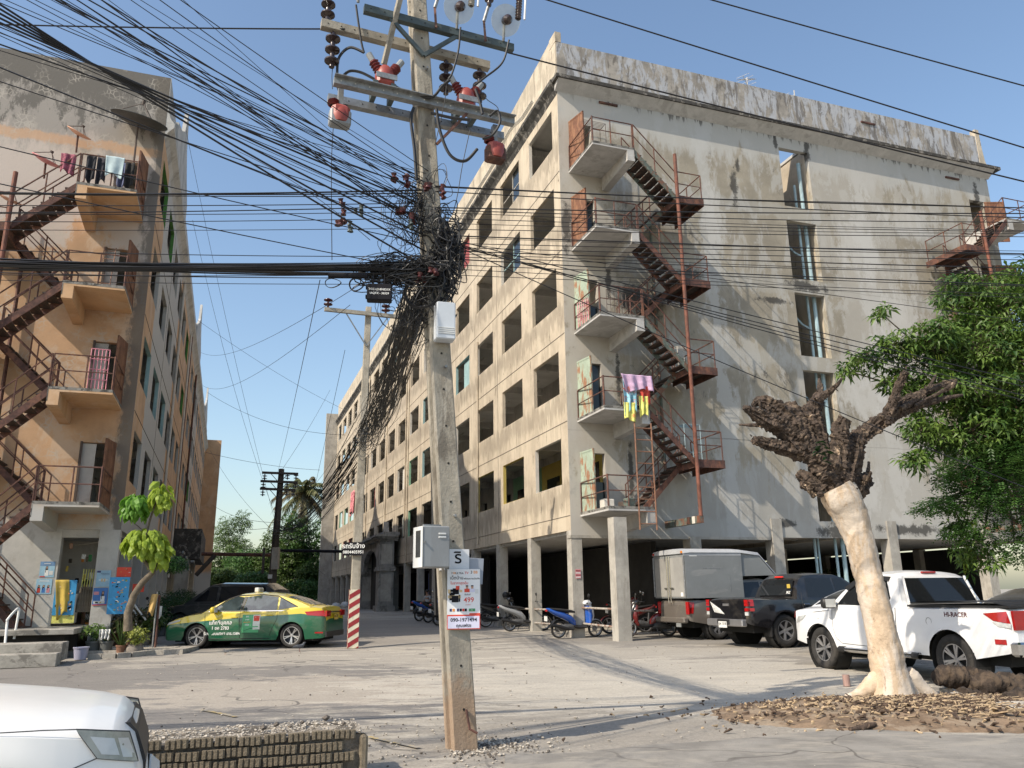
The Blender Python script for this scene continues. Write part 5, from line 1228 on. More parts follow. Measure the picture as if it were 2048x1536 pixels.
tx.side_glass([(.98, .985), (.18, .965), (.12, 1.33), (.30, 1.36), (.55, 1.27)], mt=m_cglassl); tx.side_glass([(.10, .965), (-.88, .985), (-.86, 1.33), (-.4, 1.385), (.03, 1.345)], mt=m_cglassl); tx.side_glass([(-.93, .99), (-1.42, 1.06), (-1.2, 1.2), (-.92, 1.32)], mt=m_cglassl)
tx.side_glass([(1.08, .955), (-1.5, .955), (-1.55, .975), (1.06, .975)], 'belt_trim', m_chrome, .009)
tx.side_glass([(.17, .97), (.11, .97), (.04, 1.35), (.11, 1.35)], 'pillar', m_trim, .009)
for p in ([(1.0, .985), (.56, 1.29), (.28, 1.375), (-.4, 1.40), (-.85, 1.35), (-1.45, 1.06)],): tx.seam(p, w_=.03, cab=True, name='window_trim')
tx.top_glass(1.16, .40, name='windscreen'); tx.top_glass(-1.12, -1.80, .9, .8, name='rear_window')
tx.seam([(1.15, .93), (1.10, .62), (1.04, .32), (.98, .25)]); tx.seam([(.13, .95), (.13, .6), (.11, .26)]); tx.seam([(-.92, .96), (-.93, .75), (-.80, .5), (-.72, .3)])
tx.seam([(-.72, .245), (1.0, .235)], w_=.02); tx.handle(.28, .80, m_ty); tx.handle(-.72, .85, m_ty); tx.mirror(.86, 1.0, m_ty)
tx.patch([(-2.27, .80), (-1.78, .84), (-1.70, .93), (-2.22, .96)], m_tail, 'tail_lamp', .012); tx.patch([(2.28, .60), (1.86, .71), (1.84, .76), (2.22, .68)], m_lens, 'head_lamp', .01); tx.patch([(-2.22, .36), (-2.0, .36), (-2.0, .40), (-2.22, .40)], m_tail, 'reflector', .01)
tx.rear(.45, .80, .80, .95, m_tail, 'tail_lamp'); tx.rear(-.8, .80, -.45, .95, m_tail, 'tail_lamp'); tx.rear(-.42, .90, .42, .93, m_chrome, 'trim'); tx.rear(-.75, .26, .75, .40, m_trim, 'bumper_insert'); plate(tx, tx.xr - .022, .70, 'ทฉ 2783', False, mt=m_gold)
sg = MB().cbox((.0, 0, 1.53), (.13, .34, .13), bev=.02); sg = sg.build('roof_sign', m_platew, tx.t); 
for s_ in (1, -1): text('TAXI', .085, m_blk, sg, frame((s_ * .067, 0, 1.53), (0, s_, 0), (0, 0, 1), (s_, 0, 0)), depth=.0005, bold=True)
def side_text(c, s_, x, z, size, mt, sd_=1, bold=True):
    yy = c.y(x, z) + .006; return text(s_, size, mt, c.t, frame((x, sd_ * yy, z), (-sd_, 0, 0), (0, -.0, 1), (0, sd_, 0)), depth=.0012, bold=bold)
side_text(tx, 'แท็กซี่บุคคล', .66, .66, .14, m_wh2); side_text(tx, '1 ขค 2783', .66, .52, .12, m_wh2); side_text(tx, 'ร้องเรียนแท็กซี่ โทร.1584', .62, .375, .105, m_wh2)
m_decg = mat('decal_green', (.08, .36, .16), .4, var=.15, vs=3); m_decw = mat('decal_white', (.62, .66, .60), .4, var=.05)
tx.patch([(.05, .40), (-.42, .40), (-.42, .87), (.05, .87)], m_decg, 'decal', .006, (1,)); tx.patch([(-.26, .48), (-.46, .48), (-.46, .86), (-.26, .86)], m_decw, 'decal', .009, (1,)); tx.patch([(-.28, .70), (-.44, .70), (-.44, .84), (-.28, .84)], m_red, 'decal', .011, (1,))
for s_, z, sz, c in (('ขอ', .82, .08, m_wh2), ('บุคคล', .74, .05, m_wh2), ('บริการแท็กซี่', .67, .04, m_orng), ('1584', .60, .06, m_wh2)): side_text(tx, s_, -.09, z, sz, c)
side_text(tx, '24', -.36, .77, .1, m_wh2); tx.seam([(.0, .44), (-.15, .50), (-.3, .52), (-.42, .49)], (1,), .012, m_blk, 'decal_line')
# ---- white extra-cab pickup on the right
m_wp = paint('pickup_white', (.74, .75, .76), da=.05); m_shk = m_trim
mid, rz = place(V((5.99, 16.15, 0)), V((6.86, 13.05, 0)), 1.61, -1.61, .80, 1)
wp = Car('pickup_truck', 'white extra-cab pickup with black cover on its bed, behind the bare tree trunk', 'pickup', mid, rz, .925, -2.72, 2.62, (1.61, -1.61), .385, .265,
    [(-2.72, 1.0), (-2.66, 1.17), (-2.5, 1.20), (-.45, 1.185), (.9, 1.13), (1.25, 1.13), (1.9, 1.07), (2.35, .97), (2.55, .84), (2.62, .7)], .42, 1.13,
    [(-.62, 1.15), (-.55, 1.35), (-.42, 1.68), (-.25, 1.755), (.1, 1.785), (.45, 1.77), (.62, 1.71), (1.02, 1.44), (1.42, 1.12)], .30, (m_wp,), 'six', arch=1.2, cabw=.86, front_low=.5, rear_low=.55)
wp.side_glass([(1.1, 1.19), (.28, 1.18), (.26, 1.63), (.52, 1.64), (.86, 1.42)]); wp.side_glass([(.20, 1.18), (-.22, 1.20), (-.30, 1.30), (-.16, 1.60), (.18, 1.63)], off=.006)
wp.side_glass([(.92, 1.50), (.55, 1.68), (.15, 1.70), (-.25, 1.67), (-.22, 1.60), (.2, 1.62), (.5, 1.61), (.80, 1.44)], 'rain_visor', m_trim, .03)
wp.top_glass(1.30, .66, name='windscreen')
MB().add([(-.628, -.70, 1.22), (-.628, .70, 1.22), (-.475, .62, 1.64), (-.475, -.62, 1.64)], [(0, 1, 2, 3)]).build('rear_window', m_cglass, wp.t)
mb = MB()
mb.bar((-.636, -.74, 1.19), (-.636, .74, 1.19), .03, .04); mb.bar((-.636, .73, 1.19), (-.472, .65, 1.67), .035, .03); mb.bar((-.636, -.73, 1.19), (-.472, -.65, 1.67), .035, .03); mb.build('rear_window_frame', m_wp, wp.t)
MB().cbox((-.36, 0, 1.735), (.05, .30, .035), bev=.01).build('brake_lamp', m_tail, wp.t)
q = MB(); P = [[(x, yy, 1.195 + h) for x, h in ((-.66, .03), (-.9, .06), (-1.6, .07), (-2.4, .05), (-2.66, .0))] for yy in (-.80, -.5, 0, .5, .80)]; q.grid(P); q.box((-2.68, -.8, 1.17), (-.66, .8, 1.20)); sm_angle(q.build('bed_cover', m_trim, wp.t))
wp.seam([(1.22, 1.10), (1.20, .8), (1.10, .58), (.98, .5), (-.5, .47)]); wp.seam([(.22, 1.16), (.23, .5)], w_=.008); wp.seam([(-.47, 1.15), (-.49, .46)], w_=.016); wp.seam([(1.9, 1.04), (1.3, 1.09)], w_=.008)
wp.mirror(1.12, 1.22, m_trim, 1.15)
for sd_ in (1, -1):
    MB().tube([(1.0, sd_ * .93, .40), (-.95, sd_ * .93, .40)], .045, 10).build('side_step', m_chrome, wp.t); MB().tube([(1.05, sd_ * .93, .40), (.9, sd_ * .93, .40)], .055, 10).build('side_step_cap', m_trim, wp.t)
    MB().tube([(-.95, sd_ * .93, .40), (-.8, sd_ * .93, .40)], .055, 10).build('side_step_cap', m_trim, wp.t)
    MB().box((-2.06, sd_ * .66, .25), (-2.03, sd_ * .93, .62)).build('mud_flap', m_trim, wp.t)
wp.patch([(-2.70, .95), (-2.46, .99), (-2.30, 1.09), (-2.66, 1.12)], m_tail, 'tail_lamp', .012); wp.patch([(-2.70, .89), (-2.52, .91), (-2.44, .97), (-2.70, .95)], m_lens, 'tail_lamp_clear', .012)
for s_ in (-1, 1): wp.rear(s_ * .55, .86, s_ * .80, 1.13, m_tail, 'tail_lamp')
MB().cbox((-2.74, 0, .60), (.18, 1.75, .2), bev=.03).build('rear_bumper', m_chrome, wp.t)
wp.patch([(-2.62, .66), (-2.45, .66), (-2.45, .73), (-2.62, .73)], m_tail, 'reflector', .01); side_text(wp, 'HI-RACER', -1.78, 1.06, .105, mat('decal_dark', (.10, .03, .04), .5, var=0))
MB().lathe([(.055, 0), (.058, .003), (.06, 0)], 20, Matrix.Translation((-1.22, wp.y(-1.22, .95) + .002, .95)) @ Matrix.Rotation(-pi / 2, 4, 'X')).build('fuel_flap', m_trim, wp.t)
wp.patch([(2.56, .80), (2.2, .90), (2.05, .99), (2.45, .95)], m_lens, 'head_lamp', .01); MB().cbox((1.62, wp.y(1.62, .93) + .006, .93), (.05, .01, .03), bev=.003).build('side_repeater', m_lens, wp.t)
# ---- black double-cab pickup
m_bp = paint('pickup_black', (.008, .008, .010), .2, da=.06)
azr = radians(90 - 72)
def near_right(p, az, xw, W): # p: ground point of a right-side wheel at local (xw,-W)
    r = pi / 2 - radians(az); d = V((cos(r), sin(r), 0)); n = V((-d.y, d.x, 0)); c = p - d * xw + n * W; c.z = gz(c.x, c.y); return c, r
mid, rz = near_right(V((6.62, 20.75, 0)), 69, -1.60, .78)
bp = Car('pickup_truck', 'black double-cab pickup with stickers on tailgate and rear window, beside the grey box pickup', 'pickup', mid, rz, .93, -2.62, 2.55, (1.55, -1.55), .385, .26,
    [(-2.62, 1.02), (-2.58, 1.16), (-2.45, 1.18), (-1.1, 1.17), (.9, 1.10), (1.3, 1.10), (1.9, 1.05), (2.3, .95), (2.5, .8), (2.55, .65)], .42, 1.12,
    [(-1.12, 1.14), (-1.0, 1.45), (-.88, 1.66), (-.7, 1.76), (-.2, 1.79), (.3, 1.77), (.55, 1.70), (.95, 1.42), (1.35, 1.10)], .30, (m_bp,), 'truck', arch=1.2, cabw=.86, front_low=.5, rear_low=.55)
bp.side_glass([(1.05, 1.17), (.22, 1.17), (.2, 1.64), (.48, 1.63), (.8, 1.42)]); bp.side_glass([(.15, 1.17), (-.75, 1.18), (-.68, 1.64), (.13, 1.65)])
MB().add([(-1.128, -.68, 1.22), (-1.128, .68, 1.22), (-.925, .58, 1.62), (-.925, -.58, 1.62)], [(0, 1, 2, 3)]).build('rear_window', m_cglass, bp.t)
MB().cbox((-.90, 0, 1.685), (.05, .32, .04), bev=.01).build('brake_lamp', mat('brake_red_bright', (.7, .03, .02), .3, var=0), bp.t)
bp.seam([(-.98, 1.3), (-.98, .5)], w_=.012); bp.seam([(.18, 1.16), (.18, .5)], w_=.008)
for z, c in ((.86, m_tail), (.98, m_tail), (1.06, m_tail)): 
    for s_ in (-1, 1): bp.rear(s_ * .74, z, s_ * .88, z + .075, c, 'tail_lamp', .012); 
    bp.patch([(-2.6, z), (-2.44, z), (-2.44, z + .075), (-2.6, z + .075)], c, 'tail_lamp', .01)
for s_ in (-1, 1): bp.rear(s_ * .75, .76, s_ * .87, .84, m_lens, 'reversing_lamp', .012)
bp.rear(-.75, .72, .75, 1.12, m_bp, 'tailgate', .012); bp.rear(-.12, .98, .12, 1.04, m_rim, 'tailgate_handle', .03)
for k in range(9):
    MB().bar((-2.636, .66 - k * .045, 1.08 - .02 * k), (-2.636, .50 - k * .05, .82 - .005 * k), .008, .016, up=(1, 0, 0)).build('sticker', m_wh2, bp.t)
MB().cbox((-2.66, 0, .58), (.16, 1.5, .17), bev=.02).build('rear_bumper', m_rim, bp.t); MB().cbox((-2.75, 0, .6), (.03, .5, .12), bev=.01).build('bumper_step', m_trim, bp.t)
plate(bp, -2.77, .46, 'ฎห 1318', False)
MB().box((-1.10, -.62, 1.40), (-1.09, -.50, 1.50)).build('sticker', m_gold, bp.t, loc=(.015, 0, 0)); text('SRZ', .09, m_wh2, bp.t, frame((-1.11, -.56, 1.29), (0, -1, 0), (.35, 0, 1), (-1, 0, 0)), bold=True)
bp.mirror(1.02, 1.20, m_chrome, 1.1); bp.handle(.0, 1.0, m_chrome, (-1,)); bp.handle(-.86, 1.0, m_chrome, (-1,))
for s_ in (-1, 1): MB().tube([(.95, s_ * .93, .42), (-.95, s_ * .93, .42)], .04, 8).build('side_step', m_chrome, bp.t); MB().box((-2.02, s_ * .68, .25), (-1.99, s_ * .93, .6)).build('mud_flap', m_trim, bp.t)
# ---- grey pickup with box body
m_gp = paint('pickup_bronze_grey', (.12, .105, .09), .4, da=.3); m_box = mat('canopy_grey', (.20, .21, .21), .5, var=.06, vs=1.5, stain=(.30, .30, .29), samt=.5, sscale=(1, 1, 3), sth=.56); m_boxt = mat('canopy_roof_cloth', (.36, .37, .38), .8, var=.08)
mid, rz = near_right(V((5.75, 23.75, 0)), 70, -1.45, .74)
gp = Car('pickup_truck', 'bronze grey pickup with a tall grey box body and double rear doors', 'pickup', mid, rz, .87, -2.4, 2.5, (1.5, -1.45), .34, .215,
    [(-2.4, 1.0), (-2.36, 1.1), (-.75, 1.1), (1.0, 1.05), (1.9, 1.0), (2.4, .85), (2.5, .62)], .38, 1.06,
    [(-.78, 1.08), (-.66, 1.5), (-.5, 1.66), (.2, 1.7), (.5, 1.62), (.95, 1.35), (1.3, 1.05)], .28, (m_gp,), 'plain', cabw=.80, front_low=.45, rear_low=.5)
gp.side_glass([(1.0, 1.12), (.2, 1.12), (.2, 1.55), (.45, 1.55), (.75, 1.35)]); gp.side_glass([(.15, 1.12), (-.45, 1.13), (-.4, 1.54), (.13, 1.56)])
bx_ = MB(); bx_.box((-2.46, -.88, 1.12), (-.55, .88, 2.38)); bx_.prism([(-.549, 1.72), (-.549, 2.38), (.1, 2.30), (.62, 1.74)], -.84, .84, 'xz'); box = bx_.build('box_body', m_box, gp.t)
P = []
for x, w_, z in ((-2.50, .90, 2.36), (-2.3, .91, 2.385), (-.6, .90, 2.385), (.1, .86, 2.31), (.68, .84, 1.72)):
    P.append([(x, -w_, z), (x, -w_ * .93, z + .09), (x, -w_ * .5, z + .13), (x, 0, z + .14), (x, w_ * .5, z + .13), (x, w_ * .93, z + .09), (x, w_, z)])
mb = MB().grid(P); mb.add(P[0], [tuple(range(7))]); sm_angle(mb.build('roof_cover', m_boxt, box), 50)
MB().box((-2.5, -.885, 2.30), (-.55, -.881, 2.38)).build('roof_hem', m_boxt, box)
for s_ in (-1, 1):
    dr = MB().box((-2.475, s_ * .02, 1.16), (-2.462, s_ * .80, 2.26)).build('rear_door', mat('canopy_door', (.27, .265, .25), .4, var=.1, vs=1, stain=(.36, .35, .32), samt=.5, sscale=(2, 2, .6)), box)
    MB().tube([(-2.495, s_ * .07, 1.0), (-2.495, s_ * .07, 2.30)], .02, 6).build('lock_rod', m_chrome, dr); MB().tube([(-2.49, s_ * .85, 1.16), (-2.49, s_ * .85, 2.3)], .022, 6).build('door_post', m_galv, dr)
    for z in (1.4, 2.1): MB().box((-2.5, s_ * .8, z), (-2.47, s_ * .88, z + .05)).build('hinge', m_galv, dr)
    MB().box((-2.51, s_ * .07, 1.38), (-2.49, s_ * .25, 1.42)).build('lock_handle', m_chrome, dr)
    MB().cbox((-2.5, s_ * .80, 2.40), (.03, .10, .07), bev=.01).build('marker_lamp', m_amber if s_ < 0 else m_tail, box)
    gp.rear(s_ * .70, .68, s_ * .85, 1.02, m_tail, 'tail_lamp', .015)
gp.patch([(-2.38, .70), (-2.26, .70), (-2.20, 1.0), (-2.38, 1.02)], m_tail, 'tail_lamp', .01)
MB().box((-2.479, -.72, 1.17), (-2.477, -.60, 1.28)).build('sticker', m_wh2, box); MB().box((-2.3, -.8845, 2.28), (-2.05, -.8835, 2.36)).build('sticker', m_wh2, box)
MB().box((-1.9, -.884, 1.93), (-1.25, -.8805, 1.955)).build('scratch', m_galv, box); MB().box((-1.0, -.884, 1.3), (-.98, -.8805, 1.75)).build('scratch', m_galv, box)
MB().cbox((-2.48, 0, .52), (.16, 1.6, .16), bev=.03).build('rear_bumper', m_gp, gp.t); MB().cbox((-2.52, -.45, .40), (.02, .25, .13)).build('hanging_plate', m_box, gp.t)
MB().box((-.55, -.80, 1.30), (-.50, -.78, 1.70)).build('window_frame', m_chrome, gp.t)
# ---- parked cars half hidden
def sedan(label, loc, az, paintm, hs=1., W=.88, group=None, **k):
    r = pi / 2 - radians(az); loc = V(loc); loc.z = gz(loc.x, loc.y)
    c = Car('parked_car', label, 'car', loc, r, W, -2.2, 2.25, (1.32, -1.3), .31, .2,
        [(-2.2, .8), (-2.14, .98), (-1.7, 1.04), (-.9, .98), (.9, .95), (1.2, .95), (1.8, .86), (2.15, .7), (2.25, .55)], .2, .93,
        [(-1.75, 1.0), (-1.3, 1.25), (-.8, 1.41), (-.2, 1.46), (.3, 1.42), (.9, 1.15), (1.25, .94)], .36, (paintm,), 'plain', cabw=.79, group=group)
    c.side_glass([(.95, .98), (.1, .97), (.08, 1.34), (.3, 1.36), (.6, 1.22)]); c.side_glass([(.04, .97), (-.9, .98), (-.85, 1.33), (.0, 1.36)]); c.top_glass(1.12, .38); c.top_glass(-.85, -1.6, name='rear_window')
    c.mirror(.85, .98, paintm); c.handle(.25, .82, paintm); c.handle(-.7, .84, paintm)
    c.patch([(-2.18, .78), (-1.8, .82), (-1.8, .92), (-2.15, .93)], m_tail, 'tail_lamp', .01); c.patch([(2.2, .6), (1.85, .7), (1.8, .78), (2.1, .72)], m_lens, 'head_lamp', .01); plate(c, -2.215, .62, 'กข 1415', False) if 0 else None
    return c
m_dk1 = paint('car_black', (.012, .012, .013), .25); m_dk2 = paint('car_dark_grey', (.035, .037, .038), .3, da=.3); m_sil = paint('car_silver', (.42, .43, .44), .3, metal=.3)
sedan('black sedan parked right behind the green and yellow taxi', px(520, 1250, 25.9), 273, m_dk1)
m_, r_ = V(px(455, 1240, 29.6)), pi / 2 - radians(276); m_.z = gz(0, m_.y)
sv = Car('parked_car', 'dark suv with a high roof, furthest of the three cars by the orange block', 'car', m_, r_, .9, -2.2, 2.3, (1.35, -1.3), .36, .22,
    [(-2.2, .9), (-2.1, 1.06), (.9, 1.05), (1.3, 1.05), (2.0, .95), (2.3, .6)], .3, 1.05, [(-2.1, 1.1), (-1.95, 1.5), (-1.6, 1.72), (0, 1.76), (.4, 1.70), (1.25, 1.08)], .3, (m_dk2,), 'plain', cabw=.82)
sv.side_glass([(.9, 1.12), (.1, 1.12), (.1, 1.6), (.4, 1.6)]); sv.side_glass([(.0, 1.12), (-1.8, 1.14), (-1.6, 1.6), (.0, 1.62)]); sv.top_glass(1.15, .45)
sedan('white car nose showing between the black pickup and the white pickup', V((8.7, 19.4, 0)), 62, m_wp)
sedan('silver car roof showing behind the bed of the white pickup', V((11.6, 17.4, 0)), 75, m_sil)
# ---- white suv in the near left corner
m_lensd = mat('headlamp_hazed', (.27, .275, .24), .18, var=.25, vs=6, coat=.5)
m_ws = paint('suv_white', (.78, .77, .73), .35, coat=.25, da=.03)
NS = px(268, 1500, 4.0)
azn = 67; r = pi / 2 - radians(azn); d = V((cos(r), sin(r), 0)); n = V((-d.y, d.x, 0))
c0 = V((NS.x, NS.y, 0)) - d * 2.28 + n * .80; c0.z = 0
fs = Car('parked_car', 'white suv front corner with headlamp and black grille, nearest the camera at the bottom left', 'car', c0, r, .90, -2.3, 2.36, (1.72, -1.38), .37, .25,
    [(-2.3, .9), (-2.2, 1.02), (.7, 1.045), (1.15, 1.065), (1.5, 1.055), (1.85, 1.015), (2.06, .985), (2.18, .955), (2.27, .885), (2.32, .76), (2.36, .5)], .36, 1.06, [(-2.1, 1.06), (-1.9, 1.7), (-1.4, 1.8), (0, 1.82), (.2, 1.74), (.95, 1.08)], .28, (m_ws,), 'plain', crown=.10, nose=.24, cabw=.83, arch=1.22, ends=.06, front_low=.34)
fs.side_glass([(.6, 1.16), (-.1, 1.16), (-.1, 1.65), (.1, 1.65)]); fs.side_glass([(-.2, 1.16), (-1.8, 1.16), (-1.7, 1.65), (-.2, 1.66)]); fs.top_glass(.85, .3)
fs.patch([(2.13, .80), (2.30, .76), (2.25, .895), (2.03, .93)], m_lensd, 'head_lamp', .012); fs.seam([(2.13, .80), (2.30, .76), (2.25, .895), (2.03, .93), (2.13, .80)], w_=.009)
fs.seam([(.9, 1.0), (1.35, .985), (1.62, .95), (1.9, .94), (2.03, .93)], w_=.005); fs.seam([(2.13, .80), (2.0, .76), (1.9, .72)], w_=.005)
fs.patch([(2.145, .815), (2.22, .80), (2.19, .875), (2.09, .895)], m_lens, 'lamp_reflector', .0135); fs.patch([(2.235, .79), (2.29, .78), (2.25, .87), (2.205, .875)], m_lens, 'lamp_reflector', .0135)
gm = MB()
for yy0, yy1 in ((-.46, .46),):
    gm.prism([(2.15, .66), (2.335, .66), (2.33, .74), (2.285, .86), (2.245, .905), (2.15, .905)], yy0, yy1, 'xz')
gm.build('grille', m_trim, fs.t)
for z in (.72, .77, .82, .86): MB().cbox((interp(z, [(.64, 2.34), (.72, 2.33), (.83, 2.28), (.87, 2.24)]) - .004, 0, z), (.02, .93, .014), bev=.005).build('grille_bar', m_rim if z > .82 else m_rimd, fs.t)
MB().cbox((2.34, 0, .49), (.14, 1.5, .16), bev=.05).build('bumper_lip', m_ws, fs.t); MB().box((2.30, -.62, .28), (2.40, .62, .40)).build('bumper_insert', m_trim, fs.t)
# ---------------------------------------------------------------- scooters and motorcycles
def blob(mb, secs, n=12, M=None):
    """smooth shell through sections (x, z, half width, half height)"""
    P = []
    k = len(secs)
    for i, (x, z, a, b) in enumerate(secs):
        p = secs[max(i - 1, 0)]; q = secs[min(i + 1, k - 1)]; dx, dz = q[0] - p[0], q[1] - p[1]; l = math.hypot(dx, dz) or 1; nx, nz = -dz / l, dx / l
        P.append([(x + nx * b * sin(2 * pi * j / n), a * cos(2 * pi * j / n), z + nz * b * sin(2 * pi * j / n)) for j in range(n)])
    mb.grid(P, M, closed=True); mb.add(P[0], [tuple(range(n))], M); mb.add(P[-1], [tuple(range(n))], M); return mb
m_bseat = mat('seat_vinyl', (.015, .015, .016), .55, var=.1); m_eng = mat('engine_grey', (.10, .10, .10), .5, metal=.3, var=.2, vs=9)
BW = {}
def scooter(label, p, az, body, cowl, R=.245, helmet=None, lean=.06, basket=False, group='motorcycles parked along the beige block'):
    r = pi / 2 - radians(az); t = thing('motorcycle', label, 'motorcycle', p, r, group); t.rotation_euler = (lean, 0, r)
    if R not in BW:
        M = Matrix.Rotation(-pi / 2, 4, 'X'); h = .045
        ty = MB().lathe([(R * .80, -h * .8), (R * .9, -h), (R, -h * .4), (R, h * .4), (R * .9, h), (R * .80, h * .8)], 32, M).mesh('tyre', m_tyre, True)
        rm = MB().lathe([(R * .74, -.025), (R * .82, -.03), (R * .82, .03), (R * .74, .025)], 32, M); rm.lathe([(0, -.06), (.035, -.06), (.035, .06), (0, .06)], 12, M); rm.lathe([(.035, .04), (.09, .042), (.09, .035), (.035, .035)], 18, M)
        for k in range(5): a = k * 2 * pi / 5; rm.bar((.03 * cos(a), 0, .03 * sin(a)), (R * .76 * cos(a), 0, R * .76 * sin(a)), .022, .02)
        BW[R] = (ty, rm.mesh('rim', m_rim))
    for x in (-.62, .64):
        w_ = bpy.data.objects.new('wheel', None); COL.objects.link(w_); w_.parent = t; w_.location = (x, 0, R); w_.empty_display_size = .1
        obj('tyre', BW[R][0], w_); obj('rim', BW[R][1], w_)
    S_ = lambda o: sm_angle(o, 50)
    S_(blob(MB(), [(-1.02, .86, .03, .02), (-.95, .83, .08, .05), (-.75, .74, .115, .08), (-.5, .66, .13, .10), (-.25, .56, .12, .11), (-.12, .44, .10, .09), (-.08, .36, .06, .05)]).build('tail_body', body, t))
    S_(blob(MB(), [(-.92, .86, .06, .02), (-.8, .84, .11, .035), (-.5, .80, .125, .05), (-.2, .765, .10, .045), (-.08, .74, .05, .03)]).build('seat', m_bseat, t))
    S_(blob(MB(), [(-.15, .34, .10, .05), (.05, .30, .12, .05), (.28, .31, .13, .05), (.36, .38, .14, .05)]).build('floorboard', m_bseat, t))
    S_(blob(MB(), [(.34, .34, .13, .04), (.40, .45, .17, .07), (.42, .62, .18, .10), (.40, .80, .15, .10), (.35, .92, .09, .07)]).build('leg_shield', body, t))
    S_(blob(MB(), [(.53, .48, .04, .04), (.51, .62, .09, .09), (.46, .78, .13, .11), (.39, .92, .10, .10)]).build('front_cowl', cowl, t))
    S_(blob(MB(), [(.46, .95, .07, .08), (.38, 1.0, .12, .10), (.28, 1.01, .11, .07), (.22, .99, .04, .03)]).build('handlebar_cowl', cowl, t))
    S_(MB().lathe([(.0, .03), (.05, .02), (.06, 0)], 12, Matrix.Translation((.45, 0, .98)) @ Matrix.Rotation(pi / 2, 4, 'Y')).build('head_lamp', m_lens, t))
    MB().tube([(.20, -.34, 1.0), (.27, -.2, 1.01), (.31, 0, .99), (.27, .2, 1.01), (.20, .34, 1.0)], .016, 7).build('handlebar', m_bseat, t)
    for s_ in (-1, 1):
        mr = MB().tube([(.27, s_ * .22, 1.02), (.26, s_ * .30, 1.2)], .007, 5).build('mirror_stalk', m_bseat, t)
        S_(MB().lathe([(0, 0), (.05, .0), (.058, .012), (.05, .03), (0, .035)], 14, Matrix.Translation((.25, s_ * .32, 1.24)) @ Matrix.Rotation(-pi / 2, 4, 'Y')).build('mirror', m_chrome if s_ > 0 else m_bseat, mr))
        MB().tube([(.37, s_ * .05, .62), (.64, s_ * .065, R)], .018, 7).build('fork', m_eng, t)
    P = []
    for j in range(9): a = radians(15 + j * 19); P.append([(.64 + (R + .03) * cos(a), y, R + (R + .03) * sin(a) - (.02 if abs(y) > .05 else 0)) for y in (-.06, -.03, .03, .06)])
    S_(MB().grid(P).build('front_fender', cowl if R < .26 else body, t))
    P = []
    for j in range(6): a = radians(75 + j * 19); P.append([(-.62 + (R + .05) * cos(a), y, R + (R + .05) * sin(a)) for y in (-.07, 0, .07)])
    MB().grid(P).build('rear_fender', m_bseat, t)
    S_(blob(MB(), [(-.72, .26, .05, .07), (-.5, .30, .10, .10), (-.25, .32, .12, .11), (-.1, .30, .08, .08)]).build('engine', m_eng, t))
    S_(blob(MB(), [(-.95, .40, .04, .05), (-.75, .37, .05, .055), (-.5, .30, .045, .05), (-.2, .24, .02, .02)], M=Matrix.Translation((0, -.15, 0))).build('exhaust', m_bseat, t))
    MB().tube([(-.68, .11, .33), (-.72, .12, .62)], .025, 7).build('shock_absorber', m_eng, t)
    MB().cbox((-1.03, 0, .80), (.03, .13, .06), bev=.01).build('tail_lamp', m_tail, t); MB().box((-1.05, -.1, .50), (-1.035, .1, .64)).build('number_plate', m_platew, t, rot=(0, .0, 0))
    MB().tube([(-.2, .10, .25), (-.24, .24, .0)], .012, 5).build('side_stand', m_eng, t)
    if helmet: 
        q = MB().lathe([(.10, -.08), (.13, 0), (.125, .07), (.08, .12), (0, .14)], 16, Matrix.Translation((.24, .18, 1.14))); o = S_(q.build('helmet', m_bseat, None)); o.parent = None
        o.matrix_world = Matrix.Translation(p) @ Matrix.Rotation(r, 4, 'Z'); tag(o, 'black helmet on the handlebar of the second black motorcycle', 'helmet')
    return t
mb_blue = paint('scooter_blue', (.01, .08, .38), .25, da=.05); mb_wht = paint('scooter_white', (.62, .64, .66), .3, da=.1); mb_gry = paint('scooter_grey', (.09, .09, .095), .35); mb_blk = paint('scooter_black', (.012, .012, .014), .25); mb_red = paint('scooter_red', (.12, .008, .008), .3); mb_slv = paint('scooter_silver', (.3, .31, .32), .3)
def bike_at(label, xr_, yr_, az, body, cowl, Yadd=0, **k):
    q = pg(xr_, yr_); a = radians(az); d = V((sin(a), cos(a), 0)); c = q + d * .62; c.y += Yadd; c.z = gz(c.x, c.y) + .005
    return scooter(label, c, az, body, cowl, **k)
bike_at('blue and white scooter parked in the sun by the near column', 1117, 1277, 66, mb_blue, mb_wht, R=.25)
bike_at('grey scooter with silver side cover between the black motorcycle and the blue one', 1019, 1263, 72, mb_slv, mb_gry, R=.25)
bike_at('black motorcycle with a helmet on the handlebar, left end of the near row', 971, 1255, 72, mb_blk, mb_blk, R=.275, helmet=True)
bike_at('red motorcycle in the shade whose front wheel shows left of the outboard column', 1292, 1266, 255, mb_red, mb_blk, R=.27)
bike_at('red and white motorcycle right of the outboard column, beside the box pickup', 1338, 1273, 258, mb_red, mb_blk, R=.27)
bike_at('dark motorcycle with red shield deeper in the shade right of the outboard column', 1325, 1259, 255, mb_blk, mb_red, R=.27)
bike_at('black motorcycle deep in the shade behind the outboard column', 1235, 1255, 70, mb_blk, mb_gry, R=.27)
for x, y, lb, c in ((838, 1243, 'blue motorcycle leftmost of the row by the gateway', mb_blue), (856, 1246, 'black motorcycle in the middle of the row by the gateway', mb_blk), (876, 1252, 'dark grey motorcycle right end of the row by the gateway', mb_gry)):
    bike_at(lb, x, y, 50, c, mb_blk, R=.27)
bike_at('dark motorcycle parked behind the potted plants of the shop', 322, 1262, 170, mb_blk, mb_blk, R=.27, group='motorcycles by the orange block')
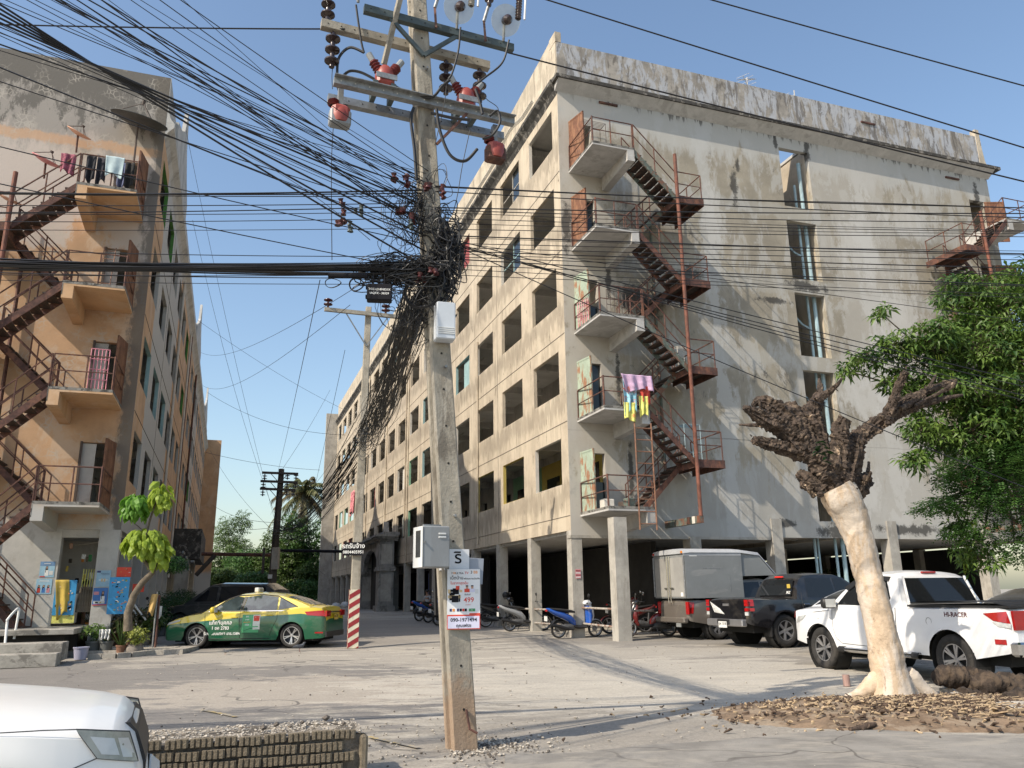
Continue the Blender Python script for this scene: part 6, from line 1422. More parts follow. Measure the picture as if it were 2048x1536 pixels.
# ---------------------------------------------------------------- people
m_skin2 = mat('skin', (.30, .17, .11), .6, var=.05); m_hair = mat('hair_black', (.012, .01, .009), .6, var=.1); m_shirt = mat('shirt_grey', (.32, .34, .36), .9, var=.1); m_short = mat('shorts_dark', (.03, .035, .05), .9, var=.1); m_shirt2 = mat('shirt_pale', (.42, .42, .44), .9, var=.1)
def skin_body(name, verts, edges, radii, mt, parent, sub=2):
    me = bpy.data.meshes.new(name); me.from_pydata(verts, edges, []); me.materials.append(mt); o = bpy.data.objects.new(name, me); COL.objects.link(o)
    sk = o.modifiers.new('skin', 'SKIN'); sk.use_smooth_shade = True
    for i, r in enumerate(radii): me.skin_vertices[0].data[i].radius = (r, r)
    me.skin_vertices[0].data[0].use_root = True
    s_ = o.modifiers.new('sub', 'SUBSURF'); s_.levels = s_.render_levels = sub
    dg = bpy.context.evaluated_depsgraph_get(); m2 = bpy.data.meshes.new_from_object(o.evaluated_get(dg)); bpy.data.objects.remove(o); m2.polygons.foreach_set('use_smooth', [True] * len(m2.polygons))
    if not m2.materials: m2.materials.append(mt)
    o = obj(name, m2, parent); return o
def seated(label, p, az, seat=.42, shirt=None):
    """x forward; hips on the seat, knees bent, hands on the thighs"""
    t = thing('person', label, 'person', p, pi / 2 - radians(az)); s_ = seat
    v = [(0, 0, s_ + .10), (.02, 0, s_ + .28), (.03, 0, s_ + .45), (.05, 0, s_ + .56), (.07, 0, s_ + .64), (.09, 0, s_ + .73), (.09, 0, s_ + .80)]; e = [(0, 1), (1, 2), (2, 3), (3, 4), (4, 5), (5, 6)]; r = [.14, .125, .14, .075, .055, .082, .07]
    for q in (-1, 1):
        n = len(v); v += [(.04, q * .17, s_ + .52), (.06, q * .21, s_ + .30), (.24, q * .17, s_ + .16), (.34, q * .14, s_ + .13)]; e += [(3, n), (n, n + 1), (n + 1, n + 2), (n + 2, n + 3)]; r += [.062, .048, .036, .03]
        for f in range(4): m_ = len(v); v += [(.39, q * (.155 - .02 * f), s_ + .125), (.43 - .006 * abs(f - 1.5), q * (.158 - .023 * f), s_ + .105)]; e += [(n + 3, m_), (m_, m_ + 1)]; r += [.010, .008]
        m_ = len(v); v += [(.37, q * .10, s_ + .12), (.40, q * .085, s_ + .11)]; e += [(n + 3, m_), (m_, m_ + 1)]; r += [.011, .009]
        n = len(v); v += [(.05, q * .10, s_ + .07), (.42, q * .12, s_ + .06), (.44, q * .12, .10), (.46, q * .12, .04), (.58, q * .13, .03)]; e += [(0, n), (n, n + 1), (n + 1, n + 2), (n + 2, n + 3), (n + 3, n + 4)]; r += [.09, .065, .045, .04, .03]
    b = skin_body('body', v, e, r, m_skin2, t)
    o = skin_body('shirt', [(0, 0, s_ + .06), (.02, 0, s_ + .28), (.03, 0, s_ + .45), (.05, 0, s_ + .545), (.04, .17, s_ + .50), (.055, .205, s_ + .35), (.04, -.17, s_ + .50), (.055, -.205, s_ + .35)], [(0, 1), (1, 2), (2, 3), (3, 4), (4, 5), (3, 6), (6, 7)], [.155, .14, .155, .085, .08, .07, .08, .07], shirt or m_shirt, t)
    o = skin_body('shorts', [(0, 0, s_ + .09), (.06, .1, s_ + .075), (.36, .12, s_ + .065), (.06, -.1, s_ + .075), (.36, -.12, s_ + .065)], [(0, 1), (1, 2), (0, 3), (3, 4)], [.15, .11, .085, .11, .085], m_short, t)
    sm_angle(MB().lathe([(.088, -.03), (.097, .03), (.085, .085), (.05, .115), (0, .122)], 14, Matrix.Translation((.078, 0, s_ + .765))).build('hair', m_hair, t), 60)
    MB().cbox((.173, 0, s_ + .765), (.03, .02, .035), bev=.006).build('nose', m_skin2, t)
    for q in (-1, 1): MB().cbox((.158, q * .032, s_ + .785), (.02, .022, .01)).build('eye', m_hair, t); MB().cbox((.085, q * .088, s_ + .765), (.03, .015, .045), bev=.005).build('ear', m_skin2, t)
    MB().cbox((.16, 0, s_ + .715), (.012, .04, .008)).build('mouth', m_redp, t)
    return t
pp = CR_ + AX * 19.4 - BX * -.1 + V((0, 0, 0)); pp.z = gz(0, pp.y)
seated('person in a grey shirt sitting in the shade beside the blue door', pp, 215, .42)
tag(MB().cbox((0, 0, .2), (.42, .42, .4), bev=.02).build('stool', m_redp, loc=pp, rot=(0, 0, .4)), 'low stool under the sitting person beside the blue door', 'stool')
pl_ = CL_ - BX * .95 + AX * 1.6 + V((0, 0, .76)); seated('person in a pale shirt sitting inside the shop between its columns', pl_, 165, .45, m_shirt2)
tag(MB().cbox((0, 0, .22), (.4, .4, .44), bev=.02).build('stool', m_frame, loc=pl_, rot=(0, 0, .1)), 'dark stool inside the shop under the seated person', 'stool')
# ---------------------------------------------------------------- plants
def leafmat(name, c, c2, tr=.35, rough=.45):
    mm = mat(name, c, rough, var=.3, vs=3.2, c2=c2, spec=.35); N, L = nt(mm); b = N['Principled BSDF']; out = [n for n in N if n.type == 'OUTPUT_MATERIAL'][0]
    t = N.new('ShaderNodeBsdfTranslucent'); L.new(b.inputs['Base Color'].links[0].from_socket, t.inputs[0]); x = N.new('ShaderNodeMixShader'); x.inputs[0].default_value = tr
    L.new(b.outputs[0], x.inputs[1]); L.new(t.outputs[0], x.inputs[2]); L.new(x.outputs[0], out.inputs[0]); return mm
m_lf = leafmat('leaf_palmate', (.035, .10, .02), (.16, .25, .05)); m_lf2 = leafmat('leaf_fine', (.035, .10, .022), (.10, .20, .045)); m_lf3 = leafmat('leaf_lime', (.34, .48, .05), (.40, .52, .08), .5)
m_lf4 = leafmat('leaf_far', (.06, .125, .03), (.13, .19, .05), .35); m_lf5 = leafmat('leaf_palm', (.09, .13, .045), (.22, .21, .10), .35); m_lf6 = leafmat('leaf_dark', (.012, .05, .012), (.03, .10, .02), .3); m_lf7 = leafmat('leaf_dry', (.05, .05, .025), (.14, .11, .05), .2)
m_bark = mat('bark_grey_brown', (.13, .105, .075), .95, var=.3, vs=6, bump=.7, bs=25)
m_peel = mat('bare_trunk', (.50, .385, .27), .85, var=.16, vs=3.5, bump=.6, bs=22, stain=(.58, .51, .43), samt=.8, sscale=(4, 4, 1.1), sth=.47, stain2=(.20, .13, .08), s2amt=.75, s2scale=(9, 9, 3.5), s2th=.62)
m_burr = mat('gnarled_bark', (.058, .042, .032), .95, var=.6, vs=14, bump=1.0, bs=24, stain=(.20, .15, .105), samt=.8, sscale=(9, 9, 9), sth=.55, stain2=(.48, .36, .25), s2amt=.95, s2scale=(3.4, 3.4, 3.4), s2th=.635)
m_cut = mat('cut_wood', (.56, .41, .27), .85, var=.12, vs=10, bump=.2)
rt = random.Random(5)
# ---- pollarded bare tree
TB = px(1787, 1408, 11.35); TB.z = gz(0, 11.35)
bt = thing('pollarded_tree', 'pollarded tree with smooth pale trunk and gnarled dark head, in front of the white pickup', 'tree', TB)
def limb_pts(lst, Y0=11.35, dy=0):
    out = []; n = len(lst)
    for i, q in enumerate(lst):
        x, y, r = q[:3]; p = px(x, y, Y0 + dy * i / max(1, n - 1)) - TB; dist = (p + TB - V((0, 0, EYE))).dot(_F); out.append((p, r * dist / FPX))
    return out
def gnarl(lst, mt, name, amp=.18, fr=5, n=22, step=.045, dy=0, ridge=0, cap=True, seed=0, smooth=None):
    L_ = limb_pts(lst, dy=dy); C_ = []
    for i in range(len(L_) - 1):
        p0, p1, p2, p3 = [L_[min(max(k, 0), len(L_) - 1)] for k in (i - 1, i, i + 1, i + 2)]
        m_ = max(2, int((p2[0] - p1[0]).length / step))
        for j in range(m_):
            t = j / m_; f = lambda a, b, c, d: .5 * (2 * b + (c - a) * t + (2 * a - 5 * b + 4 * c - d) * t * t + (3 * b - a - 3 * c + d) * t ** 3)
            C_.append((f(p0[0], p1[0], p2[0], p3[0]), max(.004, f(p0[1], p1[1], p2[1], p3[1]))))
    C_.append(L_[-1]); P = []; pu = V((0, 1, 0)); k = len(C_)
    for i, (p, r) in enumerate(C_):
        d = (C_[min(i + 1, k - 1)][0] - C_[max(i - 1, 0)][0]).normalized(); a = d.cross(pu)
        if a.length < 1e-3: a = d.orthogonal()
        a.normalize(); b = a.cross(d).normalized(); pu = b; row = []
        for j in range(n):
            th = 2 * pi * j / n; dv = a * cos(th) + b * sin(th); q = p + dv * r
            s_ = 1 + amp * (mnoise.noise(q * fr + V((seed, 0, 0))) * 1.3 + .6 * mnoise.noise(q * fr * 3.1)) + ridge * mnoise.noise(V((cos(th) * 3.2, sin(th) * 3.2, i * step * 2.2 + seed))) + ridge * .7 * mnoise.noise(q * 30)
            row.append(tuple(p + dv * r * s_))
        P.append(row)
    mb = MB().grid(P, closed=True)
    if cap: mb.add(P[-1], [tuple(range(n))]); mb.add(P[0], [tuple(range(n))])
    return mb.build(name, mt, bt, smooth=(not ridge) if smooth is None else smooth), C_
gnarl([(1789, 1428, 62), (1787, 1405, 50), (1783, 1375, 40), (1777, 1340, 34), (1770, 1300, 31), (1757, 1240, 28.5), (1745, 1190, 28), (1729, 1120, 27.5), (1714, 1070, 28), (1701, 1030, 32), (1684, 998, 38), (1670, 975, 34)], m_peel, 'trunk', .07, 4, 44, .035, ridge=.075, smooth=True)
for k, l in enumerate(([(1760, 1370, 14), (1735, 1395, 14), (1712, 1408, 9), (1690, 1412, 5)], [(1775, 1380, 18), (1765, 1410, 13), (1762, 1430, 6)], [(1800, 1370, 18), (1822, 1400, 14), (1838, 1425, 10), (1848, 1440, 5)], [(1812, 1365, 16), (1850, 1398, 12), (1885, 1420, 9), (1908, 1432, 4)])):
    gnarl([(a, b - 17, c * 1.15) for a, b, c in l], m_peel, 'root', .16, 6, 16, .03, seed=k, ridge=.12, smooth=True)
LIMBS = [
    [(1700, 1010, 34), (1672, 968, 34), (1638, 925, 33), (1604, 892, 32), (1575, 868, 26)],
    [(1612, 905, 24), (1565, 858, 24), (1535, 840, 20), (1508, 826, 13), (1488, 814, 5)],
    [(1606, 885, 22), (1580, 842, 22), (1545, 812, 20), (1520, 802, 12), (1505, 812, 6)],
    [(1606, 905, 24), (1555, 893, 20), (1524, 884, 15), (1508, 878, 11)],
    [(1640, 935, 26), (1622, 885, 24), (1600, 845, 22), (1584, 822, 24), (1570, 812, 12)],
    [(1652, 935, 24), (1640, 880, 20), (1622, 835, 26), (1632, 808, 17), (1640, 790, 11)],
    [(1636, 800, 10), (1655, 787, 8), (1672, 772, 6), (1684, 757, 3)],
    [(1634, 800, 10), (1640, 780, 8), (1638, 757, 3)],
    [(1668, 955, 30), (1680, 895, 26), (1682, 855, 22), (1692, 836, 13)],
    [(1690, 975, 32), (1706, 915, 28), (1716, 878, 24), (1750, 850, 19), (1790, 828, 16), (1832, 812, 10), (1875, 800, 7), (1925, 790, 3)],
    [(1768, 842, 15), (1802, 806, 11), (1850, 783, 9), (1908, 762, 5)],
    [(1775, 832, 14), (1790, 795, 10), (1800, 765, 10), (1812, 742, 7)],
    [(1800, 818, 8), (1845, 790, 6), (1872, 750, 3)],
    [(1830, 812, 6), (1880, 785, 5), (1905, 770, 7), (1912, 758, 3)],
    [(1690, 1000, 30), (1712, 975, 32), (1728, 962, 22)], [(1725, 962, 8), (1735, 945, 6), (1738, 925, 4)], [(1726, 968, 8), (1738, 955, 6), (1742, 944, 3)],
    [(1640, 985, 24), (1612, 958, 22), (1596, 945, 12)], [(1545, 815, 10), (1525, 825, 5), (1518, 798, 3)], [(1540, 850, 7), (1505, 850, 5), (1478, 849, 2)]]
sk_ = []
for k, l in enumerate(LIMBS):
    o, C_ = gnarl([(a, b, c * (.68 if b > 850 else .78)) for a, b, c in l], m_burr, 'limb', .26 if l[0][2] > 12 else .25, 8, 28 if l[0][2] > 12 else 10, .02, ridge=.42, dy=[.25, -.3, .1, -.15, .3][k % 5] if k else 0, seed=k * 3.3); sk_ += [(p, r) for p, r in C_ if r > .03]
tw = MB(); bb = MB(); fl_ = MB()
for k in range(800):
    p, r = rt.choice(sk_); d = V((rt.gauss(0, 1), rt.gauss(-.3, 1), rt.gauss(0, 1))).normalized(); a = p + d * r * .85
    ln = rt.uniform(.015, .055) * (1.9 if k % 14 == 0 else 1)
    d2 = (d + V((rt.gauss(0, .5), rt.gauss(0, .5), rt.gauss(.1, .5)))).normalized()
    tw.tube([a, a + d * ln * .5, a + d2 * ln], [rt.uniform(.008, .02), .009, .003], 5)
for k in range(70):
    p, r = rt.choice(sk_); d = V((rt.gauss(0, 1), rt.gauss(-.3, 1), rt.gauss(0, 1))).normalized(); R0 = rt.uniform(.02, .05); c = p + d * (r * .85)
    pts = []
    for i in range(5):
        row = []
        for j in range(8):
            th, ph = 2 * pi * j / 8, pi * (i + .5) / 5; v_ = V((sin(ph) * cos(th), sin(ph) * sin(th), cos(ph))); row.append(tuple(c + v_ * R0 * (1 + .9 * mnoise.noise(v_ * 3.5 + c * 9))))
        pts.append(row)
    bb.grid(pts, closed=True); bb.add(pts[0], [tuple(range(8))]); bb.add(pts[-1], [tuple(range(8))])
tw.build('twig_stubs', m_burr, bt, kind='stuff'); bb.build('burrs', m_burr, bt, smooth=False, kind='stuff')
for (x, y, r, tilt) in ((1690, 935, 12, -.1),):
    c = px(x, y, 11.35) - TB; q = r * .8 * 11.9 / FPX; c.y -= q * 1.2
    M = Matrix.Translation(c) @ Matrix.Rotation(tilt, 4, 'Y') @ Matrix.Rotation(radians(100), 4, 'X') @ Matrix.Diagonal((.6, 1.5 if tilt > 1 else 1.1, .4, 1))
    o = MB().lathe([(q * 1.05, -.05), (q, 0), (q * .6, .018), (0, .022)], 12, M).build('cut_face', m_cut, bt, smooth=True)
sp = []
for k in range(16):
    c = px(1640 + rt.gauss(0, 7), 905 + rt.gauss(0, 12), 10.95) - TB; sp.append(c)
mb = MB()
for c in sp:
    d = V((rt.gauss(0, 1), -.4, rt.gauss(.1, .6))).normalized(); u = d.cross(V((0, 0, 1))).normalized() * .035; e = c + d * .12 - V((0, 0, .05)); m_ = (c + e) / 2 + V((0, 0, .02)); mb.add([c, m_ + u, e, m_ - u], [(0, 1, 2), (0, 2, 3)])
mb.build('new_shoots', m_lf6, bt)
# ---- leaf builders
def rosette(mb, c, R, n=7, up=None, w_=.26, rnd=rt):
    ax = (up or V((rnd.gauss(0, .5), rnd.gauss(-.25, .5), 1))).normalized(); a = ax.orthogonal().normalized(); b = ax.cross(a); ph = rnd.random() * 6
    for k in range(n):
        th = ph + 2 * pi * k / n; d = (a * cos(th) + b * sin(th)) * .93 + ax * rnd.uniform(-.35, .15); d.normalize(); L_ = R * rnd.uniform(.75, 1.1); s_ = d.cross(ax).normalized() * (L_ * w_ * .5)
        p0 = c + d * L_ * .12; p1 = c + d * L_ * .6 + ax * .02; p2 = c + d * L_ - ax * L_ * .28
        mb.add([p0, p1 + s_, p2, p1 - s_, p1 - ax * L_ * .03], [(0, 1, 4), (1, 2, 4), (2, 3, 4), (3, 0, 4)])
def spray(mb, c, d, L_, n=8, w_=.045, rnd=rt):
    d = d.normalized(); s0 = d.cross(V((0, 0, 1)))
    s0 = s0.normalized() if s0.length > .1 else V((1, 0, 0))
    for k in range(n):
        t = (k // 2 + .5) / (n / 2); sg = 1 if k % 2 else -1; p = c + d * L_ * t - V((0, 0, L_ * .25 * t * t)); q = p + s0 * sg * w_ * 1.7 + d * w_ * .7 - V((0, 0, rnd.uniform(.0, w_))); u = d * w_ * .5
        mb.add([p, (p + q) / 2 - u, q, (p + q) / 2 + u], [(0, 1, 2), (0, 2, 3)])
def inball(c, r, rnd=rt, shell=.45):
    while 1:
        v_ = V((rnd.uniform(-1, 1), rnd.uniform(-1, 1), rnd.uniform(-1, 1)))
        if shell < v_.length < 1: return c + V((v_.x * r[0], v_.y * r[1], v_.z * r[2]))
# ---- broadleaf tree at the right edge
T2 = V((8.6, 13.2, 0)); t2 = thing('leafy_tree', 'leafy green tree with finger-like leaf clusters at the right edge, over the white pickup', 'tree', T2)
MB().tube([(0, 0, 0), (.1, .1, 1.5), (0, .2, 3.2), (-.3, .2, 4.6), (-.5, .1, 5.6)], [.20, .17, .13, .09, .04], 10).build('trunk', m_bark, t2)
BL2 = [((2010, 620), 12.8, (.65, .9, .5), 90), ((1930, 600), 12.9, (.45, .6, .45), 60), ((1960, 700), 12.8, (.8, .9, .55), 130), ((1860, 690), 12.6, (.5, .6, .40), 60), ((1790, 690), 12.6, (.32, .4, .28), 26), ((1730, 720), 12.6, (.30, .35, .20), 17), ((1690, 740), 12.6, (.10, .2, .10), 5), ((1760, 625), 12.7, (.14, .2, .12), 6), ((1800, 760), 12.7, (.40, .4, .25), 26),
       ((1880, 780), 12.7, (.55, .6, .4), 70), ((1990, 800), 12.7, (.7, .9, .5), 110), ((1850, 860), 12.8, (.32, .5, .32), 34), ((1930, 870), 12.8, (.6, .8, .4), 80), ((2040, 720), 12.8, (.5, .9, .8), 90), ((2060, 560), 13, (.6, .8, .35), 70), ((2060, 860), 13, (.5, .9, .6), 80), ((1830, 920), 12.8, (.22, .3, .15), 13), ((2020, 900), 13, (.5, .8, .4), 60), ((1920, 1060), 12.6, (.2, .4, .4), 16), ((1960, 1120), 12.6, (.25, .4, .22), 16)]
mb = MB(); br = MB()
for (x, y), Y_, r, n in BL2:
    c = px(x, y, Y_) - T2
    br.tube([(-.2, .2, 4.0), tuple((V((-.2, .2, 4.0)) + c) / 2 + V((0, 0, .15))), tuple(c)], [.035, .022, .008], 6)
    for k in range(int(n * 2.1)):
        p = inball(c, r, shell=.2); rosette(mb, p, rt.uniform(.15, .23), rt.choice((6, 7, 8)))
        if k % 3 == 0: br.tube([tuple(c), tuple((c + p) / 2 + V((0, 0, .05))), tuple(p)], [.008, .006, .003], 4)
mb.build('crown', m_lf, t2, kind='stuff'); br.build('branches', m_bark, t2, kind='stuff')
mb = MB()
for k in range(70):
    (x, y), Y_, r, n = rt.choice(BL2); p = inball(px(x, y, Y_) - T2, r, shell=.6)
    for j in range(5): q = p + V((rt.gauss(0, .03), rt.gauss(0, .03), 0)); e = q + V((rt.gauss(0, .02), rt.gauss(0, .02), -rt.uniform(.08, .2))); mb.add([q, q + V((.006, 0, 0)), e], [(0, 1, 2)])
mb.build('blossom_strings', m_lf3, t2, kind='stuff')
T3 = V((9.2, 13.9, .03)); t3 = thing('leafy_tree', 'darker fine-leaved tree drooping over the pickup bed at the right edge', 'tree', T3)
MB().tube([(0, 0, 0), (-.2, .1, 1.5), (-.4, 0, 3.0), (-.7, 0, 3.8)], [.13, .11, .08, .04], 8).build('trunk', m_bark, t3)
mb = MB(); br = MB()
for (x, y), Y_, r, n in (((1990, 930), 12.6, (.75, .7, .42), 620), ((1920, 950), 12.5, (.4, .5, .28), 260), ((2040, 1010), 12.6, (.7, .7, .5), 420), ((1960, 1000), 12.4, (.55, .5, .22), 260), ((1880, 1010), 12.4, (.28, .4, .14), 110), ((1930, 1065), 12.4, (.35, .4, .16), 130), ((2030, 1090), 12.5, (.5, .5, .3), 200), ((1840, 1020), 12.4, (.14, .2, .06), 24)):
    c = px(x, y, Y_) - T3; br.tube([(-.6, 0, 3.4), tuple(c)], [.03, .01], 5)
    for k in range(int(n * 1.5)):
        p = inball(c, r, shell=.2); spray(mb, p, V((rt.gauss(-.35, .6), rt.gauss(-.1, .6), rt.gauss(-.1, .3))), rt.uniform(.12, .2), 8, .028)
mb.build('crown', m_lf2, t3, kind='stuff'); br.build('branches', m_bark, t3, kind='stuff')
# ---- lime green small tree in front of the shop
T4 = px(262, 1300, 20.6); T4.z = gz(0, 20.6); t4 = thing('small_tree', 'small crooked tree with two clumps of big lime green leaves in front of the shop', 'tree', T4)
def P4(x, y, Y): return px(x, y, Y) - T4
Y4 = T4.y
trk = [P4(256, 1262, Y4), P4(256, 1225, Y4), P4(268, 1190, Y4), P4(285, 1165, Y4), P4(305, 1145, Y4), P4(312, 1122, Y4), P4(318, 1085, Y4 + .1)]
sm_angle(MB().tube([tuple(p) for p in trk], [.11, .095, .085, .08, .07, .055, .035], 12).build('trunk', m_bark, t4), 60)
MB().tube([tuple(trk[4]), tuple(P4(288, 1120, Y4)), tuple(P4(286, 1090, Y4)), tuple(P4(300, 1040, Y4)), tuple(P4(318, 985, Y4))], [.055, .045, .035, .03, .02], 8).build('branch', m_bark, t4)
def bigleaf(L_): 
    w_ = L_ * .31; return MB().add([(0, 0, 0), (L_ * .35, w_, -.02), (L_ * .75, w_ * .7, -.06), (L_, 0, -.14), (L_ * .75, -w_ * .7, -.06), (L_ * .35, -w_, -.02), (L_ * .35, 0, .03), (L_ * .75, 0, -.02)], [(0, 1, 6), (1, 2, 7, 6), (2, 3, 7), (3, 4, 7), (4, 5, 6, 7), (5, 0, 6)]).mesh('leaf', m_lf3)
lm = [bigleaf(.30), bigleaf(.36), bigleaf(.25)]
m_lfd = leafmat('leaf_mid_green', (.13, .32, .035), (.18, .38, .05), .45)
lmd = [l.copy() for l in lm]
for l in lmd: l.materials[0] = m_lfd
for (x, y), r, n, M_ in (((292, 1078), (.60, .55, .38), 130, lm), ((275, 1005), (.36, .4, .36), 75, lmd), ((322, 985), (.24, .3, .40), 46, lm), ((318, 1100), (.3, .3, .35), 36, lm)):
    c = P4(x, y, Y4)
    for k in range(n):
        p = inball(c, r, shell=.7); d = (p - c); az = atan2(d.y, d.x) + rt.gauss(0, .4)
        o = obj('leaf', rt.choice(M_), t4, tuple(p - d * .25), (rt.gauss(0, .4), rt.uniform(.4, 1.25), az))
mb = MB()
for k in range(160): c = px(350, 1130, Y4 + 2) - T4; p = inball(c, (.35, .35, .22), shell=.1); rosette(mb, p, .12, 5)
mb.build('lower_foliage', m_lf6, t4, kind='stuff')
# ---- palm
TP = px(600, 1190, 93); TP.z = .66; tp = thing('coconut_palm', 'tall coconut palm between the far dark pole and the end of the beige block', 'palm', TP)
cp = px(609, 985, 93) - TP
MB().tube([(0, 0, -.5), (.1, 0, 3), tuple(cp * .7), tuple(cp)], [.33, .27, .24, .2], 8).build('trunk', m_bark, tp)
for k in range(24):
    az = k * 2.4 + .3; el = 1.35 - (k / 24) * 2.3; L_ = 4.0 + .6 * rt.random(); pts = []; fr_ = MB()
    for i in range(9):
        t = i / 8; pts.append(cp + V((cos(az) * cos(el), sin(az) * cos(el), sin(el))) * (L_ * t) - V((0, 0, 1)) * (2.3 * t * t * (1 + .3 * cos(el))))
    fr_.tube([tuple(p) for p in pts], [.05, .045, .04, .035, .03, .025, .02, .015, .01], 4)
    for i in range(1, 9):
        for j in range(4):
            t = (i - 1 + j / 4) / 8; a, b = pts[i - 1], pts[i]; p = a.lerp(b, j / 4); d = (b - a).normalized(); s_ = d.cross(V((0, 0, 1))).normalized()
            for sg in (-1, 1):
                ln = 1.2 * (1 - .6 * abs(t - .45)); e = p + s_ * sg * ln * .55 + d * ln * .45 - V((0, 0, ln * rt.uniform(.3, .9))); u = d * .12; fr_.add([p - u, p + u, e], [(0, 1, 2)])
    fr_.build('frond', m_lf5 if k % 3 else m_lf7, tp)
for k in range(5): a = k * 1.3; sm_angle(MB().lathe([(0, -.15), (.13, -.05), (.14, .05), (0, .16)], 8, Matrix.Translation(cp + V((cos(a) * .25, sin(a) * .25, -.3)))).build('coconut', m_lf7, tp))
# ---- trees beyond the lot
def far_tree(label, x, y, Y_, r, n, mt, R=.32, airy=.15, tz=None, cat='tree', name='broadleaf_tree', nf=5):
    Y_ *= 1.5; r = tuple(q * 1.5 for q in r); R *= 1.35; n = int(n * 1.25)
    c = px(x, y, Y_); b_ = V((c.x, c.y, gz(0, c.y))); t = thing(name, label, cat, b_, 0, 'trees beyond the parking lot'); cl = c - b_
    MB().tube([(0, 0, -.2), (.1, 0, cl.z * .5), tuple(cl)], [.18, .13, .06], 6).build('trunk', m_bark, t); mb = MB()
    blobs = [(cl + V((rt.uniform(-.6, .6) * r[0], rt.uniform(-.5, .5) * r[1], rt.uniform(-.6, .6) * r[2])), tuple(q * rt.uniform(.35, .6) for q in r)) for _ in range(9)]
    for k in range(n): bc, br_ = rt.choice(blobs); rosette(mb, inball(bc, br_, shell=airy), R * rt.uniform(.7, 1.2), nf, w_=.4)
    mb.build('crown', mt, t, kind='stuff')
far_tree('airy light tree rising above the hedge left of the far dark pole', 460, 1075, 66, (2.2, 1.5, 2.4), 900, m_lf4, .24, .1)
for k, (x, y, Y_, r, lb, mt) in enumerate(((425, 1130, 64, (2.6, 2, 2.6), 'bushy tree next to the orange block fin, beyond the lot', m_lf4), (500, 1145, 62, (3, 2, 1.9), 'round bushy tree left of the far dark pole, beyond the lot', m_lf2), (570, 1130, 60, (2.4, 2, 2.4), 'bushy tree under the palm, right of the far dark pole', m_lf4), (620, 1110, 60, (2.2, 2, 3.2), 'tall bushy tree next to the beige end fin', m_lf2), (455, 1175, 58, (3, 1.5, 1.4), 'low bush behind the dark cars', m_lf4), (560, 1180, 57, (3.2, 1.5, 1.3), 'low bush behind the taxi roof', m_lf2), (640, 1165, 59, (2, 1.5, 1.6), 'bush at the foot of the beige end fin', m_lf4), (692, 1180, 84, (4.5, 2, 2.4), 'bright bush seen through the far end of the arcade', m_lf4))):
    far_tree(lb, x, y, Y_, r, 1500, mt, .3, .3)
# greenery beyond the open ground floor of the beige block
for k, (v, u, h) in enumerate(((8.6, 17.5, 2.2), (11.5, 16.2, 2.6), (14.5, 18, 2.4), (17.8, 17, 2.3), (10.0, 8.6, 1.5), (13.8, 10.5, 1.6), (16, 9, 1.8), (19, 11, 2.0))):
    b_ = CR_ + BX * v + AX * u; b_.z = gz(0, b_.y); t = thing('shrub', 'dim green shrub under the beige block, %s' % ('behind the black pickup cab', 'between the second and third column', 'behind the bare trunk', 'behind the white pickup cab', 'low one in front of the pipe slot', 'low one left of the bare trunk', 'low one right of the bare trunk', 'low one at the right end')[k], 'shrub', b_, 0, 'shrubs under the beige block')
    mb = MB()
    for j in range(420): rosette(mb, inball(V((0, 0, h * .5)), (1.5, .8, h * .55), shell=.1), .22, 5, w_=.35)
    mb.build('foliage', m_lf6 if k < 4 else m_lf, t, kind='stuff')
# ---------------------------------------------------------------- gateway pavilion on the corridor side
m_gate = mat('gate_stone', (.26, .25, .23), .9, var=.18, vs=2, bump=.4, bs=18, stain=(.10, .095, .085), samt=.7, sscale=(2, 2, .8), sth=.5, stain2=(.36, .35, .33), s2amt=.6, s2scale=(2, 2, .6), s2th=.58)
gt = thing('gateway_porch', 'dark weathered stone porch with pilasters and arch in front of the beige block', 'porch', CR_, TH)
def gbox(n_, a, b, mt=m_gate, par=None): return MB().box(a, b).build(n_, mt, par or gt)
for u0, u1 in ((26.4, 27.4), (33.4, 34.4)):
    c_ = gbox('pilaster', (-1.3, u0, .3), (-.4, u1, 4.8)); gbox('base', (-1.42, u0 - .12, .3), (-.3, u1 + .12, .95), par=c_); gbox('moulding', (-1.42, u0 - .12, 3.0), (-.3, u1 + .12, 3.12), par=c_); gbox('moulding', (-1.38, u0 - .08, 3.13), (-.3, u1 + .08, 3.24), par=c_)
    gbox('recessed_panel_frame', (-1.18, u0 - .012, 1.2), (-.52, u0 - .003, 2.8), m_conc, c_); gbox('recessed_panel_frame', (-1.18, u0 - .012, 3.4), (-.52, u0 - .003, 4.6), m_conc, c_)
    for k, (e, z) in enumerate(((.10, 4.8), (.2, 4.92), (.30, 5.04))): gbox('capital', (-1.3 - e, u0 - e, z), (-.2, u1 + e, z + .119), par=c_)
arc = [(27.4, 4.8), (27.4, 3.1)] + [(30.4 + 2.8 * cos(radians(a)), 3.1 + 1.3 * sin(radians(a))) for a in range(180, -1, -12)] + [(33.4, 3.1), (33.4, 4.8)]
MB().prism(arc, -1.2, -.9, 'yz').build('arch', m_gate, gt); gbox('cornice', (-1.45, 27.71, 4.8), (-.3, 33.09, 5.0)); gbox('cornice', (-1.6, 27.72, 5.0), (-.3, 33.08, 5.12)); gbox('roof', (-1.1, 26.5, 5.161), (-.05, 34.3, 5.35))
MB().prism([(26.6, 5.351), (27.2, 5.351), (27.05, 5.6), (26.9, 6.0), (26.75, 5.6)], -1.0, -.7, 'yz').build('finial', m_gate, gt)
gbox('step', (-2.0, 26, .25), (-.4, 35, .45), m_conc); gbox('inner_wall', (-.6, 27.5, .3), (-.5, 33.3, 4.75), m_darkin)
gl = thing('gateway_porch', 'dark canopy and pillar halfway along the orange block', 'porch', CL_, TH)
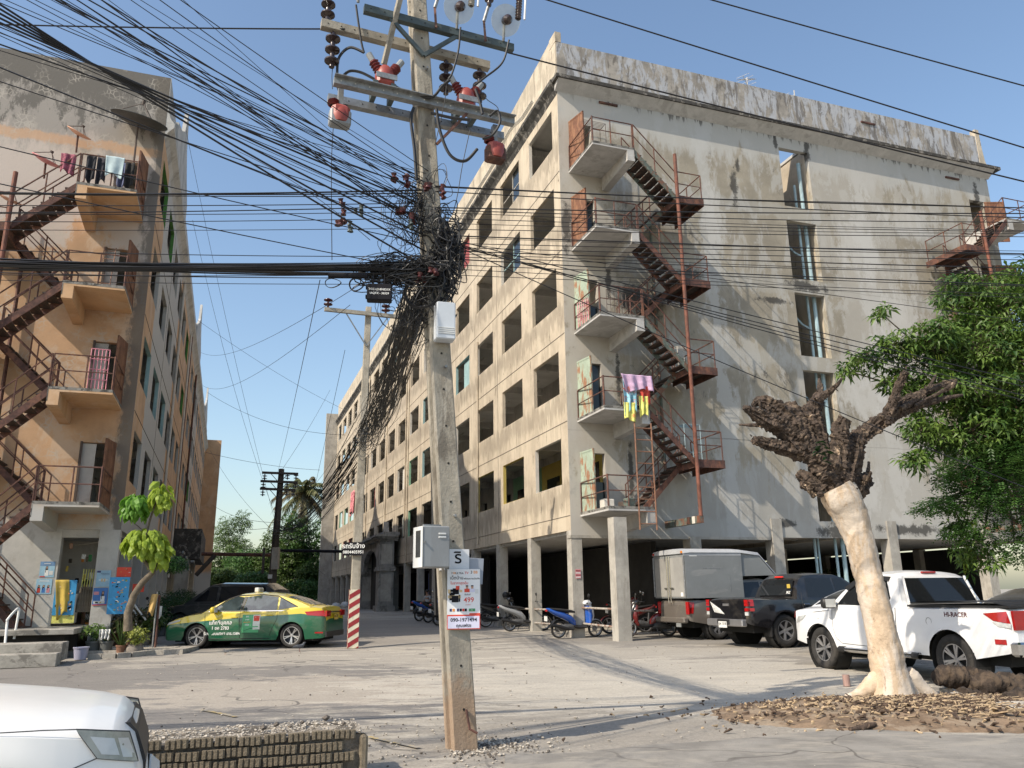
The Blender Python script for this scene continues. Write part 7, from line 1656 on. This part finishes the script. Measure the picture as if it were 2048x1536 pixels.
MB().box((.1, 22, 3.6), (1.5, 31, 5.2)).build('canopy', m_black, gl); MB().box((.3, 22.2, .2), (1.0, 23.4, 3.6)).build('pillar', m_conc, gl); MB().box((.3, 29.8, .2), (1.0, 31, 3.6)).build('pillar', m_conc, gl)
for k in range(8): gl_ = MB().box((1.0 + .12 * (k % 3), 10 + k * 2.3, 2.9 + (k % 2) * .5), (1.06, 11.6 + k * 2.3, 3.0 + (k % 2) * .5)).build('awning_edge', m_galv, BL)
# ---------------------------------------------------------------- shop front of the orange block
def sh(v, d, z): return L2W(CL_, 0, v, d, z)
def lb_(n_, a, b, mt, par=BL): return MB().box((a[0], -a[1], a[2]), (b[0], -b[1], b[2])).build(n_, mt, par)
m_whl = mat('shop_plaster', (.47, .455, .42), .9, var=.1, vs=1.2, bump=.25, bs=16, stain=(.34, .31, .27), samt=.6, sscale=(2, 2, 1.5), sth=.56, stain2=(.12, .11, .1), s2amt=.7, s2scale=(3, 3, 1.2), s2th=.66)
lb_('column', (-.54, .0, .2), (-.01, -.35, 3.42), m_whl); lb_('column', (-1.95, .006, .2), (-1.47, -.35, 3.42), m_whl); lb_('end_wall', (-9.5, -.0, .2), (-1.951, -.2, 3.42), m_whl)
lb_('lintel', (-1.47, -.05, 3.2), (-.54, -.3, 3.419), m_whl)
lb_('shop_floor', (-9.5, -.25, .7), (-.3, -8, .84), m_conc); lb_('shop_back_wall', (-6, -3.6, .84), (-.3, -3.7, 3.4), m_inner); lb_('shop_side_wall', (-2.3, -.3, .84), (-2.2, -3.6, 3.4), m_inner)
lb_('floor_edge', (-.5, .0, .1), (.0, -12, .80), m_conc)
m_step = mat('step_concrete', (.33, .31, .27), .92, var=.15, vs=3, bump=.4, bs=22, stain=(.12, .11, .095), samt=.75, sscale=(2.2, 2.2, 3), sth=.5)
st = thing('entrance_steps', 'worn concrete steps and platform in front of the shop, bottom left', 'steps', CL_, TH)
MB().cbox((-4.9, -1.25, .765), (8.8, 2.6, .13), bev=.012).build('platform_slab', m_step, st); MB().cbox((-4.95, -1.2, .42), (8.4, 2.2, .56)).build('under_slab_shade', m_darkin, st)  # near-black block stands in for the shaded void under the slab
MB().cbox((-4.75, -3.62, .38), (8.55, .75, .40), bev=.012).build('step', m_step, st); MB().cbox((-4.78, -4.28, .24), (8.6, .56, .28), bev=.012).build('step', m_step, st)
hr = thing('handrail', 'bent white pipe handrail on the entrance steps', 'handrail', px(8, 1312, 19.2))
h0 = px(8, 1312, 19.2)
wire([px(8, 1312, 19.2) - h0, px(14, 1248, 19.3) - h0, px(16, 1238, 19.3) - h0, px(33, 1219, 19.9) - h0, px(38, 1219, 20.0) - h0, px(37, 1228, 20.0) - h0, px(28, 1278, 20.0) - h0], .028, hr, 'pipe', m_wh2, 8, 5)
MB().cbox((0, 0, 0), (.14, .14, .1), bev=.02).build('foot', m_whp, hr)
# posters
def poster(v, d, z, w_, h_, bgm, label, kind, rot=0, org=None):
    t = thing('poster', label, 'poster', sh(v, d, z), TH + rot, 'posters on the shop columns'); MB().box((-w_ / 2, -.004, 0), (w_ / 2, 0, h_)).build('sheet', bgm, t)
    def q(x0, z0, x1, z1, mt, y=.007): MB().box((x0 * w_, -y, z0 * h_), (x1 * w_, -.0045, z1 * h_)).build('print', mt, t)
    def wom(cx_, s_, dress):
        for (a, b, c, dd, mt, y) in ((-.07, .42, .07, .70, m_hair, .006), (-.045, .55, .045, .68, m_skin, .0075), (-.12, .10, .12, .46, dress, .0068), (-.09, .30, -.05, .6, m_hair, .008)): q(cx_ + a * s_, b * s_, cx_ + c * s_, dd * s_, mt, y)
    if kind == 0: q(-.5, .72, .5, 1, m_navy2, .005); q(-.25, .85, .2, .88, m_wh2); wom(-.02, 1, m_wh2); q(.15, .15, .42, .4, m_platew); q(-.45, .02, -.1, .08, m_red)
    if kind == 1:
        for cx_, dm in ((-.3, m_redc), (.0, m_blue2), (.3, m_rose)): wom(cx_, .85, dm)
        q(-.3, .86, .3, .89, m_wh2); q(-.35, .80, .35, .82, m_wh2)
    if kind == 2: q(-.48, .86, -.22, .98, m_navy); q(-.2, .80, .4, .82, m_navy); q(-.1, .72, .42, .74, m_navy); q(-.14, .30, -.02, .5, m_beigep); q(.05, .30, .16, .5, m_beigep); q(-.3, .38, .32, .44, m_wh2, .006)
    if kind == 3: q(-.46, .6, -.1, .78, m_rose); wom(.18, 1.15, m_wh2); q(-.42, .1, .35, .26, m_platew, .0085); q(-.3, .13, -.1, .2, m_blk, .0095); q(.0, .13, .12, .2, m_gold, .0095); q(-.5, -.0, .5, .05, m_red)
m_blue2 = mat('print_blue', (.05, .17, .45), .5, var=.1); m_lblue = mat('print_light_blue', (.30, .48, .60), .5, var=.1, vs=4); m_navy2 = mat('print_mid_blue', (.14, .25, .42), .5, var=.2, vs=5); m_rose = mat('print_rose', (.6, .25, .28), .5, var=.1); m_cyanp = mat('print_cyan', (.04, .28, .55), .45, var=.1, vs=4)
poster(-1.72, .012, 2.12, .36, .42, m_lblue, 'pale blue poster with a woman, upper one on the left shop column', 0); poster(-1.75, .012, 1.68, .38, .40, m_lblue, 'poster with three women, lower one on the left shop column', 1)
poster(-.31, .012, 1.86, .36, .44, m_lblue, 'light blue product poster, upper one on the right shop column', 2); poster(-.34, .012, 1.36, .36, .47, m_blue2, 'dark blue poster with a woman in white, lower one on the right shop column', 3)
m_prints = [m_red, m_gold, m_wh2, m_green_p, m_orng, m_skin, m_blk, m_beigep]
def menu_board(p, rz, w_, h_, label, bgm, n, seed, cat='board', grp=None):
    r_2 = random.Random(seed); t = thing('ice_cream_board', label, cat, p, rz, grp); MB().box((-w_ / 2, -.02, 0), (w_ / 2, 0, h_)).build('board', bgm, t)
    for k in range(n):
        x = r_2.uniform(-.42, .32) * w_; z = r_2.uniform(.06, .85) * h_; a, b = r_2.uniform(.03, .10) * w_ * 1.5, r_2.uniform(.03, .08) * h_
        MB().prism([(x, z), (x + a, z + b * .2), (x + a * .9, z + b), (x + a * .2, z + b * .9)], -.023 - .0004 * k, -.0205, 'xz').build('print', r_2.choice(m_prints), t)
G = 'blue ice cream boards at the shop'
menu_board(px(236, 1198, 22.4) , TH, .50, .72 * .8, 'upper blue ice cream board right of the shop column', m_cyanp, 22, 1, grp=G); menu_board(px(234, 1228, 22.4), TH, .52, .42, 'lower blue ice cream board behind the crooked trunk', m_cyanp, 18, 2, grp=G)
menu_board(px(247, 1154, 22.5), TH, .36, .26, 'red snack board on top of the blue ice cream boards', m_red, 7, 3, grp=G); menu_board(px(276, 1184, 23.2), TH, .3, .22, 'green and red board right of the crooked trunk', m_red, 3, 4, grp=G)
fz_ = thing('freezer', 'white freezer with blue ice cream pictures standing in the shop doorway', 'freezer', sh(-1.18, -.22, .84), TH); MB().cbox((0, -.02, .45), (.52, .5, .78), bev=.02).build('cabinet', m_platew, fz_)
menu_board(sh(-1.2, .06, 1.12), TH, .52, .92, 'tall blue ice cream board in front of the freezer', m_cyanp, 34, 5, grp=G)
MB().box((-.27, -.285, .07), (.27, -.272, .30)).build('skirt', m_ycl, fz_)
cloth('curtain', mat('cloth_mustard', (.50, .36, .07), .8, var=.15), sh(-1.30, .10, 2.05), BX, .34, .95, 'mustard yellow cloth hanging over the blue board in the shop doorway', 'cloth', 1.5, .03, 51, None, .12)
for k in range(26):
    v = rt.uniform(-1.4, -.62); z = rt.uniform(1.3, 3.1) if k < 18 else rt.uniform(.9, 1.5); mt = rt.choice(m_prints + [m_bark, m_bark, m_dpole])
    o = MB().cbox((0, 0, -.09), (rt.uniform(.06, .14), .04, rt.uniform(.10, .22)), bev=.015).build('hanging_goods', mt, loc=sh(v, -.5 - rt.random() * .8, z), rot=(0, rt.gauss(0, .1), rt.random()))
    tag(o, 'small packet of goods hanging in the shop doorway', 'goods', 'goods hanging in the shop')
for k in range(5):
    t = thing('broom', 'reed broom standing in the shop doorway, one of a bundle', 'broom', sh(-.85 + .06 * k, -.1 - .03 * k, .84), 0, 'brooms in the shop doorway'); MB().tube([(0, 0, 1.0), (.02, 0, 1.5)], .012, 5).build('handle', m_ycl, t); MB().tube([(0, 0, 1.02), (0, 0, .6), (.0, 0, .35)], [.02, .07, .12], 8).build('bristles', m_bark, t)
tag(MB().tube([(0, 0, 0), (.8, 0, .1)], .018, 6).build('lamp_tube', m_whp, loc=sh(-1.4, -1.4, 3.05)), 'fluorescent tube under the shop ceiling', 'lamp')
sr = thing('handrail', 'white slanted pipe railing behind the crooked tree by the shop', 'handrail', px(262, 1215, 23)); s0 = px(262, 1215, 23)
for a in (((262, 1200), (278, 1222), (292, 1240)), ((258, 1214), (272, 1228), (272, 1250))): wire([px(*q, 23) - s0 for q in a], .025, sr, 'pipe', m_greyl, 6, 4)
# drying pole with ochre cloth
t = thing('clothes_pole', 'leaning steel pole with an ochre cloth at the kerb by the taxi', 'pole', pg(304, 1302)); b0 = pg(304, 1302)
MB().tube([(0, 0, 0), px(315, 1183, b0.y) - b0], .022, 7).build('pole', m_galv, t); MB().tube([px(310, 1300, b0.y) - b0, px(319, 1190, b0.y + .1) - b0], .03, 7).build('pole', m_rustd, t)
cloth('rag', mat('cloth_ochre', (.48, .32, .12), .9, var=.1), px(310, 1188, b0.y - .05), BX, .16, .52, 'ochre rag hanging on the leaning steel pole', 'cloth', 1, .03, 61, None, -.08)
cloth('rag', m_greyl, px(320, 1212, b0.y + .1), BX, .12, .3, 'pale rag hanging low on the leaning steel pole', 'cloth', 1, .02, 62)
# pots and plants at the kerb
m_potg = mat('pot_grey_plastic', (.11, .115, .11), .6, var=.1); m_pott = mat('pot_terracotta', (.20, .10, .06), .85, var=.2, vs=8); m_potc = mat('pot_cement', (.20, .175, .15), .9, var=.2, vs=6); m_potl = mat('bucket_lilac', (.33, .33, .42), .5, var=.05); m_lfv = leafmat('leaf_variegated', (.20, .26, .05), (.42, .44, .10), .3)
def pot(x, y, r, h, mt, label, plant, pm, n=26, L_=.3, prof=None, bowl=False):
    L_ *= 1.25; n = int(n * 1.5)
    p = pg(x, y); t = thing('potted_plant', label, 'potted plant', p, rt.random() * 3, 'pots along the kerb by the shop')
    pr = [(r * .72, 0), (r * .95, h * .85), (r * 1.04, h * .86), (r * 1.04, h), (r * .94, h), (r * .9, h * .8), (0, h * .8)] if not bowl else [(r * .6, 0), (r * .98, h * .3), (r, h * .6), (r * .8, h * .9), (r * .88, h), (r * .76, h * .98), (r * .7, h * .8), (0, h * .8)]
    sm_angle(MB().lathe(pr, 24).build('pot', mt, t)); mb = MB()
    if plant == 'strap':
        for k in range(n):
            a = k * 2.4; el = rt.uniform(.3, 1.35); d = V((cos(a) * cos(el), sin(a) * cos(el), sin(el))); s_ = V((-sin(a), cos(a), 0)) * L_ * .09; c = V((0, 0, h * .8)); p1 = c + d * L_ * .55; p2 = p1 + V((d.x, d.y, d.z * .2 - .25)) * L_ * .55
            mb.add([c - s_ * .4, c + s_ * .4, p1 + s_, p1 - s_, p2], [(0, 1, 2, 3), (3, 2, 4)])
    elif plant == 'spiky':
        for k in range(n): a = k * 2.4; el = rt.uniform(.7, 1.5); d = V((cos(a) * cos(el), sin(a) * cos(el), sin(el))); mb.tube([(0, 0, h * .8), tuple(V((0, 0, h * .8)) + d * L_)], [.012, .003], 4)
    else:
        for k in range(n): rosette(mb, inball(V((0, 0, h + L_ * .5)), (L_ * .7, L_ * .7, L_ * .5), shell=.1), L_ * .35, 5, w_=.4)
    mb.build('leaves', pm, t, kind='stuff'); return t
pot(184, 1309, .19, .33, m_potg, 'dark green plastic pot with bushy plant, leftmost by the steps', 'bush', m_lf, 30, .34); pot(211, 1309, .165, .33, m_potg, 'grey ribbed pot wrapped at the top with a pale plastic bag', 'strap', m_lf2, 8, .2)
pot(241, 1310, .13, .24, m_pott, 'small terracotta pot with thin upright stems', 'spiky', m_lf4, 22, .55); pot(268, 1309, .21, .25, m_potc, 'round cement bowl pot with yellow green leaves', 'bush', m_lfv, 26, .34, bowl=True)
pot(228, 1296, .2, .42, m_pott, 'terracotta pot with broad yellow striped leaves in the second row', 'strap', m_lfv, 26, .5); pot(262, 1297, .2, .4, m_pott, 'terracotta pot with dry grey twigs in the second row', 'bush', m_lf7, 60, .55); pot(250, 1293, .2, .4, m_pott, 'terracotta pot with grassy stems behind the small one', 'spiky', m_lf7, 40, .7); pot(285, 1296, .2, .4, m_potc, 'cement pot with a mixed green shrub near the leaning pole', 'bush', m_lf4, 46, .5)
pot(196, 1296, .2, .4, m_potc, 'cement pot with tall grass between the steps and the shop column', 'spiky', m_lf4, 46, .75); pot(300, 1291, .22, .45, m_potg, 'dark pot with dense dark shrub right of the leaning pole', 'bush', m_lf6, 60, .5)
o = MB().lathe([(.13, 0), (.165, .26), (.18, .26), (.18, .285), (.155, .285), (.15, .25), (0, .03)], 22).build('bucket', m_potl, loc=pg(160, 1319)); sm_angle(o); tag(o, 'lilac plastic bucket between the steps and the pots', 'bucket')
cloth('plastic_bag', m_platew, pg(211, 1309) + V((-.02, -.12, .62)), BX, .26, .26, 'crumpled white plastic bag on the grey ribbed pot', 'bag', 3, .08, 71)
# kerb with its stones
m_kerb = mat('kerb_concrete', (.36, .33, .28), .93, var=.15, vs=4, bump=.4, bs=25, stain=(.18, .16, .14), samt=.6, sscale=(3, 3, 3))
kb = thing('kerb', 'low concrete kerb under the flower pots left of the taxi', 'kerb', pg(180, 1318)); k0 = pg(180, 1318); kp = [pg(x, y) - k0 for x, y in ((172, 1318), (200, 1317), (228, 1316), (256, 1314), (284, 1311), (312, 1308), (340, 1304), (352, 1301))]
for a, b in zip(kp, kp[1:]):
    d = (b - a).normalized(); a2 = a + d * .012; MB().bar(a2 + V((0, .08, .03)), b + V((0, .08, .03)), .16, .15).build('kerb_stone', m_kerb, kb)
pv = MB().box((-.2, .25, .02), (14, 8, .14)); o = pv.build('pavement', m_kerb, None, loc=pg(178, 1316) - V((3.9, -.05, .02)), rot=(0, 0, .12)); o['kind'] = 'structure'; o.scale = (.42, .5, 1)
# ---------------------------------------------------------------- brick planter wall by the near suv
def pz(x, y, z):
    d = _F * FPX + CR * (x - 1024) + CU * (768 - y); return V((0, 0, EYE)) + d * ((z - EYE) / d.z)
wa, wb = pz(310, 1484, .44), pz(732, 1457, .44); wd = (wb - wa); wd.z = 0; wd.normalize(); wn_ = V((-wd.y, wd.x, 0)); wa = wa - wd * 1.6; WL = (wb - wa).length
m_brick = mat('brick_grey_brown', (.20, .165, .115), .95, var=.25, vs=5, bump=.8, bs=45, stain=(.29, .25, .19), samt=.6, sscale=(4, 4, 4), sth=.5); m_mort = mat('rough_mortar', (.14, .12, .095), .97, var=.3, vs=10, bump=1, bs=30)
pwall = thing('brick_planter', 'low planter wall of ribbed hollow bricks in the foreground, filled with rubble', 'planter', (wa.x, wa.y, 0), atan2(wd.y, wd.x))
MB().box((0, .035, -.05), (WL - .02, .80, .40)).build('mortar_core', m_mort, pwall)
bmesh_ = []
for q in range(4):
    mb = MB(); L_ = .168
    mb.box((0, .016, 0), (L_, .07, .062))
    for k in range(4):
        x = .004 + k * .042; dz = rt.uniform(-.003, .003); dp = rt.uniform(0, .004)
        mb.add([(x, .0 + dp, .0 + dz), (x + .024, dp, dz), (x + .024, dp, .062 + dz), (x, dp, .062 + dz), (x - .004, .02, 0), (x + .03, .02, 0), (x + .03, .02, .062), (x - .004, .02, .062)], [(0, 1, 2, 3), (0, 4, 5, 1), (1, 5, 6, 2), (2, 6, 7, 3), (3, 7, 4, 0)])
    bmesh_.append(mb.mesh('brick', m_brick))
for row in range(6):
    z = .375 - row * .083; off = (row % 2) * .09
    k = 0
    while True:
        x = k * .185 + off
        if x + .17 > WL: break
        o = obj('brick', rt.choice(bmesh_), pwall, (x + rt.gauss(0, .004), -.01 + rt.gauss(0, .004) - .0 * row, z + rt.gauss(0, .0025)), (rt.gauss(0, .02), rt.gauss(0, .015), rt.gauss(0, .02))); k += 1
MB().cbox((WL - .012, .40, .17), (.07, .80, .45), bev=.02).build('end_face', m_brick, pwall)
P = []
for i in range(40):
    x = WL * i / 39; P.append([(x, y, .40 + .035 * mnoise.noise(V((x * 4, y * 5, 1))) + .02 * mnoise.noise(V((x * 11, y * 11, 4)))) for y in [0.02 + .13 * j for j in range(7)]])
m_rub = mat('rubble_dust', (.40, .355, .29), .95, var=.2, vs=12, bump=1, bs=50, stain=(.25, .21, .17), samt=.6, sscale=(5, 5, 5)); MB().grid(P).build('rubble_fill', m_rub, pwall, smooth=True)
m_stone = mat('stone_pale', (.42, .38, .32), .92, var=.3, vs=14, bump=.5, bs=50); m_stoned = mat('stone_dark', (.13, .11, .09), .92, var=.3, vs=14, bump=.5, bs=50)
def rocks(mb, pts):
    for c, r in pts:
        v_ = [(1, 0, 0), (-1, 0, 0), (0, 1, 0), (0, -1, 0), (0, 0, 1), (0, 0, -1), (.6, .6, .5), (-.6, .5, .4), (.5, -.6, .5), (-.5, -.6, .4)]
        q = [(c[0] + a * r * rt.uniform(.7, 1.2), c[1] + b * r * rt.uniform(.7, 1.2), c[2] + d * r * rt.uniform(.4, .8)) for a, b, d in v_]
        mb.add(q, [(4, 6, 0), (4, 0, 8), (4, 8, 3), (4, 3, 9), (4, 9, 1), (4, 1, 7), (4, 7, 2), (4, 2, 6), (0, 6, 2), (0, 3, 8), (1, 9, 3), (1, 2, 7), (5, 0, 2), (5, 3, 0), (5, 1, 3), (5, 2, 1)])
mb = MB(); rocks(mb, [((rt.uniform(0, WL), rt.uniform(.03, .78), .42), abs(rt.gauss(.006, .006)) + .003) for _ in range(1500)]); mb.build('gravel', m_stone, pwall, kind='stuff')
for k in range(7):
    mb = MB(); rocks(mb, [((0, 0, .01), rt.uniform(.02, .04))]); t_ = wa + wd * (WL - .15 - .11 * k) + wn_ * rt.uniform(.25, .7); o = mb.build('rubble_stone', rt.choice((m_stone, m_stoned)), loc=(t_.x, t_.y, .44)); tag(o, 'fist-sized piece of rubble on the right end of the brick planter', 'stone', 'rubble pieces on the planter')
# loose grit and gravel over the ground
mb = MB(); mb2 = MB()
for k in range(2600):
    a = rt.random()
    if a < .35: c = PB + V((abs(rt.gauss(0, .5)) * .8 - .1, rt.gauss(.1, .28), 0))
    elif a < .6: c = V((rt.uniform(-3, .5), rt.uniform(6.4, 10.5), 0))
    else: y = rt.uniform(5.5, 22); c = V((rt.uniform(-.55, .6) * y, y, 0))
    (rocks(mb, [((c.x, c.y, gz(0, c.y) + .002), abs(rt.gauss(.008, .007)) + .003)]) if rt.random() < .6 else rocks(mb2, [((c.x, c.y, gz(0, c.y) + .002), abs(rt.gauss(.007, .006)) + .003)]))
for m_, mt in ((mb, m_stone), (mb2, m_stoned)): o = m_.build('loose_gravel', mt); o['kind'] = 'stuff'; o['label'] = 'loose gravel strewn over the lot'
# dirt mound under the pollarded tree, bark litter, slabs, logs
P = []; mc = V((5.35, 10.75, 0))
for i in range(29):
    row = []
    for j in range(41):
        u, v = j / 20 - 1, i / 14 - 1; x = mc.x + u * 2.9; y = mc.y + v * 1.55 - .1 * u; rr = u * u + v * v; h = max(0, 1 - rr) ** 1.1 * .15 + .045 * mnoise.noise(V((x * 3, y * 3, 0))) * max(0, 1.15 - rr) - .02 * max(0, rr - .8); row.append((x, y, gz(0, y) + h - .004 - (.03 if rr > 1 else 0)))
    P.append(row)
mo = MB().grid(P).build('dirt_mound', m_dirt, smooth=True); mo['kind'] = 'structure'
mdirt = lambda x, y: max(0, 1 - (((x - mc.x) / 2.9) ** 2 + ((y - mc.y) / 1.55) ** 2)) ** 1.1 * .15
m_chipd = mat('bark_chip_dark', (.075, .05, .035), .95, var=.4, vs=20); m_chipl = mat('bark_chip_light', (.36, .27, .17), .95, var=.3, vs=20)
for mt, n, s_, sd_ in ((m_chipd, 1500, .36, 3), (m_chipl, 750, .34, 4)):
    mb = MB(); r3 = random.Random(sd_)
    for k in range(n):
        x = mc.x + r3.gauss(0, 1.15) * 1.15; y = mc.y + r3.gauss(-.05, .62); L_ = abs(r3.gauss(.03, .05)) * s_ * (2.2 if k % 25 == 0 else 1) + .009; w_ = L_ * r3.uniform(.15, .6); a = r3.random() * 6; z = gz(0, y) + mdirt(x, y) + .01
        M = Matrix.Translation((x, y, z)) @ Matrix.Rotation(a, 4, 'Z') @ Matrix.Rotation(r3.gauss(0, .3), 4, 'Y') @ Matrix.Rotation(r3.gauss(0, .35), 4, 'X')
        mb.add([(-L_, -w_, 0), (L_ * .8, -w_ * .7, .01), (L_, w_, -.004), (-L_ * .7, w_ * .8, .012), (-L_, -w_, .012), (L_ * .8, -w_ * .7, .022), (L_, w_, .01), (-L_ * .7, w_ * .8, .026)], [(0, 3, 2, 1), (4, 5, 6, 7), (0, 1, 5, 4), (1, 2, 6, 5), (2, 3, 7, 6), (3, 0, 4, 7)], M)
    o = mb.build('bark_litter', mt); o['kind'] = 'stuff'; o['label'] = 'bark chips and wood litter round the bare trunk'
mb = MB()
for k in range(260):
    r3.seed(k + 900); L_ = r3.uniform(.06, .22); x = mc.x + r3.gauss(.2, 1.1); y = mc.y + r3.gauss(-.1, .45); z = gz(0, y) + mdirt(x, y) + .02; a = r3.gauss(.1, .7); mb.tube([(x, y, z), (x + cos(a) * L_, y + sin(a) * L_, z + r3.uniform(-.01, .03))], .006, 4)
o = mb.build('twig_litter', m_chipl); o['kind'] = 'stuff'; o['label'] = 'twigs on the dirt round the bare trunk'
def lumpy(name, label, cat, pts, rs, mt, amp=.3, n=18, grp=None):
    o0 = V(pts[0]); P = []; pts = [V(p) for p in pts]; C_ = []
    for i in range(len(pts) - 1):
        for j in range(16): t = j / 16; C_.append((pts[i].lerp(pts[i + 1], t), lerp(rs[i], rs[i + 1], t)))
    C_.append((pts[-1], rs[-1])); k = len(C_)
    for i, (p, r) in enumerate(C_):
        d = (C_[min(i + 1, k - 1)][0] - C_[max(i - 1, 0)][0]).normalized(); a = d.cross(V((0, 0, 1))).normalized(); b = a.cross(d); row = []
        for j in range(n): th = 2 * pi * j / n; dv = a * cos(th) + b * sin(th); q = p + dv * r; row.append(tuple(p - o0 + dv * r * (1 + amp * (mnoise.noise(q * 5) * 1.2 + .7 * mnoise.noise(q * 15) + .5 * mnoise.noise(q * 40)))))
        P.append(row)
    mb = MB().grid(P, closed=True); mb.add(P[0], [tuple(range(n))]); mb.add(P[-1], [tuple(range(n))]); o = mb.build(name, mt, loc=o0, smooth=True); return tag(o, label, cat, grp)
m_log = mat('log_bark', (.042, .03, .022), .95, var=.4, vs=8, bump=1, bs=22, stain=(.11, .078, .052), samt=.7, sscale=(5, 5, 5), sth=.5)
G = 'felled logs right of the bare trunk'
lumpy('log', 'knotty end of the upper log pointing left behind the roots', 'log', [px(1870, 1356, 11.9), px(1905, 1352, 11.9), px(1948, 1358, 11.9)], [.10, .15, .14], m_log, .45, grp=G)
lumpy('log', 'long dark log running off the right edge, behind the roots', 'log', [px(1935, 1366, 11.8), px(1980, 1370, 11.8), px(2070, 1376, 11.8)], [.12, .17, .17], m_log, .4, grp=G)
lumpy('log', 'dark log in front of the others at the right edge', 'log', [px(2010, 1405, 10.9), px(2040, 1405, 10.9), px(2110, 1408, 10.9)], [.09, .15, .15], m_log, .4, grp=G)
lumpy('log', 'small log piece between the roots and the long log', 'log', [px(1925, 1392, 11.3), px(1958, 1392, 11.4)], [.09, .08], m_log, .4, grp=G)
for k, (x, y, w_, d_, a) in enumerate(((1985, 1420, .42, .3, .2), (2040, 1435, .5, .32, -.1), (1925, 1412, .25, .2, .5), (1965, 1398, .3, .2, -.3), (1895, 1398, .16, .12, .3), (1708, 1408, .12, .08, .3))):
    p = pg(x, y); mb = MB().prism([(-w_ / 2, -d_ / 2), (w_ * .3, -d_ * .6), (w_ / 2, 0), (w_ * .35, d_ / 2), (-w_ * .4, d_ * .45)], 0, .06, 'xy'); o = mb.build('broken_slab', m_stone, loc=p + V((0, 0, .09)), rot=(rt.gauss(0, .08), rt.gauss(0, .1), a)); tag(o, 'broken pale concrete slab lying %s' % ('by the long log', 'at the right edge in front of the logs', 'right of the big root', 'under the small log piece', 'beside the right root', 'left of the trunk by the small root')[k], 'slab', 'broken slabs by the bare trunk')
o = MB().tube([(0, 0, 0), (0, 0, .17)], .055, 12).build('pipe_stub', mat('stub_pink', (.34, .22, .19), .9, var=.1), loc=pg(1694, 1372)); tag(o, 'short pinkish pipe stub standing left of the bare trunk', 'pipe')
o = lumpy('bark_piece', 'large curled strip of dark bark in front of the trunk', 'bark', [px(1700, 1462, 9.4) + V((0, 0, 0)), px(1725, 1460, 9.5), px(1752, 1452, 9.6)], [.02, .035, .02], m_chipd, .4, 8)
for o_ in (o,): o_.location.z = gz(0, 9.4) + .03
# pigeons
m_pig = mat('pigeon_grey', (.07, .075, .085), .6, var=.3, vs=14)
def pigeon(x, y, label, az, s_=1):
    t = thing('pigeon', label, 'pigeon', pg(x, y), az, 'pigeons on the lot', s_)
    b = blob(MB(), [(-.17, .10, .018, .006), (-.10, .105, .035, .012), (-.05, .11, .045, .035), (.02, .115, .055, .05), (.07, .13, .045, .048), (.10, .165, .025, .03), (.115, .20, .022, .024), (.135, .205, .015, .017), (.155, .20, .004, .005)], 12); sm_angle(b.build('body', m_pig, t), 70)
    for q in (-1, 1): MB().tube([(.0, q * .02, .08), (.01, q * .022, .0), (.03, q * .024, .003)], .004, 5).build('leg', m_redres, t); blob(MB(), [(-.14, .115, .004, .01), (-.05, .125, .008, .035), (.05, .13, .006, .03)], 8, Matrix.Translation((0, q * .05, 0))).build('wing', m_pig, t)
pigeon(598, 1303, 'dark pigeon standing in front of the taxi rear wheel', .4, 1.05); pigeon(451, 1309, 'tiny pigeon crouching in front of the taxi door', 2.6, .6)
# small notices painted or stuck on columns
for u, v0, z, w_, h_, mt in ((-.0, .1, 1.95, .18, .28, m_redd),):
    o = MB().box((v0, -.018, z), (v0 + w_, -.011, z + h_)).build('notice', m_rose, BR, kind=None); o['label'] = 'red and white notice on the corner column'
    for j in range(4): MB().box((v0 + .01, -.021, z + .02 + j * .065), (v0 + w_ - .01, -.0185, z + .055 + j * .065)).build('notice_line', m_redp if j % 2 else m_platew, BR)
# bottled water rack, dark clutter under the left arcade, white sacks at the far end
for k in range(9):
    u = 5 + k * 2.4; p = CL_ + AX * u + BX * rt.uniform(.3, 1.2); p.z = gz(0, p.y); t = tag(MB().cbox((0, 0, .35), (rt.uniform(.4, .8), .5, rt.uniform(.5, .9)), bev=.04).build('crate', rt.choice((m_frame, m_blue, m_dk2, m_potg)), loc=p, rot=(0, 0, TH)), 'dark stacked box under the arcade of the orange block', 'box', 'boxes under the orange arcade')
for k in range(8):
    p = CL_ + AX * (6 + k * 3.1) + BX * .9; p.z = gz(0, p.y); t = thing('shrub', 'dark potted shrub along the arcade of the orange block', 'shrub', p, 0, 'potted shrubs along the orange arcade'); mb = MB()
    for j in range(90): rosette(mb, inball(V((0, 0, .9)), (.5, .5, .6), shell=.1), .16, 5)
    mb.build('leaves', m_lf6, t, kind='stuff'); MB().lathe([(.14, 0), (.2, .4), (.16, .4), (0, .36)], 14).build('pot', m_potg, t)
for k, (x, y) in enumerate(((655, 1212), (672, 1208), (690, 1206))):
    tag(sm_angle(MB().lathe([(0, 0), (.3, .03), (.33, .15), (.2, .35), (0, .4)], 10).build('sack', m_greyl, loc=px(x, y, 55) - V((0, 0, .3))), 80), 'pale sack lying at the foot of the beige end fin', 'sack', 'sacks at the end fin')
